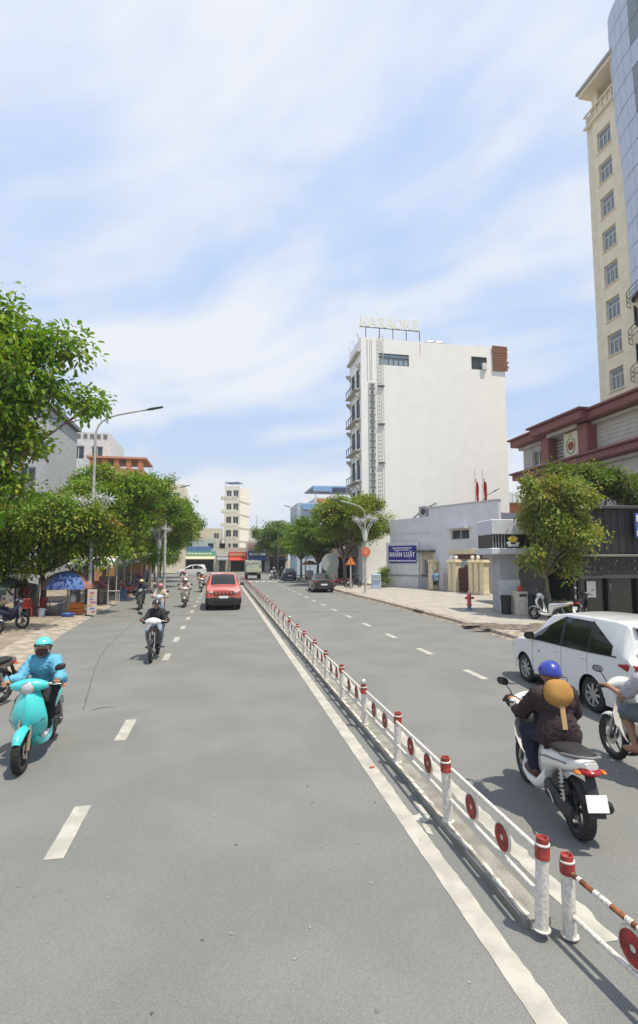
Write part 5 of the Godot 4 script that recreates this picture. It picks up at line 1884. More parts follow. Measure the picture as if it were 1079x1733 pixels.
func build_trees() -> void:
	var green := Color(0.195, 0.29, 0.050)
	var deep := Color(0.150, 0.245, 0.045)
	var olive := Color(0.24, 0.30, 0.065)
	# tall one whose crown stands at the picture's top
	tree("street_tree", "tall broad leaved tree with the highest crown, over the parked bikes", Vector3(-8.6, 0.09, -19.0), 0.17, 4.6, [[Vector3(0.9, 10.4, 0), Vector3(1.5, 0.9, 1.5)], [Vector3(2.5, 9.9, 0.2), Vector3(1.0, 0.6, 1.0)], [Vector3(2.7, 8.3, 0.0), Vector3(1.2, 0.6, 1.2)], [Vector3(3.9, 7.9, 0.1), Vector3(0.55, 0.3, 0.5)], [Vector3(3.2, 9.9, 0.1), Vector3(0.45, 0.3, 0.5)], [Vector3(1.0, 11.2, 0.1), Vector3(0.7, 0.35, 0.6)], [Vector3(1.2, 8.6, 0.5), Vector3(1.7, 1.1, 1.5)], [Vector3(-0.8, 9.3, 0), Vector3(1.5, 1.2, 1.5)], [Vector3(1.6, 7.0, 0.2), Vector3(1.45, 0.95, 1.4)], [Vector3(0.2, 6.2, 0.5), Vector3(1.8, 1.0, 1.5)], [Vector3(-1.2, 7.4, -0.3), Vector3(1.6, 1.3, 1.5)], [Vector3(0.9, 5.0, 0.1), Vector3(1.0, 0.8, 1.0)], [Vector3(-0.9, 5.2, 0.3), Vector3(1.2, 0.8, 1.2)], [Vector3(0.2, 4.0, 0.3), Vector3(0.8, 0.7, 0.8)], [Vector3(-1.6, 4.2, 0.3), Vector3(0.9, 0.8, 0.9)]], 900, 0.21, 3, Color(0.185, 0.30, 0.045), "street trees along the stalls")
	var rows := [
		["wide low tree hanging over the blue umbrella", Vector3(-8.3, 0.09, -26.7), Vector3(0.4, 4.6, 0.4), Vector3(3.4, 2.9, 2.9), 1500, 0.16, Color(0.205, 0.29, 0.058)],
		["leafy tree right behind the lamp with the star ornament", Vector3(-7.3, 0.09, -34.5), Vector3(0.5, 5.8, 0), Vector3(3.2, 3.0, 3.0), 1300, 0.17, green],
		["fourth tree of the row, over the white stall", Vector3(-7.2, 0.09, -41.5), Vector3(0.8, 6.6, 0), Vector3(3.4, 3.2, 3.2), 1200, 0.18, deep],
		["fifth tree of the row, behind the second lamp", Vector3(-7.0, 0.09, -50.0), Vector3(1.0, 6.6, 0), Vector3(3.6, 3.2, 3.4), 1000, 0.20, green],
		["sixth tree of the row, before the far junction", Vector3(-7.4, 0.09, -60.5), Vector3(1.4, 6.2, 0), Vector3(3.6, 3.4, 3.6), 900, 0.22, deep],
		["last and smallest looking tree of the row beside the green shop sign", Vector3(-8.2, 0.09, -73.0), Vector3(1.2, 5.4, 0), Vector3(3.6, 3.4, 3.6), 800, 0.24, green]]
	for i in rows.size():
		var q: Array = rows[i]
		tree("street_tree", q[0], q[1], 0.15, q[2].y - q[3].y * 0.85, crown_lobes(30 + i, q[2], q[3], 13) + ([[Vector3(1.6, 2.6, 1.2), Vector3(1.3, 0.9, 1.2)], [Vector3(-1.2, 2.3, 1.6), Vector3(1.5, 1.0, 1.2)], [Vector3(-3.0, 2.2, 1.2), Vector3(1.4, 1.0, 1.2)], [Vector3(2.9, 3.2, 0.6), Vector3(0.9, 0.8, 1.0)]] if i == 0 else [[Vector3(1.4, 3.0, 0.6), Vector3(1.3, 0.9, 1.2)]]), q[4], q[5], 50 + i, q[6], "street trees along the stalls")
	tree("street_tree", "dark tree behind the umbrella stall at the picture's edge", Vector3(-11.6, 0.09, -25.5), 0.16, 2.2, crown_lobes(71, Vector3(0.3, 3.7, 0), Vector3(3.2, 3.1, 2.6), 13), 1250, 0.17, 61, green, "street trees along the stalls")
	# right side
	tree("forecourt_tree", "large round tree behind the black saloon", Vector3(11.7, 0.12, -48.5), 0.2, 2.6, crown_lobes(81, Vector3(0.5, 5.9, 0), Vector3(4.1, 3.5, 3.6), 16), 1900, 0.19, 82, olive, "trees across the road")
	tree("forecourt_tree", "leafy tree between the round tree and the junction", Vector3(10.6, 0.12, -57.0), 0.17, 2.2, crown_lobes(83, Vector3(0, 4.6, 0), Vector3(3.3, 2.9, 3.2), 12), 1000, 0.20, 84, deep, "trees across the road")
	tree("forecourt_tree", "third tree along the road before the blue saloon", Vector3(10.4, 0.12, -68.0), 0.17, 2.6, crown_lobes(85, Vector3(0.2, 5.2, 0), Vector3(3.4, 3.0, 3.4), 12), 900, 0.23, 86, green, "trees across the road")
	tree("forecourt_tree", "dark round tree at the far corner of the junction", Vector3(9.6, 0.12, -96.0), 0.2, 3.0, crown_lobes(87, Vector3(0.2, 6.4, 0), Vector3(4.4, 4.2, 4.0), 13), 900, 0.30, 88, deep, "trees across the road")
	tree("young_tree", "young tree with reddish tips growing beside the grey gatehouse", Vector3(13.95, 0.12, -20.2), 0.10, 2.0, crown_lobes(91, Vector3(0.5, 4.25, 0), Vector3(1.85, 2.3, 1.7), 17) + [[Vector3(-0.75, 2.45, 0.2), Vector3(0.75, 0.55, 0.7)], [Vector3(0.65, 2.3, 0.3), Vector3(0.75, 0.5, 0.7)], [Vector3(1.5, 3.6, 0.4), Vector3(0.5, 0.3, 0.5)]], 950, 0.14, 92, Color(0.255, 0.30, 0.085), "", "tree", 0.15)
	tree("courtyard_tree", "bright green tree rising behind the black house", Vector3(22.0, 0.12, -27.5), 0.14, 4.6, crown_lobes(93, Vector3(-0.6, 7.2, 0), Vector3(2.2, 1.6, 2.0), 10), 700, 0.17, 94, Color(0.14, 0.20, 0.045), "", "tree")
	tree("courtyard_tree", "feathery tree at the picture's edge above the black house", Vector3(25.2, 0.12, -26.5), 0.14, 3.6, crown_lobes(95, Vector3(-0.2, 6.3, 0), Vector3(2.6, 1.9, 2.2), 10), 800, 0.17, 96, Color(0.17, 0.21, 0.06), "", "tree")
	tree("shrub", "clipped dark green bush beside the blue and white sign wall", Vector3(13.9, 0.12, -43.6), 0.04, 0.4, [[Vector3(0, 0.75, 0), Vector3(0.5, 0.7, 0.5)], [Vector3(0.1, 1.25, 0), Vector3(0.4, 0.4, 0.4)]], 130, 0.11, 97, deep, "", "bush")
	tree("shrub", "small bush at the foot of the young tree", Vector3(14.2, 0.12, -19.7), 0.03, 0.2, [[Vector3(0, 0.35, 0), Vector3(0.35, 0.35, 0.35)]], 60, 0.10, 98, green, "", "bush")
	palm("palm_tree", "thin palm standing above the trees across the road", Vector3(9.2, 0.12, -86.0), 8.6, 5)
	palm("palm_tree", "second palm beside the building with the blue roof sign", Vector3(12.6, 0.12, -80.0), 9.2, 6)

func palm(called: String, label: String, at: Vector3, h: float, sd: int) -> void:
	var root := thing(called, label, "palm", at, 0.0, "palms across the road")
	var r := RandomNumberGenerator.new()
	r.seed = sd
	var t := MB.new()
	t.tube([Vector3(0, 0, 0), Vector3(0.1, h * 0.5, 0), Vector3(0.0, h, 0)], [0.16, 0.12, 0.10], 8)
	put(root, "trunk", t, rough_mat("bark", Color(0.17, 0.135, 0.10), 0.95, 0.4, 0.4, 1.2, 0.3))
	var m := mat("palm_leaf", Color(0.10, 0.13, 0.05), 0.6)
	for k in 13:
		var a := TAU * k / 13 + r.randf() * 0.3
		var d := Vector3(cos(a), 0, sin(a))
		var el := r.randf_range(0.2, 1.0)
		var f := MB.new()
		var pts := []
		for i in 8:
			var s := i / 7.0
			pts.append(Vector3(0, h, 0) + d * 1.9 * s + Vector3(0, el * s * 1.6 - 2.0 * s * s, 0))
		f.tube(pts, 0.02, 4)
		for i in range(1, 8):
			var sd2 := d.cross(Vector3.UP)
			for g in [-1.0, 1.0]:
				var p: Vector3 = pts[i]
				f.tri(p, p + d * 0.12, p + sd2 * g * 0.45 + Vector3(0, -0.25, 0) + d * 0.15, Vector3.UP)
		put(root, "frond", f, m)

# ---------------------------------------------------------------- buildings
# wall with real openings: front plane z = 0 facing +z, from (0,0) to (w,h), thickness t behind it; holes are Rect2
func wall(w: float, h: float, t: float, holes: Array) -> MB:
	var xs := [0.0, w]
	var ys := [0.0, h]
	for r in holes:
		xs.append_array([r.position.x, r.end.x])
		ys.append_array([r.position.y, r.end.y])
	xs.sort()
	ys.sort()
	var mb := MB.new()
	for j in ys.size() - 1:
		if ys[j + 1] - ys[j] < 1e-5:
			continue
		var start := -1.0
		for i in xs.size():
			var solid := false
			if i < xs.size() - 1 and xs[i + 1] - xs[i] > 1e-5:
				solid = true
				var c := Vector2((xs[i] + xs[i + 1]) / 2, (ys[j] + ys[j + 1]) / 2)
				for r in holes:
					if r.has_point(c):
						solid = false
			elif i < xs.size() - 1:
				continue
			if solid and start < 0.0:
				start = xs[i]
			elif not solid and start >= 0.0:
				for z in [0.0, -t]:
					mb.quad(Vector3(start, ys[j], z), Vector3(xs[i], ys[j], z), Vector3(xs[i], ys[j + 1], z), Vector3(start, ys[j + 1], z), Vector3(0, 0, z + t * 0.5))
				start = -1.0
	var rims := holes.duplicate()
	for r in rims:
		var a: Vector2 = r.position
		var b: Vector2 = r.end
		mb.quad(Vector3(a.x, a.y, 0), Vector3(b.x, a.y, 0), Vector3(b.x, a.y, -t), Vector3(a.x, a.y, -t), Vector3.UP)
		mb.quad(Vector3(a.x, b.y, 0), Vector3(b.x, b.y, 0), Vector3(b.x, b.y, -t), Vector3(a.x, b.y, -t), Vector3.DOWN)
		mb.quad(Vector3(a.x, a.y, 0), Vector3(a.x, b.y, 0), Vector3(a.x, b.y, -t), Vector3(a.x, a.y, -t), Vector3.RIGHT)
		mb.quad(Vector3(b.x, a.y, 0), Vector3(b.x, b.y, 0), Vector3(b.x, b.y, -t), Vector3(b.x, a.y, -t), Vector3.LEFT)
	mb.quad(Vector3(0, h, 0), Vector3(w, h, 0), Vector3(w, h, -t), Vector3(0, h, -t), Vector3.UP)
	mb.quad(Vector3(0, 0, 0), Vector3(0, h, 0), Vector3(0, h, -t), Vector3(0, 0, -t), Vector3.LEFT)
	mb.quad(Vector3(w, 0, 0), Vector3(w, h, 0), Vector3(w, h, -t), Vector3(w, 0, -t), Vector3.RIGHT)
	return mb

# a window frame with panes, set back in its opening
func window(parent: Node3D, r: Rect2, back: float, frame: Material, glass: Material, cols: int, transom := 0.0, bar := 0.06) -> Node3D:
	var c := r.get_center()
	var f := MB.new()
	f.box(Vector3(0, r.size.y / 2 - bar / 2, 0), Vector3(r.size.x, bar, 0.07))
	f.box(Vector3(0, -r.size.y / 2 + bar / 2, 0), Vector3(r.size.x, bar, 0.07))
	for s in [-1.0, 1.0]:
		f.box(Vector3(s * (r.size.x / 2 - bar / 2), 0, 0), Vector3(bar, r.size.y - bar * 2, 0.07))
	var ty := r.size.y / 2 - bar
	if transom > 0.0:
		ty = r.size.y / 2 - transom
		f.box(Vector3(0, ty, 0.002), Vector3(r.size.x - bar * 2, bar, 0.066))
	for k in range(1, cols):
		f.box(Vector3(-r.size.x / 2 + r.size.x * k / cols, (ty - r.size.y / 2) / 2.0, 0.004), Vector3(bar * 0.85, ty + r.size.y / 2 - bar, 0.062))
	var o := put(parent, "window", f, frame)
	o.position = Vector3(c.x, c.y, -back)
	var cw := (r.size.x - bar) / cols
	var ph := ty + r.size.y / 2 - bar * 0.5
	for k in cols:
		var p := MB.new()
		p.box(Vector3(-r.size.x / 2 + bar / 2 + cw * (k + 0.5), -r.size.y / 2 + bar * 0.5 + ph / 2, -0.015 - 0.003 * k), Vector3(cw, ph, 0.012))
		put(o, "pane", p, glass)
	if transom > 0.0:
		var p := MB.new()
		p.box(Vector3(0, r.size.y / 2 - transom / 2, -0.02), Vector3(r.size.x - bar, transom, 0.012))
		put(o, "pane", p, glass)
	return o

func building(called: String, label: String, at: Vector3, turn: float, category := "building", group := "") -> Node3D:
	return thing(called, label, category, at, turn, group)

func sub(parent: Node3D, called: String, at: Vector3, turn: float, mb: MB, m: Material) -> MeshInstance3D:
	var o := put(parent, called, mb, m)
	o.position = at
	o.rotation.y = turn
	return o

func bx(parent: Node3D, called: String, c: Vector3, s: Vector3, m: Material, bev := 0.0) -> MeshInstance3D:
	var mb := MB.new()
	mb.box(Vector3.ZERO, s, Basis.IDENTITY, bev)
	var o := put(parent, called, mb, m)
	o.position = c
	return o

func lettering(parent: Node3D, called: String, text: String, size: float, depth: float, at: Vector3, m: Material, bold := true, width := 0.0) -> MeshInstance3D:
	var t := TextMesh.new()
	t.text = text
	var f := SystemFont.new()
	f.font_names = PackedStringArray(["Droid Sans"])
	f.font_weight = 700 if bold else 400
	t.font = f
	t.font_size = 64
	t.pixel_size = size / 46.0
	t.depth = depth
	t.curve_step = 4.0
	var o := MeshInstance3D.new()
	o.mesh = t
	o.material_override = m
	o.name = called
	parent.add_child(o, true)
	o.position = at
	if width > 0.0:
		o.scale.x = width / maxf(t.get_aabb().size.x, 0.01)
	return o

func build_buildings() -> void:
	var frame_w := mat("frame_white", Color(0.62, 0.63, 0.62), 0.5)
	var frame_d := mat("frame_dark", Color(0.06, 0.08, 0.09), 0.5)
	var glass := glass_dark("house_glass", Color(0.05, 0.065, 0.07), 0.08)
	var glass_b := glass_dark("blue_glass", Color(0.30, 0.38, 0.42), 0.12)
	white_tower(frame_d, glass_b, glass)
	office_tower(frame_w, glass)
	sign_house(frame_w, glass)
	gate_and_gatehouse()
	black_house()
	far_row(frame_w, glass)
	left_houses(frame_w, glass)

func white_tower(frame_d: Material, glass_b: Material, glass: Material) -> void:
	var wm := rough_mat("white_render", Color(0.90, 0.90, 0.875), 0.9, 1.7, 0.015, 11.0, 0.012)
	var b := building("karaoke_building", "tall white windowless side of a narrow building with rooftop letters", Vector3(14.4, 0, -52.0), 0.0)
	var H := 26.55
	var holes := [Rect2(2.0, 23.62, 3.45, 1.30), Rect2(12.85, 23.85, 1.9, 1.5)]
	var w := sub(b, "side_wall", Vector3.ZERO, 0, wall(16.95, H, 0.3, holes), wm)
	window(w, holes[0], 0.1, frame_d, glass_b, 6, 0.45, 0.07)
	window(w, holes[1], 0.12, frame_d, glass, 2, 0.0, 0.07)
	var ac := MB.new()
	ac.box(Vector3(14.35, 24.2, 0.14), Vector3(0.55, 0.75, 0.28), Basis.IDENTITY, 0.03)
	put(b, "air_conditioner", ac, mat("ac_white", Color(0.66, 0.66, 0.64), 0.5))
	bx(b, "rear_wall", Vector3(8.47, 13.2, -5.0), Vector3(16.9, 26.4, 0.3), wm)
	bx(b, "end_wall", Vector3(16.80, 13.1, -2.58), Vector3(0.29, 26.2, 4.5), wm)
	bx(b, "roof", Vector3(8.47, 26.0, -2.6), Vector3(16.4, 0.3, 4.5), mat("roof_grey", Color(0.35, 0.35, 0.34), 0.9))
	# rusty screen hanging off the rear corner
	var rust := rough_mat("rust_tin", Color(0.24, 0.115, 0.065), 0.9, 0.5, 0.4, 1.5, 0.18)
	var so := bx(b, "screen_frame", Vector3(16.3, 25.3, 0.06), Vector3(1.75, 2.9, 0.06), mat("screen_grey", Color(0.30, 0.27, 0.24), 0.8))
	rng.seed = 3
	for k in 10:
		var s := MB.new()
		s.box(Vector3(rng.randf_range(-0.02, 0.12), -1.3 + k * 0.29, 0.07 + rng.randf_range(0, 0.04)), Vector3(1.7 + rng.randf_range(-0.1, 0.3), 0.24, 0.03), Basis(Vector3.BACK, rng.randf_range(-0.03, 0.03)))
		put(so, "slat", s, rust)
	# street facade (faces the road)
	var fh := []
	for k in 6:
		fh.append(Rect2(0.7, 4.4 + k * 3.35, 1.5, 2.2))
		fh.append(Rect2(2.8, 4.4 + k * 3.35, 1.5, 2.2))
	var f := sub(b, "street_front", Vector3(-0.02, 0, -4.85), -PI / 2, wall(4.83, H, 0.28, fh), wm)
	for q in fh:
		window(f, q, 0.12, frame_d, glass, 2, 0.6, 0.07)
	var orn := mat("ornament", Color(0.52, 0.50, 0.44), 0.8)
	for k in 6:
		var y := 4.1 + k * 3.35
		var bl := bx(f, "balcony", Vector3(2.4, y, 0.32), Vector3(4.4, 0.16, 0.62), orn, 0.03)
		for i in 5:
			var s := MB.new()
			s.box(Vector3(-1.9 + i * 0.95, 0.42, 0.24), Vector3(0.06, 0.66, 0.06))
			put(bl, "baluster", s, frame_d)
		var rr := MB.new()
		rr.box(Vector3(0, 0.78, 0.24), Vector3(4.3, 0.07, 0.08), Basis.IDENTITY, 0.01)
		put(bl, "handrail", rr, frame_d)
		for x in [0.35, 4.45]:
			var cs := MB.new()
			cs.prism(PackedVector2Array([Vector2(0, 0), Vector2(0.55, 0.0), Vector2(0.5, -0.22), Vector2(0.2, -0.5), Vector2(0, -0.8)]), 0.3, Transform3D(Basis(Vector3.UP, -PI / 2), Vector3(x, y + 2.9, 0.0)))
			put(f, "console", cs, orn)
	bx(f, "cornice", Vector3(2.41, 25.0, 0.2), Vector3(4.8, 0.3, 0.4), orn, 0.05)
	for k in 3:
		var lamp := MB.new()
		lamp.tube([Vector3(0.6 + k * 1.8, 26.5, 0.0), Vector3(0.6 + k * 1.8, 27.2, 0.2), Vector3(0.6 + k * 1.8, 26.9, 0.5)], 0.05, 6)
		put(f, "roof_bracket", lamp, mat("pale_metal", Color(0.6, 0.62, 0.62), 0.5))
	# down pipes and corner pilaster
	for x in [0.75, 1.05, 1.25]:
		var p := MB.new()
		p.cyl(Vector3(x, 22.0, 0.05), Vector3(x, H - 0.1, 0.05), 0.05, -1, 8)
		put(b, "down_pipe", p, wm)
	# rooftop letters on a frame
	var rs := bx(b, "letter_frame", Vector3(3.4, 27.85, -0.3), Vector3(6.9, 0.06, 0.06), mat("rust_dark", Color(0.10, 0.10, 0.10), 0.8))
	for k in 5:
		var s := MB.new()
		s.cyl(Vector3(-2.75 + k * 1.55, -1.6, 0), Vector3(-2.75 + k * 1.55, 0.0, 0), 0.045, -1, 6)
		put(rs, "strut", s, mat("rust_dark", Color(0.10, 0.10, 0.10), 0.8))
	var word := "KARAOKE"
	var lm := mat("letter_cream", Color(0.82, 0.83, 0.76), 0.6)
	for i in 7:
		var o := lettering(rs, "letter", word[i], 1.15, 0.12, Vector3(-3.0 + i * 1.0, 0.62, 0), lm)
		o.scale.x = 1.05
	for x in [8.3, 9.4]:
		var tank := MB.new()
		tank.loft([[Vector3(x - 0.45, 26.85, -0.8), Vector3(0, 0.1, 0), Vector3(0, 0, 0.1), 2.0], [Vector3(x - 0.35, 26.85, -0.8), Vector3(0, 0.3, 0), Vector3(0, 0, 0.3), 2.0], [Vector3(x + 0.35, 26.85, -0.8), Vector3(0, 0.3, 0), Vector3(0, 0, 0.3), 2.0], [Vector3(x + 0.45, 26.85, -0.8), Vector3(0, 0.1, 0), Vector3(0, 0, 0.1), 2.0]], 12)
		tank.box(Vector3(x, 26.4, -0.8), Vector3(0.8, 0.6, 0.5))
		put(b, "water_tank", tank, mat("tank_steel", Color(0.6, 0.6, 0.6), 0.3, 0.8))
	# vertical sign, one plate per character, and the caged ladder beside it
	var plate := mat("sign_plate", Color(0.55, 0.56, 0.53), 0.7)
	var ink := mat("sign_ink", Color(0.11, 0.12, 0.12), 0.7)
	var vs := bx(b, "vertical_sign", Vector3(1.2, 15.4, 0.06), Vector3(0.72, 12.3, 0.1), plate)
	for i in 17:
		var g := MB.new()
		var y := 5.75 - i * 0.715
		g.box(Vector3(0.0, y - 0.30, 0.065), Vector3(0.62, 0.09, 0.04))
		if i % 3 == 1:
			g.box(Vector3(0, y + 0.05, 0.065), Vector3(0.26, 0.34, 0.04))
		else:
			for s in [-1.0, 1.0]:
				g.box(Vector3(s * 0.14, y + 0.05, 0.065), Vector3(0.08, 0.36, 0.04))
				g.box(Vector3(0, y + 0.05 + s * 0.15, 0.066), Vector3(0.2, 0.07, 0.042))
		put(vs, "character", g, ink)
	var ld := MB.new()
	for x in [1.95, 2.45]:
		ld.box(Vector3(x, 16.8, 0.16), Vector3(0.05, 20.4, 0.05))
	var lo := put(b, "ladder", ld, mat("ladder_paint", Color(0.52, 0.50, 0.44), 0.7))
	var rung := MB.new()
	rung.box(Vector3(2.2, 0, 0.16), Vector3(0.46, 0.035, 0.035))
	var rm := rung.mesh()
	for k in 48:
		var r := put(lo, "rung", rm, M["ladder_paint"])
		r.position.y = 7.0 + k * 0.42
	for k in 4:
		bx(lo, "bracket", Vector3(2.2, 8.6 + k * 4.2, 0.12), Vector3(0.7, 0.12, 0.24), ink)
	var st := MB.new()
	for q in [[6.75, 25.6, 0.05, 1.6], [6.82, 25.9, 0.03, 0.9]]:
		st.box(Vector3(q[0], q[1], 0.004), Vector3(q[2], q[3], 0.006))
	put(w, "rust_streak", st, mat("rust_stain", Color(0.55, 0.38, 0.22), 0.9))

func office_tower(frame_w: Material, glass: Material) -> void:
	# beige tower set back behind the red-brown podium; its street front faces the road
	var cream := rough_mat("beige_render", Color(0.80, 0.72, 0.54), 0.9, 1.9, 0.06, 9.0, 0.032)
	var grey_beige := rough_mat("beige_tile", Color(0.74, 0.67, 0.53), 0.85, 1.2, 0.08, 7.0, 0.032)  # slightly greyer beige for corner, rear mass and trim
	var t := building("office_tower", "beige office tower with a blue grey curved bay, cut off at the picture's edge", Vector3(33.0, 0, -39.6), -PI / 2)
	var ys := [40.2, 37.1, 33.9, 30.7, 27.5, 24.3, 21.15, 18.0]
	var holes := []
	for y in ys:
		holes.append(Rect2(0.45, y - 0.95, 1.6, 1.9))
		holes.append(Rect2(14.6, y - 0.95, 1.55, 1.9))
	var f := sub(t, "street_front", Vector3(0.95, 0, 0), 0, wall(17.5, 44.0, 0.35, holes), cream)
	for r in holes:
		window(f, Rect2(r.position + Vector2(0.06, 0.06), r.size - Vector2(0.12, 0.12)), 0.2, frame_w, glass_dark("tower_glass", Color(0.17, 0.19, 0.20), 0.1), 3, 0.55, 0.085)
		var sill := MB.new()
		sill.box(Vector3(r.get_center().x, r.position.y - 0.06, 0.05), Vector3(r.size.x + 0.2, 0.1, 0.14), Basis.IDENTITY, 0.02)
		put(f, "sill", sill, grey_beige)
	bx(t, "corner_wall", Vector3(0.47, 22.0, -0.32), Vector3(0.94, 44.0, 0.36), grey_beige)
	bx(t, "rear_mass", Vector3(9.4, 21.8, -5.6), Vector3(18.4, 43.6, 10.0), grey_beige)
	# roof storey: balustrade, recessed loggia, deep eave
	bx(t, "attic_band", Vector3(3.0, 42.75, 0.13), Vector3(6.0, 0.22, 0.25), grey_beige, 0.03)
	for k in 9:
		var s := MB.new()
		s.box(Vector3(0.35 + k * 0.62, 43.35, 0.12), Vector3(0.1, 1.0, 0.1))
		put(t, "baluster", s, grey_beige)
	bx(t, "balustrade_rail", Vector3(3.0, 43.95, 0.13), Vector3(6.0, 0.16, 0.2), grey_beige, 0.03)
	for x in [0.9, 3.6]:
		bx(t, "loggia_pier", Vector3(x, 45.0, -0.7), Vector3(0.7, 2.6, 0.7), cream)
	bx(t, "loggia_back", Vector3(3.0, 45.0, -2.2), Vector3(5.6, 2.4, 0.2), grey_beige)
	bx(t, "eave", Vector3(9.3, 45.9, -1.75), Vector3(18.4, 0.35, 5.0), grey_beige, 0.06)
	bx(t, "eave_edge", Vector3(9.3, 46.25, -1.75), Vector3(18.7, 0.3, 5.3), mat("eave_grey", Color(0.42, 0.41, 0.40), 0.8), 0.05)
	# curved bay of panels: bulges from the front and flares upward
	var panel := rough_mat("bay_panel", Color(0.50, 0.55, 0.66), 0.45, 2.3, 0.05, 8.0, 0.04)
	var dark := mat("bay_joint", Color(0.16, 0.18, 0.22), 0.7)
	var core := MB.new()
	var rows := []
	for i in 14:
		var y := 23.6 + i * 2.0
		var row := PackedVector3Array()
		for j in 19:
			var a := PI * j / 18.0
			var rr := bay_r(y) - 0.05
			row.append(Vector3(10.6 - cos(a) * rr, y, sin(a) * 1.6))
		rows.append(row)
	core.grid(rows, false, Vector3.BACK)
	var co := put(t, "bay", core, dark)
	for i in 13:
		for j in 18:
			var y0 := 23.6 + i * 2.0 + 0.03
			var y1 := y0 + 1.94
			var a0 := PI * (j + 0.012) / 18.0
			var a1 := PI * (j + 0.988) / 18.0
			var p := MB.new()
			p.quad(Vector3(10.6 - cos(a0) * bay_r(y0), y0, sin(a0) * 1.66), Vector3(10.6 - cos(a1) * bay_r(y0), y0, sin(a1) * 1.66), Vector3(10.6 - cos(a1) * bay_r(y1), y1, sin(a1) * 1.66), Vector3(10.6 - cos(a0) * bay_r(y1), y1, sin(a0) * 1.66), Vector3(-cos(a0), 0, sin(a0)))
			put(co, "panel", p, glass_dark("bay_window", Color(0.16, 0.19, 0.21), 0.08) if (j in [6, 7, 10, 11] and i % 3 != 0) else panel)
	# glazed lower bay with curved iron balconies
	var low := MB.new()
	rows = []
	for i in 2:
		var row := PackedVector3Array()
		for j in 19:
			var a := PI * j / 18.0
			row.append(Vector3(10.6 - cos(a) * 5.5, 13.5 + i * 10.1, sin(a) * 1.2))
		rows.append(row)
	low.grid(rows, false, Vector3.BACK)
	var lo := put(t, "lower_bay", low, rough_mat("bay_low", Color(0.46, 0.47, 0.47), 0.6, 2.0, 0.1, 5.0, 0.06))
	for i in 3:
		var y0 := 14.6 + i * 3.15
		for j in 14:
			var a0 := PI * (j + 0.08) / 14.0
			var a1 := PI * (j + 0.92) / 14.0
			var p := MB.new()
			p.quad(Vector3(10.6 - cos(a0) * 5.54, y0, sin(a0) * 1.24), Vector3(10.6 - cos(a1) * 5.54, y0, sin(a1) * 1.24), Vector3(10.6 - cos(a1) * 5.54, y0 + 2.3, sin(a1) * 1.24), Vector3(10.6 - cos(a0) * 5.54, y0 + 2.3, sin(a0) * 1.24), Vector3(-cos(a0), 0, sin(a0)))
			put(lo, "pane", p, glass_dark("bay_window2", Color(0.13, 0.15, 0.16), 0.08))
			if j in [1, 3]:
				var sash := MB.new()
				sash.box(Vector3(10.6 - cos(a0) * 5.6, y0 + 1.2, sin(a0) * 1.3 + 0.2), Vector3(0.06, 1.6, 0.7), Basis(Vector3.RIGHT, 0.0) * Basis(Vector3.UP, 0.5))
				put(lo, "open_sash", sash, mat("sash_dark", Color(0.05, 0.05, 0.05), 0.5))
		var rail := MB.new()
		for q in [[0.15, 0.035], [0.55, 0.025], [0.95, 0.035]]:
			var pts := []
			for j in 15:
				var a := PI * (j - 0.5) / 14.0
				pts.append(Vector3(10.6 - cos(a) * 6.5, y0 + 2.3 + q[0], sin(a) * 2.1))
			rail.tube(pts, q[1], 6)
		for j in 14:
			var a := PI * j / 14.0
			rail.cyl(Vector3(10.6 - cos(a) * 6.5, y0 + 2.45, sin(a) * 2.1), Vector3(10.6 - cos(a) * 6.5, y0 + 3.25, sin(a) * 2.1), 0.02, -1, 5, false)
		put(lo, "balcony_rail", rail, mat("iron_olive", Color(0.16, 0.16, 0.13), 0.6))

	# podium
	var stone := rough_mat("podium_stone", Color(0.50, 0.47, 0.42), 0.85, 1.0, 0.10, 5.0, 0.04)
	var red := rough_mat("oxblood", Color(0.225, 0.085, 0.076), 0.7, 1.3, 0.12, 5.0, 0.048)
	var p := building("office_podium", "red brown and pale stone podium with heavy cornices below the tower", Vector3(28.3, 0, -44.2), -PI / 2)
	var holes2 := [Rect2(1.55, 11.15, 1.5, 1.35), Rect2(17.0, 11.2, 1.6, 1.3), Rect2(21.0, 11.2, 1.6, 1.3), Rect2(1.5, 6.6, 1.6, 1.9), Rect2(12.2, 6.6, 1.7, 1.9), Rect2(16.8, 6.6, 1.7, 1.9), Rect2(21.0, 6.6, 1.7, 1.9)]
	var pw := sub(p, "street_front", Vector3.ZERO, 0, wall(28.0, 13.3, 0.35, holes2), stone)
	for r in holes2:
		window(pw, r, 0.15, frame_w, glass, 2, 0.0, 0.08)
	# horizontal courses standing slightly proud, with shadow joints between them
	for span_x in [[0.05, 1.5], [3.1, 3.9], [9.9, 16.9], [18.7, 20.9], [22.7, 27.9]]:
		for k in 7:
			bx(pw, "stone_course", Vector3((span_x[0] + span_x[1]) / 2, 11.02 + k * 0.32, 0.02), Vector3(span_x[1] - span_x[0], 0.27, 0.04), stone)
	bx(p, "mass", Vector3(14.0, 6.5, -5.4), Vector3(27.6, 13.0, 10.0), red)
	for q in [[13.55, 0.75, 0.62], [10.3, 0.65, 0.55]]:
		bx(p, "cornice", Vector3(13.8, q[0], 0.35), Vector3(28.6, q[2], q[1] * 2), red, 0.08)
		bx(p, "cornice_lip", Vector3(13.8, q[0] + q[2] / 2 + 0.09, 0.4), Vector3(29.0, 0.18, q[1] * 2 + 0.3), red, 0.04)
		bx(p, "string_course", Vector3(13.8, q[0] - q[2] / 2 - 0.16, 0.16), Vector3(28.2, 0.28, 0.4), stone, 0.05)
	# projecting centre with two red piers and the emblem plaque
	for x in [4.55, 9.35]:
		bx(p, "pier", Vector3(x, 6.9, 0.45), Vector3(1.05, 12.4, 0.9), red, 0.04)
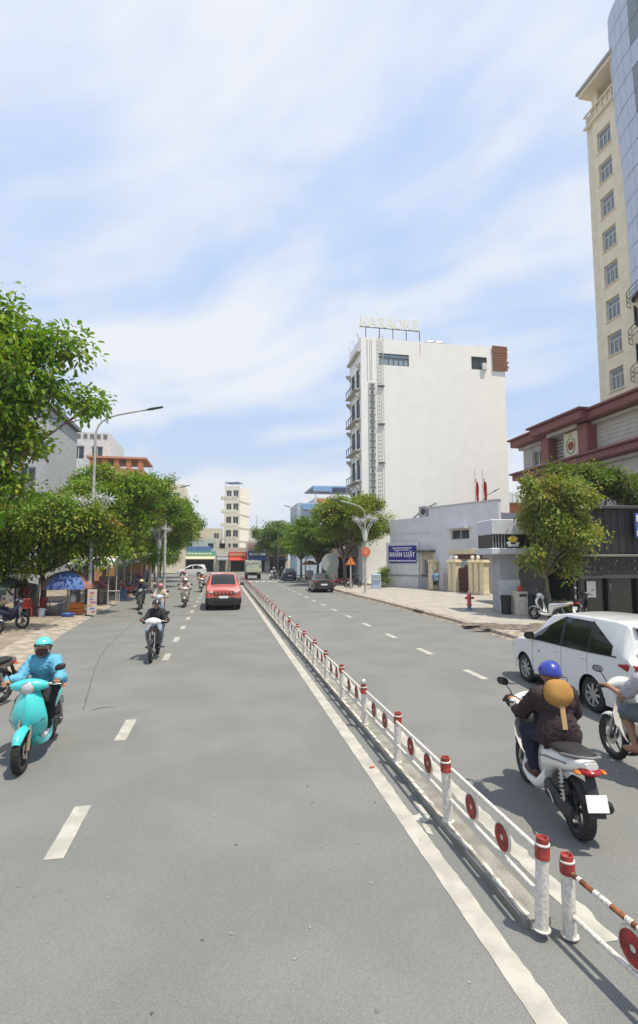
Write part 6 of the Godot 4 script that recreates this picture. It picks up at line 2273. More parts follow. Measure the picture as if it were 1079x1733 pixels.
	bx(p, "centre_cornice", Vector3(6.95, 13.62, 1.05), Vector3(6.6, 0.7, 1.3), red, 0.08)
	bx(p, "centre_cornice_lip", Vector3(6.95, 14.05, 1.1), Vector3(7.0, 0.18, 1.7), red, 0.04)
	bx(p, "centre_band", Vector3(6.95, 13.1, 0.85), Vector3(3.8, 0.3, 0.4), stone, 0.04)
	for k in 7:
		bx(pw, "louver", Vector3(5.45, 11.0 + k * 0.28, 0.05), Vector3(0.75, 0.05, 0.1), mat("louver_dark", Color(0.10, 0.10, 0.09), 0.7))
	var pq := bx(p, "emblem_plaque", Vector3(7.6, 11.85, 0.5), Vector3(1.7, 2.1, 0.2), mat("plaque_cream", Color(0.66, 0.60, 0.45), 0.8), 0.03)
	bx(p, "plaque_block", Vector3(7.6, 11.6, 0.2), Vector3(1.9, 2.9, 0.4), red)
	bx(p, "sill_block", Vector3(6.95, 10.62, 0.6), Vector3(3.7, 0.3, 0.5), red, 0.04)
	var em := MB.new()
	em.lathe([Vector2(0.0, 0.03), Vector2(0.34, 0.03), Vector2(0.36, 0.0)], 20, Transform3D(Basis(Vector3.RIGHT, PI / 2), Vector3(0, -0.1, 0.1)))
	put(pq, "emblem_shield", em, mat("emblem_red", Color(0.24, 0.045, 0.03), 0.6))
	var er := MB.new()
	for k in 22:
		var a := TAU * (k + 0.5) / 24.0 + PI / 2 + 0.14
		er.ell(Vector3(cos(a) * 0.5, -0.1 + sin(a) * 0.62, 0.12), Vector3(0.06, 0.11, 0.03), Basis(Vector3.BACK, a), 8, 6)
	put(pq, "emblem_wreath", er, mat("emblem_green", Color(0.20, 0.26, 0.14), 0.6))
	var es := MB.new()
	var star := PackedVector2Array()
	for k in 10:
		var a := PI / 2 + TAU * k / 10
		star.append(Vector2(cos(a), sin(a)) * (0.20 if k % 2 == 0 else 0.085))
	es.prism(star, 0.06, Transform3D(Basis.IDENTITY, Vector3(0, 0.78, 0.12)))
	put(pq, "emblem_star", es, mat("emblem_gold", Color(0.60, 0.42, 0.08), 0.5))
	# low brick house and white tin roof glimpsed between the two blocks
	var h := building("brick_house", "orange brick gable glimpsed between the white building and the podium", Vector3(37.0, 0, -62.0), 0.0)
	var bw := bx(h, "wall", Vector3(0, 5.0, -3), Vector3(7.0, 10.0, 6.0), rough_mat("orange_brick", Color(0.36, 0.15, 0.075), 0.9, 0.8, 0.2, 3.0, 0.08))
	bx(h, "tin_roof", Vector3(0, 10.6, -2.5), Vector3(7.6, 1.3, 7.0), mat("tin_white", Color(0.62, 0.66, 0.70), 0.5))
	for k in 12:
		bx(h, "roof_rib", Vector3(-3.5 + k * 0.63, 10.6, 1.03), Vector3(0.1, 1.28, 0.06), mat("tin_white", Color(0.62, 0.66, 0.70), 0.5))
	bw.set_meta("label", "plain orange brick wall")

func bay_r(y: float) -> float:
	return 6.15 + 0.9 * smoothstep(30.0, 47.0, y)

func sign_house(frame_w: Material, glass: Material) -> void:
	# grey single storey hall standing at an angle to the road, with the blue and white sign on its low wall
	var grey := rough_mat("hall_grey", Color(0.68, 0.68, 0.70), 0.9, 1.6, 0.06, 6.0, 0.04)
	var pale := rough_mat("hall_pale", Color(0.60, 0.60, 0.60), 0.9, 1.3, 0.07, 4.0, 0.048)
	var A := Vector3(15.3, 0.12, -45.6)
	var B := Vector3(19.6, 0.12, -34.0)
	var turn := -atan2(B.z - A.z, B.x - A.x)
	var L := (B - A).length()
	var b := building("grey_hall", "grey windowless hall behind the cream gate, under the two red flags", A, turn, "building")
	sub(b, "front_wall", Vector3.ZERO, 0, wall(L * 0.42, 6.05, 0.3, []), grey)
	var hr := [Rect2(L * 0.2, 4.0, 1.9, 0.8)]
	var fr := sub(b, "front_wall", Vector3(L * 0.42, 0, 0.0), 0, wall(L * 0.58, 6.75, 0.3, hr), grey)
	window(fr, hr[0], 0.14, frame_w, glass, 2, 0.0, 0.06)
	bx(fr, "canopy", Vector3(L * 0.2 + 0.95, 4.92, 0.35), Vector3(2.3, 0.12, 0.7), grey)
	for x in [0.6, L * 0.9]:
		bx(b, "side_wall", Vector3(x, 3.0, -4.0), Vector3(0.3, 6.0, 7.4), grey)
	bx(b, "roof", Vector3(L * 0.45, 5.85, -4.0), Vector3(L * 0.88, 0.2, 7.4), mat("roof_grey", Color(0.35, 0.35, 0.34), 0.9))
	bx(b, "coping", Vector3(L * 0.71, 6.80, -0.15), Vector3(L * 0.58 + 0.1, 0.08, 0.44), pale)
	bx(b, "wall_ledge", Vector3(L * 0.21, 4.75, 0.03), Vector3(L * 0.42, 0.06, 0.06), grey)
	# air units on the roof
	for q in [[4.0, 1.0], [5.1, 0.75]]:
		var a := bx(b, "air_unit", Vector3(q[0], 6.05 + q[1] / 2, -0.6), Vector3(0.95, q[1], 0.5), mat("ac_grey", Color(0.36, 0.36, 0.35), 0.6), 0.03)
		var fan := MB.new()
		fan.lathe([Vector2(0.0, 0.02), Vector2(0.26, 0.02), Vector2(0.28, 0.0)], 16, Transform3D(Basis(Vector3.RIGHT, PI / 2), Vector3(0.1, 0, 0.25)))
		put(a, "fan_grille", fan, mat("fan_dark", Color(0.05, 0.05, 0.05), 0.6))
	var duct := MB.new()
	duct.tube([Vector3(2.8, 6.1, -0.4), Vector3(3.6, 6.5, -0.4), Vector3(4.6, 6.9, -0.5), Vector3(5.6, 7.2, -0.5), Vector3(5.9, 6.7, -0.5)], 0.09, 8)
	put(b, "duct", duct, mat("ac_grey", Color(0.36, 0.36, 0.35), 0.6))
	# sign wall
	var C := Vector3(14.62, 0.12, -44.75)
	var D := Vector3(16.5, 0.12, -41.75)
	var st := -atan2(D.z - C.z, D.x - C.x)
	var sl := (D - C).length()
	var s := building("sign_wall", "low whitish wall carrying the blue sign with white lettering", C, st, "wall")
	bx(s, "wall_block", Vector3(sl / 2, 1.97, -0.12), Vector3(sl, 3.94, 0.24), rough_mat("wall_white", Color(0.66, 0.66, 0.67), 0.9, 1.2, 0.07, 3.0, 0.048))
	bx(s, "plinth", Vector3(sl / 2, 0.5, 0.02), Vector3(sl - 0.02, 1.0, 0.06), pale)
	bx(s, "ledge", Vector3(sl / 2, 1.06, 0.05), Vector3(sl, 0.06, 0.12), mat("ledge_grey", Color(0.30, 0.30, 0.30), 0.8))
	var g := thing("sign_board", "blue board lettered NHÂN LUẬT in white on the low wall", "sign", C, st)
	var bo := bx(g, "board", Vector3(sl * 0.52, 2.88, 0.05), Vector3(sl * 0.86, 1.52, 0.07), mat("sign_blue", Color(0.035, 0.03, 0.24), 0.5), 0.01)
	var sw := mat("sign_white", Color(0.78, 0.78, 0.82), 0.6)
	# the bold face has no Ậ: an Â with its dot built below it
	lettering(bo, "lettering", "NHÂN LUÂT", 0.40, 0.02, Vector3(0, -0.02, 0.045), sw, true, sl * 0.78)
	var dot := MB.new()
	dot.cyl(Vector3(0, 0, -0.01), Vector3(0, 0, 0.01), 0.045, -1, 12)
	var dn := put(bo, "lettering_dot", dot, sw)
	dn.position = Vector3(sl * 0.78 * 0.305, -0.31, 0.045)
	rng.seed = 8
	for q in [[0.56, 0.09, 0.58], [0.38, 0.08, 0.50], [-0.56, 0.11, 0.80]]:
		var x: float = -sl * q[2] / 2
		while x < sl * q[2] / 2 - 0.1:
			var w := rng.randf_range(0.12, 0.3)
			var line := MB.new()
			line.box(Vector3(x + w / 2, q[0], 0.042), Vector3(w, q[1], 0.012))
			put(bo, "small_text_line", line, sw)
			x += w + 0.05

func gate_and_gatehouse() -> void:
	var cream := rough_mat("gate_cream", Color(0.74, 0.64, 0.43), 0.85, 1.0, 0.10, 3.0, 0.048)
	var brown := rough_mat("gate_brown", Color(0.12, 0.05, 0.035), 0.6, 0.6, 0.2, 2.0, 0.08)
	var A := Vector3(16.75, 0.12, -41.7)
	var B := Vector3(18.1, 0.12, -32.4)
	var turn := -atan2(B.z - A.z, B.x - A.x)
	var L := (B - A).length()
	var g := building("cream_gate", "cream gateway with paired pillars, globe lamps and a brown lattice gate", A, turn, "gate")
	# guard booth at the far end
	var bw := sub(g, "booth_wall", Vector3(0, 0, 0), 0, wall(1.5, 3.05, 0.2, [Rect2(0.35, 1.2, 0.85, 1.25)]), rough_mat("booth_beige", Color(0.46, 0.40, 0.30), 0.85, 1.0, 0.1, 3.0, 0.048))
	window(bw, Rect2(0.35, 1.2, 0.85, 1.25), 0.08, mat("frame_grey", Color(0.35, 0.35, 0.35), 0.5), glass_dark("house_glass", Color(0.05, 0.065, 0.07), 0.08), 2)
	bx(g, "booth_sill", Vector3(0.77, 1.12, 0.08), Vector3(1.3, 0.1, 0.2), brown)
	bx(g, "booth_base", Vector3(0.75, 0.5, 0.03), Vector3(1.48, 1.0, 0.08), mat("base_grey", Color(0.33, 0.34, 0.36), 0.8))
	bx(g, "booth_return", Vector3(1.42, 1.5, -1.4), Vector3(0.16, 3.0, 2.4), cream)
	bx(g, "booth_roof", Vector3(0.7, 3.14, -0.9), Vector3(2.0, 0.18, 2.6), mat("tile_dark", Color(0.12, 0.115, 0.10), 0.8), 0.04)
	bx(g, "beam", Vector3(4.6, 3.05, -0.9), Vector3(6.4, 0.42, 0.5), cream, 0.04)
	bx(g, "brown_strip", Vector3(4.6, 2.66, -0.95), Vector3(6.2, 0.32, 0.3), brown)  # plain brown strip set below the beam
	# pillars: shaft, cap, globe
	var globe := mat("globe_white", Color(0.80, 0.79, 0.74), 0.25)
	for x in [1.75, 4.55, 5.15, 7.2, 7.85, 8.5]:
		var wd: float = 0.62 if x < 2.0 else 0.46
		var p := bx(g, "pillar", Vector3(x, 1.1, 0), Vector3(wd, 2.2, 0.46), cream, 0.02)
		bx(p, "cap", Vector3(0, 1.17, 0), Vector3(wd + 0.18, 0.14, 0.62), cream, 0.03)
		bx(p, "cap_step", Vector3(0, 1.28, 0), Vector3(wd + 0.06, 0.09, 0.5), cream, 0.02)
		bx(p, "foot", Vector3(0, -0.98, 0), Vector3(wd + 0.08, 0.22, 0.54), cream, 0.02)
		if x > 2.0 and x < 8.4:
			var m := MB.new()
			m.cyl(Vector3(0, 1.32, 0), Vector3(0, 1.4, 0), 0.05, -1, 8)
			m.ell(Vector3(0, 1.5, 0), Vector3(0.14, 0.14, 0.14), Basis.IDENTITY, 14, 10)
			put(p, "globe_lamp", m, globe)
	# inner wall with a small opening behind the first bay
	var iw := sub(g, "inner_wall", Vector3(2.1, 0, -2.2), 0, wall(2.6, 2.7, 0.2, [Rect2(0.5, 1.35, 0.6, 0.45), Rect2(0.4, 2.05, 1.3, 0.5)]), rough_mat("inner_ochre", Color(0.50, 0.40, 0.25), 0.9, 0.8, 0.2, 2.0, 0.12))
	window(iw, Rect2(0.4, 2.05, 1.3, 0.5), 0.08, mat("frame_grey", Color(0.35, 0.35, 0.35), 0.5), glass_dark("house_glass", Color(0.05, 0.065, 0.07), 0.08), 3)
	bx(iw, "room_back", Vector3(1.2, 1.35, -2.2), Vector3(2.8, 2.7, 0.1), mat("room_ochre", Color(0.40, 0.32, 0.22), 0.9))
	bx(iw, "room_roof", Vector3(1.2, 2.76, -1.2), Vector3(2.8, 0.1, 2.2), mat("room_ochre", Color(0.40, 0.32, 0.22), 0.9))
	# folding steel leaf pushed to the side
	for k in 7:
		var m := MB.new()
		var x := 2.95 + k * 0.22
		m.cyl(Vector3(x, 0.05, -0.25), Vector3(x, 1.75, -0.25), 0.022, -1, 6)
		m.tube([Vector3(x, 0.2, -0.25), Vector3(x + 0.22, 1.6, -0.25)], 0.012, 5)
		m.tube([Vector3(x, 1.6, -0.25), Vector3(x + 0.22, 0.2, -0.25)], 0.012, 5)
		put(g, "folding_bar", m, mat("gate_pale_steel", Color(0.42, 0.38, 0.33), 0.5, 0.3))
	# brown lattice gate between the pillar pairs
	var lg := bx(g, "lattice_gate", Vector3(6.18, 0.95, -0.1), Vector3(1.6, 1.75, 0.05), brown)
	for k in 9:
		bx(lg, "slat", Vector3(-0.72 + k * 0.18, 0, 0.05), Vector3(0.05, 1.75, 0.05), brown)
	for k in 7:
		bx(lg, "rail", Vector3(0, -0.78 + k * 0.26, 0.055), Vector3(1.6, 0.05, 0.045), brown)
	bx(lg, "arch_top", Vector3(0.35, 0.98, 0), Vector3(0.9, 0.22, 0.06), brown)
	# gatehouse: grey pillar and canopy with a lotus emblem
	var gh_m := rough_mat("gatehouse_grey", Color(0.36, 0.375, 0.39), 0.8, 1.3, 0.08, 3.0, 0.048)
	var lt := rough_mat("gatehouse_light", Color(0.58, 0.60, 0.64), 0.8, 1.3, 0.08, 3.0, 0.048)
	var h := building("gatehouse", "grey gatehouse pillar and canopy with a yellow lotus emblem", Vector3(12.85, 0.12, -22.3), -0.12, "gatehouse")
	bx(h, "pillar", Vector3(0.45, 1.3, -0.45), Vector3(0.95, 2.6, 0.9), gh_m, 0.02)
	bx(h, "pillar_skirt", Vector3(0.45, 0.78, 0.012), Vector3(0.97, 1.5, 0.05), lt)
	bx(h, "pillar_neck", Vector3(0.8, 2.62, -0.55), Vector3(2.3, 0.14, 1.3), gh_m)
	bx(h, "canopy_slab", Vector3(1.1, 2.86, -0.6), Vector3(3.3, 0.30, 2.0), lt, 0.03)
	bx(h, "dark_band", Vector3(1.1, 3.33, -0.62), Vector3(3.1, 0.64, 1.7), mat("band_dark", Color(0.03, 0.03, 0.035), 0.3))
	for k in 5:
		bx(h, "mullion", Vector3(-0.4 + k * 0.14, 3.33, 0.245), Vector3(0.03, 0.62, 0.03), gh_m)
	bx(h, "parapet", Vector3(1.1, 4.0, -0.6), Vector3(3.2, 0.70, 1.9), lt, 0.03)
	var lot := bx(h, "emblem_base", Vector3(0.55, 3.14, 0.27), Vector3(0.52, 0.12, 0.06), mat("globe_white", Color(0.80, 0.79, 0.74), 0.25), 0.01)
	for k in 5:
		var pt := MB.new()
		var a := (k - 2) * 0.42
		pt.ell(Vector3(sin(a) * 0.17, 0.16 + cos(a) * 0.14, 0.01), Vector3(0.075, 0.17, 0.03), Basis(Vector3.BACK, -a), 10, 8)
		put(lot, "petal", pt, mat("lotus_yellow", Color(0.72, 0.58, 0.12), 0.5))
	for s in [-1.0, 1.0]:
		var pt := MB.new()
		pt.ell(Vector3(0.22 * s, 0.10, 0.015), Vector3(0.11, 0.06, 0.03), Basis.IDENTITY, 10, 8)
		put(lot, "leaf", pt, mat("globe_white", Color(0.80, 0.79, 0.74), 0.25))
	# back room of the gatehouse under the canopy
	bx(h, "back_room", Vector3(2.0, 1.3, -1.3), Vector3(1.5, 2.6, 0.9), rough_mat("room_grey", Color(0.30, 0.29, 0.28), 0.85, 1.0, 0.1, 3.0, 0.08))  # even grey, a little darker than the pillar

func black_house() -> void:
	var blk := rough_mat("black_clad", Color(0.016, 0.016, 0.017), 0.6, 0.9, 0.3, 3.0, 0.16)
	var b := building("black_cafe", "black clad house with a perforated screen, behind the white car", Vector3(15.6, 0.12, -20.6), -0.10, "building")
	# upper cladding boards
	var up := bx(b, "upper_wall", Vector3(4.5, 3.75, -0.25), Vector3(9.0, 2.05, 0.4), blk)
	rng.seed = 21
	for k in 26:
		var m := MB.new()
		m.box(Vector3(-4.33 + k * 0.345, 0, 0.215 + rng.randf_range(0, 0.012)), Vector3(0.325, 2.0, 0.03), Basis.IDENTITY, 0.006)
		put(up, "cladding_board", m, blk)
	bx(b, "fascia", Vector3(4.5, 4.83, -0.1), Vector3(9.1, 0.14, 0.8), mat("fascia_dark", Color(0.05, 0.045, 0.055), 0.6), 0.02)
	bx(b, "lintel", Vector3(1.6, 2.66, 0.06), Vector3(3.2, 0.10, 0.22), mat("lintel_grey", Color(0.20, 0.19, 0.17), 0.7), 0.01)
	# perforated screen: each hole shows the pale inner panel
	bx(b, "screen_back", Vector3(4.4, 2.2, -0.075), Vector3(8.8, 0.82, 0.04), rough_mat("screen_light", Color(0.58, 0.60, 0.50), 0.8, 0.5, 0.35, 1.5, 0.2))
	var holes := []
	rng.seed = 33
	for i in 500:
		var s := rng.randf_range(0.04, 0.12)
		var r := Rect2(rng.randf_range(0.1, 8.6), rng.randf_range(0.06, 0.72), s * rng.randf_range(0.7, 1.1), s)
		if r.end.y > 0.78:
			continue
		var okay := true
		for q in holes:
			if q.grow(0.025).intersects(r):
				okay = false
				break
		if okay:
			holes.append(r)
	var screen := wall(8.8, 0.82, 0.04, holes)
	var sc := put(b, "perforated_screen", screen, blk)
	sc.position = Vector3(0.0, 1.79, 0.02)
	bx(b, "beam", Vector3(4.4, 1.70, 0.0), Vector3(8.8, 0.12, 0.3), mat("beam_dark", Color(0.05, 0.055, 0.06), 0.5))
	# dark glazed ground floor
	for k in 7:
		bx(b, "post", Vector3(0.08 + k * 1.4, 0.82, -0.05), Vector3(0.12, 1.64, 0.14), blk)
	bx(b, "shop_glass", Vector3(4.4, 0.82, -0.2), Vector3(8.6, 1.62, 0.03), glass_dark("cafe_glass", Color(0.01, 0.012, 0.012), 0.08))
	bx(b, "notice", Vector3(0.72, 1.15, -0.12), Vector3(0.42, 0.72, 0.03), mat("notice_white", Color(0.58, 0.58, 0.60), 0.6))
	bx(b, "notice", Vector3(1.55, 1.25, -0.12), Vector3(0.2, 0.3, 0.03), mat("notice_grey", Color(0.35, 0.35, 0.33), 0.6))
	bx(b, "flank_wall", Vector3(-0.12, 2.35, -3.6), Vector3(0.2, 4.7, 6.8), blk)
	bx(b, "roof", Vector3(4.5, 4.7, -3.9), Vector3(9.0, 0.12, 7.0), blk)
	bx(b, "awning", Vector3(3.75, 3.0, 0.5), Vector3(1.1, 0.16, 0.9), mat("awning_grey", Color(0.5, 0.5, 0.5), 0.6), 0.02)
	var sg := bx(b, "side_sign", Vector3(3.05, 4.0, 0.22), Vector3(0.7, 1.1, 0.12), mat("blue_sign", Color(0.06, 0.10, 0.28), 0.5), 0.02)
	bx(sg, "sign_panel", Vector3(0, 0.32, 0.065), Vector3(0.6, 0.3, 0.02), mat("notice_white", Color(0.58, 0.58, 0.60), 0.6))
	bx(sg, "sign_panel", Vector3(0, -0.35, 0.065), Vector3(0.6, 0.22, 0.02), mat("notice_white", Color(0.58, 0.58, 0.60), 0.6))

func house(called: String, label: String, at: Vector3, w: float, h: float, d: float, m: Material, holes: Array, frame_w: Material, glass: Material, turn := 0.0, group := "") -> Node3D:
	var b := building(called, label, at, turn, "building", group)
	var f := sub(b, "front_wall", Vector3(-w / 2, 0, d / 2), 0, wall(w, h, 0.25, holes), m)
	for r in holes:
		if r.position.y > 0.5 or r.size.x < 1.8:   # wide ground floor openings stay open
			window(f, r, 0.12, frame_w, glass, 2 if r.size.x < 1.8 else 3, 0.0, 0.08)
	bx(b, "side_wall", Vector3(-w / 2 + 0.125, h / 2 - 0.05, -0.13), Vector3(0.25, h - 0.1, d - 0.26), m)
	bx(b, "side_wall", Vector3(w / 2 - 0.125, h / 2 - 0.05, -0.13), Vector3(0.25, h - 0.1, d - 0.26), m)
	bx(b, "rear_wall", Vector3(0, h / 2 - 0.05, -d / 2 + 0.12), Vector3(w - 0.52, h - 0.1, 0.22), m)
	bx(b, "roof", Vector3(0, h - 0.22, -0.1), Vector3(w - 0.52, 0.2, d - 0.5), mat("roof_grey", Color(0.35, 0.35, 0.34), 0.9))
	return b

func far_row(frame_w: Material, glass: Material) -> void:
	var cream := rough_mat("cream_far", Color(0.80, 0.76, 0.64), 0.9, 2.0, 0.08, 6.0, 0.04)
	# slim cream tower house
	var holes := []
	for k in 6:
		holes.append(Rect2(0.4, 1.2 + k * 2.85 + 3.2 * 0, 1.2, 1.7))
		holes.append(Rect2(1.95, 1.2 + k * 2.85, 1.2, 1.7))
	var t := house("tube_house", "slim cream tower house of six storeys at the end of the street", Vector3(3.1, 0.1, -114.0), 3.5, 18.0, 6.0, cream, holes, frame_w, glass, -0.38)
	for k in 6:
		var bl := bx(t, "balcony", Vector3(0, 0.75 + k * 2.85, 4.45), Vector3(3.6, 0.14, 0.9), cream, 0.02)
		bx(bl, "parapet", Vector3(0, 0.36, 0.42), Vector3(3.6, 0.58, 0.08), cream)
		if k in [2, 5]:
			for i in 6:
				bx(bl, "baluster", Vector3(-1.5 + i * 0.6, 0.36, 0.475), Vector3(0.12, 0.5, 0.03), mat("balustrade_ochre", Color(0.40, 0.33, 0.22), 0.8))
	for k in 5:
		bx(t, "string_course", Vector3(1.83, 3.4 + k * 2.85, 0), Vector3(0.06, 0.12, 8.0), mat("course_ochre", Color(0.55, 0.47, 0.32), 0.8))
	bx(t, "roof_canopy", Vector3(-0.2, 18.9, 1.4), Vector3(3.2, 0.1, 3.0), mat("tin_blue", Color(0.22, 0.34, 0.56), 0.5))
	for x in [-1.6, 1.2]:
		bx(t, "canopy_post", Vector3(x, 18.4, 2.7), Vector3(0.08, 1.0, 0.08), mat("frame_grey", Color(0.35, 0.35, 0.35), 0.5))
	# row of shops facing down the street; [name, label, x, w, h, wall, sign colour, sign y, sign h, awning]
	var row := [
		["shop_house", "shop with green and blue signs at the end of the street", -4.0, 6.0, 6.2, Color(0.40, 0.48, 0.46), Color(0.10, 0.36, 0.27), 3.3, 0.8, Color(0.62, 0.60, 0.42)],
		["shop_house", "narrow pale shop between the green sign and the red awning", 0.1, 2.2, 5.2, Color(0.52, 0.50, 0.42), Color(0.45, 0.42, 0.42), 3.0, 0.6, Color(0.25, 0.25, 0.28)],
		["shop_house", "shop with a wide red awning below the cream tower", 3.0, 3.6, 4.6, Color(0.50, 0.46, 0.38), Color(0.52, 0.09, 0.05), 3.15, 1.0, Color(0.50, 0.06, 0.04)],
		["shop_house", "shop with a pink and blue double signboard", 6.7, 3.8, 5.9, Color(0.55, 0.55, 0.52), Color(0.035, 0.07, 0.30), 3.2, 1.3, Color(0.05, 0.08, 0.25)],
		["shop_house", "low shop with an orange sign beside the corner tree", 10.6, 4.0, 4.8, Color(0.58, 0.56, 0.50), Color(0.55, 0.22, 0.08), 3.0, 0.7, Color(0.10, 0.10, 0.12)],
		["shop_house", "tan shop half hidden by the last trees of the row", -10.2, 6.2, 6.8, Color(0.50, 0.44, 0.34), Color(0.34, 0.10, 0.08), 3.3, 0.8, Color(0.25, 0.22, 0.2)]]
	for i in row.size():
		var q: Array = row[i]
		var m := rough_mat("shop_wall_%d" % i, q[5], 0.9, 1.5, 0.1, 4.0, 0.08)
		var hs := [Rect2(0.5, 0.02, q[3] - 1.0, 2.6)]
		if q[4] > 5.0:
			hs.append(Rect2(0.5, 4.4, 1.0, 1.0))
			hs.append(Rect2(q[3] - 1.6, 4.4, 1.0, 1.0))
		var b := house(q[0], q[1], Vector3(q[2], 0.1, -103.0), q[3], q[4], 7.0, m, hs, mat("frame_dark", Color(0.06, 0.08, 0.09), 0.5), glass, 0.0, "shops at the end of the street")
		var sg := bx(b, "sign_board", Vector3(0, q[7] + 0.15, 3.62), Vector3(q[3] * 0.94, q[8], 0.14), mat("shop_sign_%d" % i, q[6], 0.6), 0.02)
		rng.seed = 60 + i
		var x: float = -q[3] * 0.4
		while x < q[3] * 0.36:
			var w := rng.randf_range(0.25, 0.6)
			bx(sg, "sign_text_block", Vector3(x + w / 2, 0, 0.08), Vector3(w, q[8] * 0.35, 0.02), mat("shop_text_%d" % (i % 3), [Color(0.70, 0.66, 0.55), Color(0.75, 0.72, 0.70), Color(0.65, 0.45, 0.20)][i % 3], 0.6))
			x += w + 0.12
		var aw := MB.new()
		aw.prism(PackedVector2Array([Vector2(0, 0), Vector2(1.3, -0.45), Vector2(1.3, -0.62), Vector2(0, -0.1)]), q[3] * 0.92, Transform3D(Basis(Vector3.UP, -PI / 2), Vector3(0, q[7] - q[8] / 2 + 0.1, 3.55)))
		put(b, "awning", aw, mat("awning_%d" % i, q[9], 0.8))
		if i == 3:
			var s2 := bx(b, "upper_sign", Vector3(0, 4.75, 3.62), Vector3(3.6, 1.5, 0.14), mat("pink_sign", Color(0.50, 0.32, 0.32), 0.6), 0.02)
			bx(s2, "sign_text_block", Vector3(0.2, 0, 0.08), Vector3(1.9, 0.7, 0.02), mat("pink_text", Color(0.42, 0.10, 0.12), 0.6))
		if i == 0:
			bx(b, "upper_sign", Vector3(-0.3, 4.35, 3.62), Vector3(4.6, 0.9, 0.14), mat("blue_sign_far", Color(0.09, 0.18, 0.38), 0.6), 0.02)
			bx(b, "awning_band", Vector3(0.2, 2.85, 3.9), Vector3(5.2, 0.3, 0.5), mat("cream_band", Color(0.66, 0.60, 0.40), 0.7), 0.02)
	# second row of roofs behind
	for q in [["rear_house", "pale house with a flat roof behind the narrow shop", Vector3(-3.4, 0.1, -124), 7.0, 9.4, Color(0.60, 0.55, 0.44)], ["rear_house", "greenish white house beside the slim cream tower", Vector3(8.6, 0.1, -126), 5.0, 9.6, Color(0.62, 0.64, 0.56)], ["rear_house", "low beige house far behind the trees", Vector3(-11.5, 0.1, -126), 8.0, 11.0, Color(0.58, 0.50, 0.38)]]:
		house(q[0], q[1], q[2], q[3], q[4], 8.0, rough_mat("rear_%.1f" % q[3], q[5], 0.9, 1.5, 0.1, 4.0, 0.06), [Rect2(0.8, q[4] - 2.4, 1.2, 1.3), Rect2(q[3] - 2.0, q[4] - 2.4, 1.2, 1.3)], frame_w, glass, 0.0, "roofs behind the shops")
	# antenna mast
	var am := MB.new()
	am.cyl(Vector3(0, 0, 0), Vector3(0, 3.6, 0), 0.06, 0.03, 6)
	for k in 5:
		am.box(Vector3(0, 1.6 + k * 0.4, 0), Vector3(0.9 - k * 0.12, 0.04, 0.04))
	single("antenna_mast", am, mat("rust_dark", Color(0.10, 0.10, 0.10), 0.8), "thin aerial mast on the greenish white house", "antenna", Vector3(8.2, 9.65, -125))
	# buildings across the road beyond the trees
	var bh := house("corner_building", "white building with a blue roof sign beyond the big tree", Vector3(19.2, 0.1, -88.0), 8.5, 12.6, 10.0, rough_mat("corner_white", Color(0.62, 0.64, 0.66), 0.9, 1.5, 0.08, 5.0, 0.04), [Rect2(0.8, 9.2, 2.0, 1.6), Rect2(3.6, 9.2, 2.0, 1.6), Rect2(0.8, 6.0, 2.0, 1.6)], frame_w, glass)
	bx(bh, "roof_slab", Vector3(0, 14.5, 0), Vector3(9.0, 0.3, 9.0), mat("tin_blue", Color(0.22, 0.34, 0.56), 0.5), 0.03)
	for x in [-4.0, -1.3, 1.4, 4.0]:
		bx(bh, "roof_post", Vector3(x, 13.4, 4.0), Vector3(0.14, 1.9, 0.14), frame_w)
	bx(bh, "blue_sign", Vector3(-2.9, 14.1, 4.6), Vector3(3.2, 0.9, 0.2), mat("blue_light", Color(0.24, 0.40, 0.66), 0.5), 0.03)
	bx(bh, "orange_panel", Vector3(-2.4, 11.9, 5.1), Vector3(3.0, 1.0, 0.12), mat("orange_panel", Color(0.52, 0.24, 0.10), 0.6))
	var bh2 := house("blue_shop", "blue and white narrow house left of the big tree", Vector3(13.6, 0.1, -83.0), 4.4, 11.2, 8.0, rough_mat("pale_blue", Color(0.42, 0.50, 0.60), 0.9, 1.5, 0.08, 5.0, 0.04), [Rect2(0.7, 7.6, 1.2, 1.5), Rect2(2.4, 7.6, 1.2, 1.5), Rect2(0.7, 4.4, 1.2, 1.5)], frame_w, glass)
	bx(bh2, "roof_sign", Vector3(0.3, 10.6, 4.2), Vector3(3.4, 1.0, 0.2), mat("blue_light", Color(0.24, 0.40, 0.66), 0.5), 0.03)
	house("dark_shop", "dark fronted shop under the big tree", Vector3(16.0, 0.1, -56.5), 9.0, 3.6, 6.0, rough_mat("shop_dark", Color(0.26, 0.24, 0.22), 0.9, 1.0, 0.2, 3.0, 0.12), [Rect2(0.6, 0.3, 3.4, 2.4), Rect2(4.8, 0.3, 3.4, 2.4)], frame_w, glass)

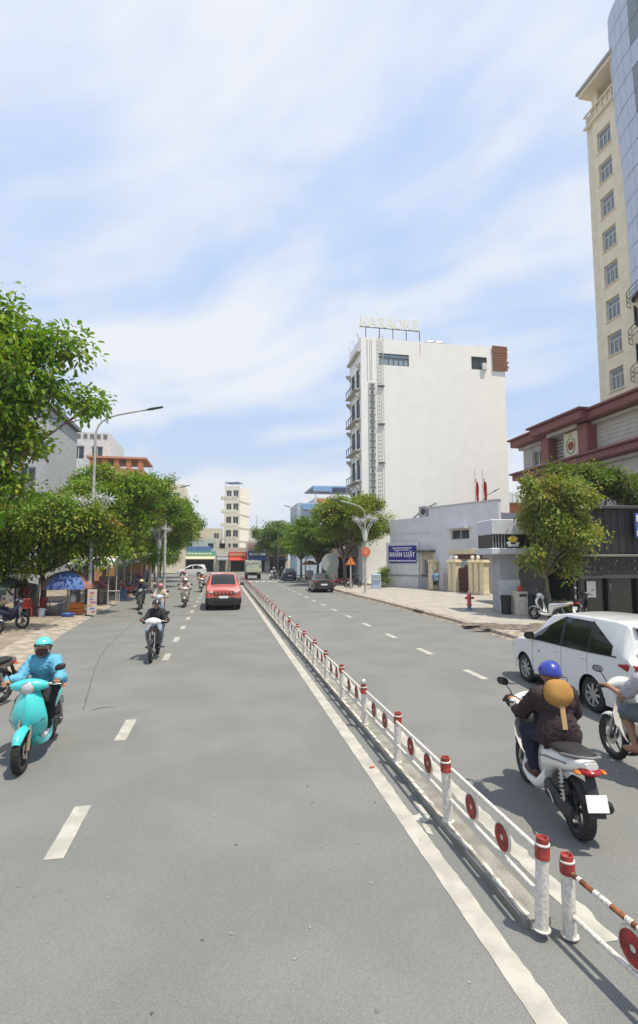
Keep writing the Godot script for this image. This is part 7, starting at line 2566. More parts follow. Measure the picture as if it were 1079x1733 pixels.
func left_houses(frame_w: Material, glass: Material) -> void:
	var specs := [
		["grey_house", "grey house with a sloping roof edge behind the tallest tree", Vector3(-15.6, 0.1, -46.0), 4.6, 14.2, 8.0, Color(0.40, 0.43, 0.44), 2],
		["white_house", "white house with a ventilated parapet behind the first lamp", Vector3(-14.4, 0.1, -62.5), 4.4, 16.2, 8.0, Color(0.62, 0.64, 0.66), 3],
		["orange_house", "house with an orange roof terrace above the trees", Vector3(-10.6, 0.1, -58.0), 5.4, 11.6, 8.0, Color(0.46, 0.24, 0.13), 2],
		["cream_house", "tall cream house beyond the row of trees", Vector3(-8.9, 0.1, -96.0), 4.6, 15.4, 9.0, Color(0.66, 0.60, 0.46), 3],
		["plain_house", "pale house half seen through the leaves at the picture's edge", Vector3(-14.8, 0.1, -31.0), 6.0, 7.4, 8.0, Color(0.27, 0.28, 0.28), 2]]
	for q in specs:
		var holes := []
		for k in range(q[7]):
			holes.append(Rect2(0.6, q[4] - 3.0 - k * 3.2, 1.2, 1.5))
			holes.append(Rect2(q[3] - 1.9, q[4] - 3.0 - k * 3.2, 1.2, 1.5))
		var b := house(q[0], q[1], q[2], q[3], q[4], q[5], rough_mat(q[0] + "_wall", q[6], 0.9, 1.5, 0.1, 4.0, 0.06), holes, frame_w, glass, 0.0, "houses behind the stalls")
		if q[0] == "white_house":
			for k in 6:
				bx(b, "vent", Vector3(-1.7 + k * 0.68, 15.75, 4.0), Vector3(0.4, 0.5, 0.06), mat("vent_grey", Color(0.16, 0.16, 0.16), 0.8))
			bx(b, "balcony", Vector3(1.9, 13.2, 4.4), Vector3(1.4, 0.5, 0.9), mat("balcony_tan", Color(0.48, 0.32, 0.22), 0.8))
		elif q[0] == "grey_house":
			var rf := MB.new()
			rf.prism(PackedVector2Array([Vector2(-2.6, 0), Vector2(2.6, 0.0), Vector2(2.6, 0.3), Vector2(1.4, 1.1), Vector2(-2.6, 1.1)]), 8.4, Transform3D(Basis.IDENTITY, Vector3(0, 14.2, 0)))
			put(b, "roof_slope", rf, mat("slate_grey", Color(0.20, 0.21, 0.22), 0.8))
		elif q[0] == "orange_house":
			for k in 5:
				bx(b, "terrace_fin", Vector3(-2.3 + k * 1.15, 12.1, 3.7), Vector3(0.5, 1.0, 0.4), mat("orange_tile", Color(0.55, 0.20, 0.10), 0.7), 0.03)
			bx(b, "terrace_roof", Vector3(0, 12.7, 1.5), Vector3(5.8, 0.2, 5.0), mat("orange_pale", Color(0.60, 0.30, 0.18), 0.7))

# ---------------------------------------------------------------- street furniture
func lamp_post(label: String, at: Vector3, h: float, arm: float, rise: float, side: float, burst: float, k := 1.0) -> void:
	var t := thing("street_lamp", label, "street lamp", at, 0.0, "street lamps")
	var zinc := rough_mat("galvanised", Color(0.42, 0.43, 0.42), 0.5, 0.5, 0.12, 2.0, 0.15)
	var p := MB.new()
	p.box(Vector3(0, 0.02, 0), Vector3(0.4, 0.04, 0.4), Basis.IDENTITY, 0.01)
	p.tube([Vector3(0, 0, 0), Vector3(0, h * 0.5, 0), Vector3(0, h, 0)], [0.095 * k, 0.075 * k, 0.055 * k], 12)
	put(t, "pole", p, zinc)
	var a := MB.new()
	var pts := []
	for q in [[0.0, -0.05], [0.012, 0.2], [0.05, 0.38], [0.13, 0.54], [0.25, 0.665], [0.42, 0.77], [0.7, 0.885], [1.0, 1.0]]:
		pts.append(Vector3(side * arm * q[0], h + rise * q[1], 0))
	a.tube(pts, 0.042 * k, 8)
	put(t, "arm", a, zinc)
	var e: Vector3 = pts[-1]
	var d: Vector3 = (pts[-1] - pts[-2]).normalized()
	var l := MB.new()
	l.loft([[e - d * 0.05, Vector3(0, 0.045, 0), Vector3(0, 0, 0.05), 3.0], [e + d * 0.15, Vector3(0, 0.05, 0), Vector3(0, 0, 0.12), 3.0], [e + d * 0.62, Vector3(0, 0.035, 0), Vector3(0, 0, 0.13), 3.0], [e + d * 0.72, Vector3(0, 0.015, 0), Vector3(0, 0, 0.08), 3.0]], 16)
	put(t, "lamp_head", l, mat("lamp_dark", Color(0.06, 0.065, 0.07), 0.5))
	if burst > 0.0:
		# V shaped ornament with star bursts, carried on the pole
		var wm := mat("ornament_white", Color(0.58, 0.60, 0.58), 0.5)
		var b := MB.new()
		b.cyl(Vector3(0, burst - 1.2, 0), Vector3(0, burst - 0.4, 0), 0.13, 0.15, 10)
		for s in [-1.0, 1.0]:
			for z in [-0.06, 0.06]:
				b.tube([Vector3(s * 0.12, burst - 1.1, z), Vector3(s * 0.24, burst - 0.4, z), Vector3(s * 0.75, burst + 0.42, z)], 0.018, 6)
				b.tube([Vector3(s * 0.1, burst - 1.1, z), Vector3(s * 0.12, burst - 0.3, z), Vector3(s * 0.58, burst + 0.46, z)], 0.018, 6)
			for i in 6:
				var q := i / 5.0
				var m1 := Vector3(s * 0.24, burst - 0.4, 0).lerp(Vector3(s * 0.75, burst + 0.42, 0), q)
				var m2 := Vector3(s * 0.12, burst - 0.3, 0).lerp(Vector3(s * 0.58, burst + 0.46, 0), q)
				b.tube([m1, m2], 0.012, 5)
		var bo := put(t, "ornament", b, wm)
		for c in [Vector3(-0.2, burst + 0.3, 0.1), Vector3(0.72, burst + 0.45, 0.05), Vector3(-0.68, burst + 0.4, 0.0), Vector3(0.25, burst + 0.55, 0.1)]:
			var st := MB.new()
			st.ell(c, Vector3.ONE * 0.05, Basis.IDENTITY, 8, 6)
			for i in 26:
				var u := 1.0 - 2.0 * (i + 0.5) / 26.0
				var ph := i * 2.39996
				var dd := Vector3(sqrt(1.0 - u * u) * cos(ph), u, sqrt(1.0 - u * u) * sin(ph))
				st.cyl(c, c + dd * 0.36, 0.016, 0.008, 4, false)
			put(bo, "star_burst", st, wm)

func umbrella() -> void:
	var t := thing("market_umbrella", "faded blue and orange market umbrella over the drinks stall", "umbrella", Vector3(-6.95, 0.098, -25.6), 0.95)
	var p := MB.new()
	p.cyl(Vector3(0, 0, 0), Vector3(0, 1.98, 0), 0.022, -1, 8)
	p.lathe([Vector2(0.0, 0.0), Vector2(0.24, 0.0), Vector2(0.24, 0.0), Vector2(0.22, 0.10), Vector2(0.05, 0.13), Vector2(0.0, 0.13)], 16)
	put(t, "pole", p, mat("pole_steel", Color(0.45, 0.44, 0.42), 0.5, 0.3))
	var cols := [Color(0.10, 0.19, 0.50), Color(0.48, 0.20, 0.12), Color(0.12, 0.22, 0.52), Color(0.09, 0.15, 0.40), Color(0.46, 0.26, 0.22), Color(0.14, 0.26, 0.55), Color(0.10, 0.17, 0.44), Color(0.50, 0.24, 0.16)]
	for k in 8:
		var rows := []
		for i in 8:
			var s := i / 7.0
			var row := PackedVector3Array()
			for j in 7:
				var a := TAU * (k + j / 6.0) / 8.0
				var sag := 0.05 * sin(PI * j / 6.0) * s
				var rr := 1.12 * sin(s * 1.25) / sin(1.25)
				row.append(Vector3(cos(a) * (rr - sag), 1.98 - 0.70 * pow(s, 1.9) - sag * 0.6, sin(a) * (rr - sag)))
			rows.append(row)
		var val := PackedVector3Array()
		for p2 in rows[-1]:
			val.append(p2 + Vector3(0, -0.09, 0))
		rows.append(val)
		var m := MB.new()
		m.grid(rows, false, Vector3.UP)
		var mm := cloth("umbrella_%d" % k, cols[k])
		mm.backlight_enabled = true
		mm.backlight = Color(0.3, 0.3, 0.3)
		put(t, "canopy_panel", m, mm)
	for k in 8:
		var a := TAU * k / 8.0
		var m := MB.new()
		m.tube([Vector3(0, 1.5, 0), Vector3(cos(a) * 0.6, 1.74, sin(a) * 0.6)], 0.008, 4)
		put(t, "rib", m, mat("pole_steel", Color(0.45, 0.44, 0.42), 0.5, 0.3))

func plastic_chair(label: String, at: Vector3, turn: float, m: Material, group: String) -> void:
	var t := thing("plastic_chair", label, "chair", at, turn, group)
	var s := MB.new()
	s.box(Vector3(0, 0.40, 0), Vector3(0.42, 0.03, 0.40), Basis.IDENTITY, 0.012)
	put(t, "seat", s, m)
	var b := MB.new()
	for k in 5:
		b.box(Vector3(-0.16 + k * 0.08, 0.60, 0.215), Vector3(0.05, 0.36, 0.02), Basis(Vector3.RIGHT, 0.15), 0.005)
	b.box(Vector3(0, 0.79, 0.245), Vector3(0.42, 0.06, 0.03), Basis(Vector3.RIGHT, 0.15), 0.01)
	put(t, "backrest", b, m)
	for x in [-1.0, 1.0]:
		for z in [-1.0, 1.0]:
			var l := MB.new()
			l.tube([Vector3(x * 0.19, 0.4, z * 0.18), Vector3(x * 0.225, 0, z * 0.215)], [0.028, 0.02], 8)
			put(t, "leg", l, m)
		var a := MB.new()
		a.tube([Vector3(x * 0.22, 0.40, -0.17), Vector3(x * 0.235, 0.60, -0.15), Vector3(x * 0.235, 0.62, 0.2)], 0.018, 8)
		put(t, "armrest", a, m)

func crate(called: String, label: String, at: Vector3, s: Vector3, m: Material, group := "") -> void:
	var t := thing(called, label, "crate", at, rng.randf_range(-0.2, 0.2), group)
	bx(t, "base", Vector3(0, 0.015, 0), Vector3(s.x, 0.03, s.z), m)
	for q in [[Vector3(0, 0, s.z / 2), Vector3(s.x, 0, 0.02)], [Vector3(0, 0, -s.z / 2), Vector3(s.x, 0, 0.02)], [Vector3(s.x / 2, 0, 0), Vector3(0.02, 0, s.z - 0.04)], [Vector3(-s.x / 2, 0, 0), Vector3(0.02, 0, s.z - 0.04)]]:
		for k in 3:
			bx(t, "slat", q[0] + Vector3(0, s.y * (0.2 + k * 0.34), 0), q[1] + Vector3(0, s.y * 0.25, 0), m, 0.006)
	for x in [-1.0, 1.0]:
		for z in [-1.0, 1.0]:
			bx(t, "corner_post", Vector3(x * s.x / 2, s.y / 2, z * s.z / 2), Vector3(0.04, s.y, 0.04), m, 0.006)

func table(label: String, at: Vector3, s: Vector3, top: Material, legm: Material, group := "") -> void:
	var t := thing("table", label, "table", at, 0.0, group)
	bx(t, "table_top", Vector3(0, s.y - 0.02, 0), Vector3(s.x, 0.04, s.z), top, 0.01)
	for x in [-1.0, 1.0]:
		for z in [-1.0, 1.0]:
			var l := MB.new()
			l.cyl(Vector3(x * (s.x / 2 - 0.05), 0, z * (s.z / 2 - 0.05)), Vector3(x * (s.x / 2 - 0.05), s.y - 0.04, z * (s.z / 2 - 0.05)), 0.02, -1, 8)
			put(t, "leg", l, legm)

func stall(label: String, at: Vector3, s: Vector3, roof: Material, wallc: Material, group := "stalls under the trees") -> void:
	var t := thing("market_stall", label, "stall", at, 0.0, group)
	var st := mat("stall_post", Color(0.42, 0.42, 0.40), 0.6)
	for x in [-1.0, 1.0]:
		for z in [-1.0, 1.0]:
			var l := MB.new()
			l.cyl(Vector3(x * s.x / 2, 0, z * s.z / 2), Vector3(x * s.x / 2, s.y, z * s.z / 2), 0.035, -1, 8)
			put(t, "post", l, st)
	var r := MB.new()
	r.prism(PackedVector2Array([Vector2(-s.z / 2 - 0.3, s.y), Vector2(0, s.y + 0.42), Vector2(s.z / 2 + 0.3, s.y), Vector2(s.z / 2 + 0.3, s.y - 0.22), Vector2(s.z / 2 + 0.26, s.y - 0.22), Vector2(s.z / 2 + 0.26, s.y - 0.02), Vector2(0, s.y + 0.38), Vector2(-s.z / 2 - 0.26, s.y - 0.02), Vector2(-s.z / 2 - 0.3, s.y - 0.04)]), s.x + 0.5, Transform3D(Basis(Vector3.UP, -PI / 2), Vector3.ZERO))
	put(t, "canopy", r, roof)
	bx(t, "back_panel", Vector3(-s.x / 2 + 0.05, s.y * 0.42, 0), Vector3(0.05, s.y * 0.8, s.z * 0.9), wallc)
	bx(t, "counter", Vector3(0.1, 0.42, -s.z * 0.2), Vector3(s.x * 0.6, 0.84, 0.5), wallc, 0.02)
	rng.seed = int(absf(at.z) * 10)
	for k in 9:
		var c := Color(rng.randf_range(0.05, 0.5), rng.randf_range(0.05, 0.4), rng.randf_range(0.05, 0.35))
		bx(t, "goods_box", Vector3(0.1 - s.x * 0.26 + k % 5 * s.x * 0.12, 0.86 + 0.1 + (0.21 if k > 4 else 0.0), -s.z * 0.2), Vector3(s.x * 0.1, 0.2, 0.3), mat("goods_%d" % (k + int(absf(at.z)) % 3 * 9), c, 0.7), 0.01)

func bin(called: String, label: String, at: Vector3, r: float, h: float, m: Material, group := "") -> void:
	var t := thing(called, label, "bin", at, 0.0, group)
	var b := MB.new()
	b.lathe([Vector2(0.0, 0.0), Vector2(r * 0.85, 0.0), Vector2(r * 0.85, 0.0), Vector2(r, h * 0.95), Vector2(r, h * 0.95), Vector2(r * 1.06, h * 0.95), Vector2(r * 1.06, h), Vector2(r * 0.92, h), Vector2(r * 0.92, h), Vector2(r * 0.8, h * 0.4), Vector2(0.0, h * 0.4)], 18)
	put(t, "drum", b, m)
	var hd := MB.new()
	for s in [-1.0, 1.0]:
		hd.tube([Vector3(s * r, h * 0.85, -0.06), Vector3(s * (r + 0.05), h * 0.8, 0), Vector3(s * r, h * 0.85, 0.06)], 0.012, 6)
	put(t, "handles", hd, m)

func standing_pose(stride: float) -> Dictionary:
	return {"hip": Vector3(0.085, 0.86, 0.0), "knee": [Vector3(-0.09, 0.47, -0.06 - stride), Vector3(0.09, 0.47, -0.02 + stride)], "ankle": [Vector3(-0.09, 0.085, -stride), Vector3(0.09, 0.085, 0.05 + stride * 1.4)], "toe": [Vector3(-0.10, 0.03, -0.17 - stride), Vector3(0.10, 0.03, -0.12 + stride * 1.4)],
		"belly": Vector3(0, 0.98, 0.0), "chest": Vector3(0, 1.19, -0.01), "neck": Vector3(0, 1.34, -0.01), "head": Vector3(0, 1.48, -0.03), "shoulder": Vector3(0.175, 1.29, 0.0),
		"elbow": [Vector3(-0.245, 1.03, 0.05), Vector3(0.245, 1.03, 0.02)], "wrist": [Vector3(-0.25, 0.80, 0.0), Vector3(0.25, 0.80, -0.06)], "grip": false}

func build_furniture() -> void:
	lamp_post("tall street lamp with star ornaments beside the blue umbrella", Vector3(-5.98, 0.09, -25.5), 8.3, 2.35, 1.45, 1.0, 4.9)
	lamp_post("second street lamp along the stalls, behind the first", Vector3(-5.2, 0.02, -45.0), 7.6, 1.7, 1.1, 1.0, 4.6)
	lamp_post("third street lamp, half in the leaves of the farthest trees", Vector3(-6.9, 0.09, -66.0), 8.0, 2.4, 1.3, 1.0, 0.0)
	lamp_post("street lamp with star ornaments beside the round orange sign", Vector3(10.35, 0.12, -36.6), 5.6, 1.9, 1.15, -1.0, 5.0)
	lamp_post("street lamp half hidden by the big tree", Vector3(10.0, 0.12, -62.0), 7.6, 2.0, 1.2, -1.0, 0.0)
	lamp_post("thin lamp behind the gatehouse against the white wall", Vector3(24.4, 0.12, -45.0), 7.4, 1.1, 1.5, 1.0, 0.0, 0.9)
	# concrete utility pole behind the second lamp
	var up := MB.new()
	up.cyl(Vector3.ZERO, Vector3(0, 6.5, 0), 0.14, 0.10, 12)
	single("utility_pole", up, rough_mat("pole_concrete", Color(0.50, 0.49, 0.46), 0.9, 0.8, 0.12, 2.0, 0.15), "pale concrete pole close behind the second street lamp", "pole", Vector3(-4.95, 0.03, -47.2))

	# traffic signs
	var steel := mat("sign_post", Color(0.52, 0.52, 0.50), 0.5)
	var ts := thing("warning_sign", "orange triangular warning sign on a grey post", "road sign", Vector3(10.42, 0.12, -41.3))
	var tp := MB.new()
	tp.cyl(Vector3.ZERO, Vector3(0, 2.2, 0), 0.055, -1, 10)
	put(ts, "post", tp, steel)
	var tri := MB.new()
	tri.prism(PackedVector2Array([Vector2(-0.42, 0), Vector2(0.42, 0), Vector2(0.45, 0.06), Vector2(0.04, 0.72), Vector2(-0.04, 0.72), Vector2(-0.45, 0.06)]), 0.03, Transform3D(Basis.IDENTITY, Vector3(0, 1.98, 0.07)))
	var tpo := put(ts, "plate", tri, mat("sign_orange_edge", Color(0.48, 0.11, 0.03), 0.5))
	var tr2 := MB.new()
	tr2.prism(PackedVector2Array([Vector2(-0.30, 0.07), Vector2(0.30, 0.07), Vector2(0, 0.58)]), 0.01, Transform3D(Basis.IDENTITY, Vector3(0, 1.98, 0.092)))
	put(tpo, "plate_face", tr2, mat("sign_orange", Color(0.66, 0.28, 0.06), 0.5))
	var ex := MB.new()
	ex.box(Vector3(0, 2.27, 0.1), Vector3(0.05, 0.22, 0.01))
	ex.box(Vector3(0.03, 2.13, 0.1), Vector3(0.11, 0.04, 0.01))
	put(tpo, "symbol", ex, mat("symbol_dark", Color(0.10, 0.03, 0.02), 0.6))
	var rs := thing("round_sign", "round orange red sign fixed to the ornamented lamp pole", "road sign", Vector3(10.35, 0.12, -36.45))
	var rp := MB.new()
	rp.lathe([Vector2(0.0, 0.0), Vector2(0.34, 0.0), Vector2(0.34, 0.0), Vector2(0.35, 0.015), Vector2(0.34, 0.03), Vector2(0.34, 0.03), Vector2(0.0, 0.03)], 28, Transform3D(Basis(Vector3.RIGHT, PI / 2), Vector3(0, 3.0, 0.0)))
	var rpo := put(rs, "plate", rp, mat("sign_red", Color(0.58, 0.12, 0.07), 0.5))
	var rf := MB.new()
	rf.lathe([Vector2(0.0, 0.034), Vector2(0.2, 0.034), Vector2(0.2, 0.034), Vector2(0.2, 0.03)], 24, Transform3D(Basis(Vector3.RIGHT, PI / 2), Vector3(0, 3.0, 0.0)))
	put(rpo, "plate_face", rf, mat("sign_red_pale", Color(0.66, 0.22, 0.10), 0.5))
	var bk := MB.new()
	bk.box(Vector3(0, 2.98, -0.08), Vector3(0.2, 0.06, 0.16))
	put(rs, "bracket", bk, steel)

	# hydrant
	var hy := thing("fire_hydrant", "red fire hydrant with a blue foot on the forecourt", "hydrant", Vector3(12.06, 0.12, -23.9))
	var red := paint("hydrant_red", Color(0.46, 0.05, 0.05), 0.5)
	var hb := MB.new()
	hb.lathe([Vector2(0.0, 0.22), Vector2(0.15, 0.22), Vector2(0.15, 0.22), Vector2(0.15, 0.26), Vector2(0.15, 0.26), Vector2(0.10, 0.27), Vector2(0.095, 0.52), Vector2(0.13, 0.55), Vector2(0.13, 0.6), Vector2(0.10, 0.62), Vector2(0.10, 0.70), Vector2(0.11, 0.72), Vector2(0.09, 0.80), Vector2(0.04, 0.85), Vector2(0.0, 0.86)], 18)
	put(hy, "barrel", hb, red)
	var hf := MB.new()
	hf.lathe([Vector2(0.0, 0.0), Vector2(0.14, 0.0), Vector2(0.14, 0.0), Vector2(0.13, 0.04), Vector2(0.09, 0.06), Vector2(0.09, 0.22), Vector2(0.0, 0.22)], 16)
	put(hy, "foot", hf, mat("hydrant_blue", Color(0.10, 0.18, 0.30), 0.6))
	for s in [-1.0, 1.0]:
		var n := MB.new()
		n.cyl(Vector3(s * 0.08, 0.58, 0.02), Vector3(s * 0.19, 0.58, 0.04), 0.055, -1, 12)
		n.cyl(Vector3(s * 0.19, 0.58, 0.04), Vector3(s * 0.22, 0.58, 0.045), 0.065, -1, 8)
		put(hy, "outlet", n, red)
	var cp := MB.new()
	cp.lathe([Vector2(0.10, 0.74), Vector2(0.115, 0.76), Vector2(0.10, 0.82), Vector2(0.05, 0.87), Vector2(0.0, 0.88)], 16)
	put(hy, "bonnet", cp, mat("hydrant_pink", Color(0.58, 0.28, 0.25), 0.6))

	# pay kiosk beside the gatehouse
	var k := thing("service_cabinet", "cream service cabinet with a red lamp, beside the gatehouse", "cabinet", Vector3(13.28, 0.12, -21.4), -0.1)
	bx(k, "cabinet_body", Vector3(0, 0.52, 0), Vector3(0.55, 1.04, 0.4), rough_mat("kiosk_cream", Color(0.56, 0.52, 0.43), 0.7, 0.8, 0.08, 2.0, 0.1), 0.02)
	bx(k, "slot_panel", Vector3(0.04, 0.88, 0.205), Vector3(0.34, 0.12, 0.02), mat("band_dark", Color(0.03, 0.03, 0.035), 0.3))
	var kl := MB.new()
	kl.ell(Vector3(0, 1.16, 0), Vector3(0.14, 0.14, 0.14), Basis.IDENTITY, 14, 10)
	kl.cyl(Vector3(0, 1.02, 0), Vector3(0, 1.08, 0), 0.08, -1, 10)
	put(k, "red_lamp", kl, mat("lamp_red", Color(0.42, 0.05, 0.04), 0.4))
	bin("waste_bin", "black waste bin behind the cream service cabinet", Vector3(12.75, 0.12, -21.7), 0.24, 0.85, mat("bin_black", Color(0.02, 0.02, 0.02), 0.6))
	bin("waste_bin", "dark waste bin between the cabinet and the young tree", Vector3(13.75, 0.12, -21.2), 0.24, 0.9, mat("bin_black", Color(0.02, 0.02, 0.02), 0.6))
	# flags
	for i in 2:
		var f := thing("flag", ["limp red flag on the pole nearer the white tower's ladder", "limp red flag with a yellow edge on the second pole"][i], "flag", Vector3(19.2 + i * 0.55, 0.12, -36.6 + i * 0.2), 0.0, "flags above the grey hall")
		var p := MB.new()
		p.cyl(Vector3.ZERO, Vector3(0, 9.35, 0), 0.04, 0.025, 8)
		put(f, "pole", p, mat("flag_pole", Color(0.50, 0.50, 0.50), 0.4, 0.4))
		var rows := []
		for r in 16:
			var row := PackedVector3Array()
			for c in 9:
				var u := c / 8.0
				var v := r / 15.0
				row.append(Vector3(0.03 + u * (0.16 + 0.12 * sin(v * 3.0)) + 0.03 * sin(v * 9.0 + i), 8.7 - v * 2.0 - u * 0.35, 0.10 * sin(u * 9.0 + v * 2.0) + 0.03))
			rows.append(row)
		var m := MB.new()
		m.grid(rows, false, Vector3.BACK)
		var mm := cloth("flag_red", Color(0.66, 0.045, 0.04))
		mm.backlight_enabled = true
		mm.backlight = Color(0.5, 0.2, 0.2)
		put(f, "cloth", m, mm)
		if i == 1:
			var e := MB.new()
			e.tube([Vector3(0.26, 8.35, 0.06), Vector3(0.31, 7.6, 0.05), Vector3(0.24, 6.9, 0.06)], 0.03, 5)
			put(f, "yellow_edge", e, cloth("flag_yellow", Color(0.60, 0.42, 0.08)))

	# people on foot
	person("person in light blue shirt and dark shorts walking past the cream gate", Vector3(16.5, 0.12, -38.2), PI * 0.9, standing_pose(0.12), {"skin": M["skin_tan"], "top": cloth("blue_shirt", Color(0.22, 0.36, 0.58)), "bottom": cloth("dark_shorts", Color(0.02, 0.022, 0.03)), "sleeve": 0.0, "leg": 0.0, "shoe": M["dark_shoe"], "cover": "hair"}, 0.028, "walk")
	person("person in a navy shirt standing among the stalls under the trees", Vector3(-6.75, 0.1, -49.0), 0.4, standing_pose(0.02), {"skin": M["skin_tan"], "top": cloth("stall_top", Color(0.20, 0.22, 0.34)), "bottom": cloth("black_trousers", Color(0.018, 0.018, 0.02)), "sleeve": 0.0, "shoe": M["dark_shoe"], "cover": "hair"}, 0.028, "stand")
	person("person in a red shirt standing behind the red plastic chairs", Vector3(-8.9, 0.1, -26.0), PI * 0.8, standing_pose(0.02), {"skin": M["skin_tan"], "top": cloth("seller_top", Color(0.36, 0.06, 0.07)), "bottom": cloth("black_trousers", Color(0.018, 0.018, 0.02)), "sleeve": 0.0, "shoe": M["dark_shoe"], "cover": "hair"}, 0.028, "stand")

	# stalls on the left
	umbrella()
	var redp := mat("red_plastic", Color(0.42, 0.035, 0.03), 0.45)
	var bluep := mat("blue_plastic", Color(0.05, 0.09, 0.34), 0.45)
	plastic_chair("red plastic chair facing the road at the drinks stall", Vector3(-8.35, 0.098, -24.7), 0.3, redp, "red plastic chairs")
	plastic_chair("red plastic chair behind the front one", Vector3(-8.75, 0.098, -25.3), -0.5, redp, "red plastic chairs")
	plastic_chair("red plastic chair closest to the blue table", Vector3(-7.95, 0.098, -25.2), 1.2, redp, "red plastic chairs")
	table("low blue plastic table between the red chairs and the umbrella", Vector3(-7.4, 0.098, -25.3), Vector3(0.6, 0.62, 0.5), bluep, bluep)
	crate("plastic_crate", "orange plastic crate standing under the umbrella", Vector3(-6.55, 0.098, -25.7), Vector3(0.56, 0.36, 0.4), mat("orange_plastic", Color(0.68, 0.22, 0.03), 0.5))
	rng.seed = 4
	crate("plastic_crate", "orange plastic crate on top of the other orange one", Vector3(-6.55, 0.46, -25.7), Vector3(0.56, 0.16, 0.4), mat("orange_plastic", Color(0.68, 0.22, 0.03), 0.5))
	bin("bucket", "flat blue tub on the ground before the umbrella stall", Vector3(-6.62, 0.098, -24.65), 0.26, 0.14, mat("tub_blue", Color(0.05, 0.13, 0.42), 0.45))
	bin("bucket", "grey bucket beside the blue table", Vector3(-7.75, 0.098, -24.75), 0.15, 0.36, mat("bucket_grey", Color(0.34, 0.37, 0.44), 0.5))
	bin("bucket", "blue drum bin beside the white stall", Vector3(-6.05, 0.098, -34.2), 0.26, 0.66, mat("bin_blue", Color(0.05, 0.10, 0.22), 0.5))
	var jug := MB.new()
	jug.lathe([Vector2(0.0, 0.0), Vector2(0.13, 0.0), Vector2(0.14, 0.03), Vector2(0.14, 0.28), Vector2(0.06, 0.36), Vector2(0.05, 0.40), Vector2(0.0, 0.40)], 16)
	single("water_jug", jug, mat("jug_white", Color(0.62, 0.60, 0.58), 0.4), "whitish water jug on the orange crates", "jug", Vector3(-6.72, 0.625, -25.68))
	var ab := thing("notice_board", "faded poster board leaning against the first lamp post", "board", Vector3(-5.78, 0.09, -25.2), 0.1)
	bx(ab, "panel", Vector3(0, 0.58, 0), Vector3(0.40, 1.14, 0.03), mat("poster_pale", Color(0.58, 0.50, 0.47), 0.7), 0.006)
	rng.seed = 19
	for i in 7:
		bx(ab, "print_block", Vector3(rng.randf_range(-0.08, 0.08), 0.15 + i * 0.14, 0.018), Vector3(rng.randf_range(0.12, 0.26), 0.08, 0.006), mat("print_%d" % (i % 3), [Color(0.45, 0.15, 0.20), Color(0.20, 0.25, 0.45), Color(0.58, 0.34, 0.12)][i % 3], 0.7))
	var canv := rough_mat("white_canvas", Color(0.62, 0.62, 0.62), 0.85, 1.2, 0.1, 3.0, 0.15)
	var dk := rough_mat("stall_wood", Color(0.24, 0.20, 0.16), 0.85, 0.8, 0.2, 2.0, 0.3)
	stall("white canopy stall with dark inside, right behind the first lamp", Vector3(-7.1, 0.098, -31.2), Vector3(2.0, 2.25, 2.2), canv, dk)
	stall("stall with a grey tin roof under the third tree", Vector3(-7.9, 0.098, -39.0), Vector3(2.6, 2.2, 2.6), mat("tin_roof", Color(0.30, 0.33, 0.34), 0.6), dk)
	stall("long stall with a brownish awning near the second lamp", Vector3(-7.4, 0.098, -46.5), Vector3(2.4, 2.6, 3.4), mat("brown_awning", Color(0.40, 0.33, 0.28), 0.8), rough_mat("stall_mid", Color(0.25, 0.24, 0.24), 0.85, 0.8, 0.2, 2.0, 0.3))
	stall("stall with a pale blue roof before the far junction", Vector3(-8.2, 0.098, -55.0), Vector3(2.4, 2.4, 3.0), mat("pale_roof", Color(0.45, 0.50, 0.55), 0.7), rough_mat("stall_mid", Color(0.25, 0.24, 0.24), 0.85, 0.8, 0.2, 2.0, 0.3))
	stall("dark green low booth at the picture's edge behind the bikes", Vector3(-10.2, 0.098, -24.6), Vector3(2.4, 1.25, 1.6), mat("booth_green", Color(0.03, 0.05, 0.04), 0.7), dk)
	var tp2 := thing("tarpaulin", "grey tarpaulin hanging beside the red chairs", "tarpaulin", Vector3(-9.2, 0.098, -26.3))
	var rows := []
	for r in 10:
		var row := PackedVector3Array()
		for c in 12:
			row.append(Vector3(c * 0.09 - 0.2, 1.55 - r * 0.14 - 0.02 * c, 0.06 * sin(c * 1.3 + r * 0.4) + 0.08 * r * 0.2))
		rows.append(row)
	var tm := MB.new()
	tm.grid(rows, false, Vector3.BACK)
	put(tp2, "sheet", tm, cloth("tarp_grey", Color(0.30, 0.31, 0.30)))
	for x in [-0.2, 0.8]:
		bx(tp2, "stake", Vector3(x, 0.8, -0.04), Vector3(0.05, 1.6, 0.05), dk)
	table("steel serving table in front of the white stall", Vector3(-6.15, 0.098, -31.0), Vector3(1.0, 0.74, 0.6), mat("table_steel", Color(0.42, 0.42, 0.40), 0.4, 0.4), steel)
	for i in 3:
		var bx0 := thing("carton", ["brown carton on the path before the stalls", "tan carton beside the second lamp", "pale carton by the third stall"][i], "box", Vector3(-6.5 + i * 0.2, 0.098, -37.5 - i * 4.2), 0.3 * i, "cartons beside the stalls")
		bx(bx0, "carton_body", Vector3(0, 0.25, 0), Vector3(0.7, 0.5, 0.5), mat("carton_%d" % i, [Color(0.38, 0.24, 0.13), Color(0.46, 0.32, 0.20), Color(0.52, 0.44, 0.34)][i], 0.9), 0.01)
		bx(bx0, "flap", Vector3(0.36, 0.48, 0), Vector3(0.2, 0.01, 0.46), mat("carton_%d" % i, Color.WHITE, 0.9))
	# parked two-wheelers
	var pb := underbone("parked_motorbike", "dark blue parked motorbike seen from behind on the footpath", Vector3(-7.72, 0.098, -20.9), -PI / 2 - 0.35, {"body": paint("navy_paint", Color(0.02, 0.025, 0.07))}, "parked bikes")
	pb.rotation.z = 0.08
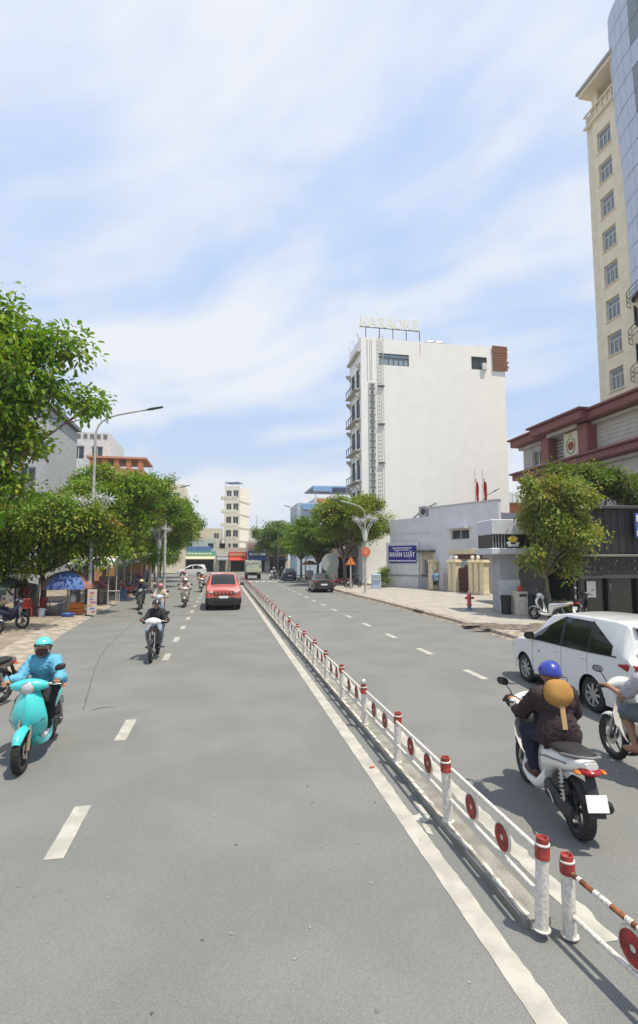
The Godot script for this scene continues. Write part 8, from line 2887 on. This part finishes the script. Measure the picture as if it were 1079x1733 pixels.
	var pb2 := scooter("parked_scooter", "dark parked scooter cut off by the picture's edge", Vector3(-8.05, 0.098, -19.4), -PI / 2 - 0.2, {"body": paint("char_paint", Color(0.03, 0.03, 0.032))}, false, "parked bikes")
	pb2.rotation.z = 0.07
	var hm := MB.new()
	cap_shell(hm, Vector3(0, 0.02, 0), 0.13, 1.7, 0.3, 0.0)
	single("helmet", hm, paint("tan_helmet", Color(0.42, 0.27, 0.12)), "tan helmet left on the parked motorbike's seat", "helmet", Vector3(-7.86, 0.96, -20.95))
	var rb := underbone("parked_motorbike", "red motorbike parked beside the white stall", Vector3(-6.1, 0.098, -36.3), 2.2, {"body": paint("red_bike", Color(0.45, 0.03, 0.03))}, "parked bikes")
	rb.rotation.z = 0.06
	var ws := scooter("parked_scooter", "white scooter parked at the foot of the young tree", Vector3(13.2, 0.121, -19.2), 0.5, {"body": M["white_paint"]}, false, "parked bikes")
	ws.rotation.z = -0.08
	var ws2 := underbone("parked_motorbike", "black motorbike leaning in front of the black house", Vector3(15.0, 0.121, -19.7), -0.9, {"body": M["black_paint"]}, "parked bikes")
	ws2.rotation.z = -0.08
	var ws3 := underbone("parked_motorbike", "dark motorbike under the big tree behind the warning sign", Vector3(11.4, 0.121, -43.6), -0.9, {"body": M["black_paint"]}, "parked bikes")
	ws3.rotation.z = 0.06
	var ws4 := underbone("parked_motorbike", "maroon motorbike under the big tree beside the black saloon", Vector3(10.3, 0.121, -44.6), 0.9, {"body": paint("maroon_paint", Color(0.16, 0.02, 0.03))}, "parked bikes")
	ws4.rotation.z = 0.06
	# pale blue cabinet by the sign wall, white board under the big tree
	var wc := thing("water_cooler", "pale blue drinks cabinet behind the ornamented lamp", "cabinet", Vector3(12.9, 0.12, -42.3), -0.2)
	bx(wc, "cabinet_body", Vector3(0, 0.6, 0), Vector3(0.75, 1.2, 0.6), mat("pale_blue_box", Color(0.42, 0.52, 0.66), 0.5), 0.03)
	bx(wc, "shelf", Vector3(0, 0.75, 0.34), Vector3(0.7, 0.05, 0.1), mat("jug_white", Color(0.62, 0.60, 0.58), 0.4))
	bx(wc, "glass_front", Vector3(0, 0.95, 0.305), Vector3(0.6, 0.35, 0.02), glass_dark("blue_glass", Color(0.30, 0.38, 0.42), 0.12))
	var wb := thing("round_board", "large pale round-topped board under the big tree", "board", Vector3(9.9, 0.12, -47.0), 0.1)
	var rb2 := MB.new()
	rb2.lathe([Vector2(0.0, 0.0), Vector2(0.85, 0.0), Vector2(0.85, 0.0), Vector2(0.87, 0.03), Vector2(0.85, 0.06), Vector2(0.85, 0.06), Vector2(0.0, 0.06)], 28, Transform3D(Basis(Vector3.RIGHT, PI / 2), Vector3(0, 2.1, 0)))
	put(wb, "disc", rb2, mat("board_pale", Color(0.30, 0.33, 0.31), 0.7))
	bx(wb, "stem", Vector3(0.1, 0.75, 0.0), Vector3(0.9, 1.5, 0.05), mat("board_pale", Color(0.30, 0.33, 0.31), 0.7))
	var ts2 := thing("food_cart", "food cart with an orange umbrella top near the junction", "cart", Vector3(9.9, 0.12, -58.5))
	bx(ts2, "cart_box", Vector3(0, 0.75, 0), Vector3(0.7, 0.8, 1.2), mat("cart_steel", Color(0.40, 0.38, 0.36), 0.5), 0.02)
	var ct := MB.new()
	ct.lathe([Vector2(0.0, 2.3), Vector2(0.5, 2.18), Vector2(0.95, 1.9), Vector2(0.95, 1.8)], 16)
	ct.cyl(Vector3(0, 1.1, 0), Vector3(0, 2.28, 0), 0.025, -1, 6)
	put(ts2, "umbrella", ct, cloth("cart_orange", Color(0.55, 0.24, 0.10)))
	for s in [-1.0, 1.0]:
		var wl := MB.new()
		wl.lathe([Vector2(0.22, -0.03), Vector2(0.26, -0.02), Vector2(0.26, 0.02), Vector2(0.22, 0.03)], 18, Transform3D(SIDEWAYS, Vector3(s * 0.38, 0.26, 0.2)))
		wl.cyl(Vector3(s * 0.36, 0.26, 0.2), Vector3(s * 0.4, 0.26, 0.2), 0.22, -1, 18)
		put(ts2, "wheel", wl, mat("tyre", Color(0.022, 0.021, 0.02), 0.85))
	# litter
	var lf := MB.new()
	lf.box(Vector3(0, 0.012, 0), Vector3(0.07, 0.012, 0.035), Basis(Vector3.UP, 0.4), 0.006)
	single("litter", lf, mat("litter_orange", Color(0.55, 0.16, 0.07), 0.7), "small orange scrap lying beside the middle kerb", "litter", Vector3(1.92, 0.006, -6.55))

func _ready() -> void:
	wob.seed = 3
	wob.frequency = 0.05
	rng.seed = 1
	setup_view()
	build_ground()
	build_railing()
	build_buildings()
	build_trees()
	build_cars()
	build_riders()
	build_furniture()
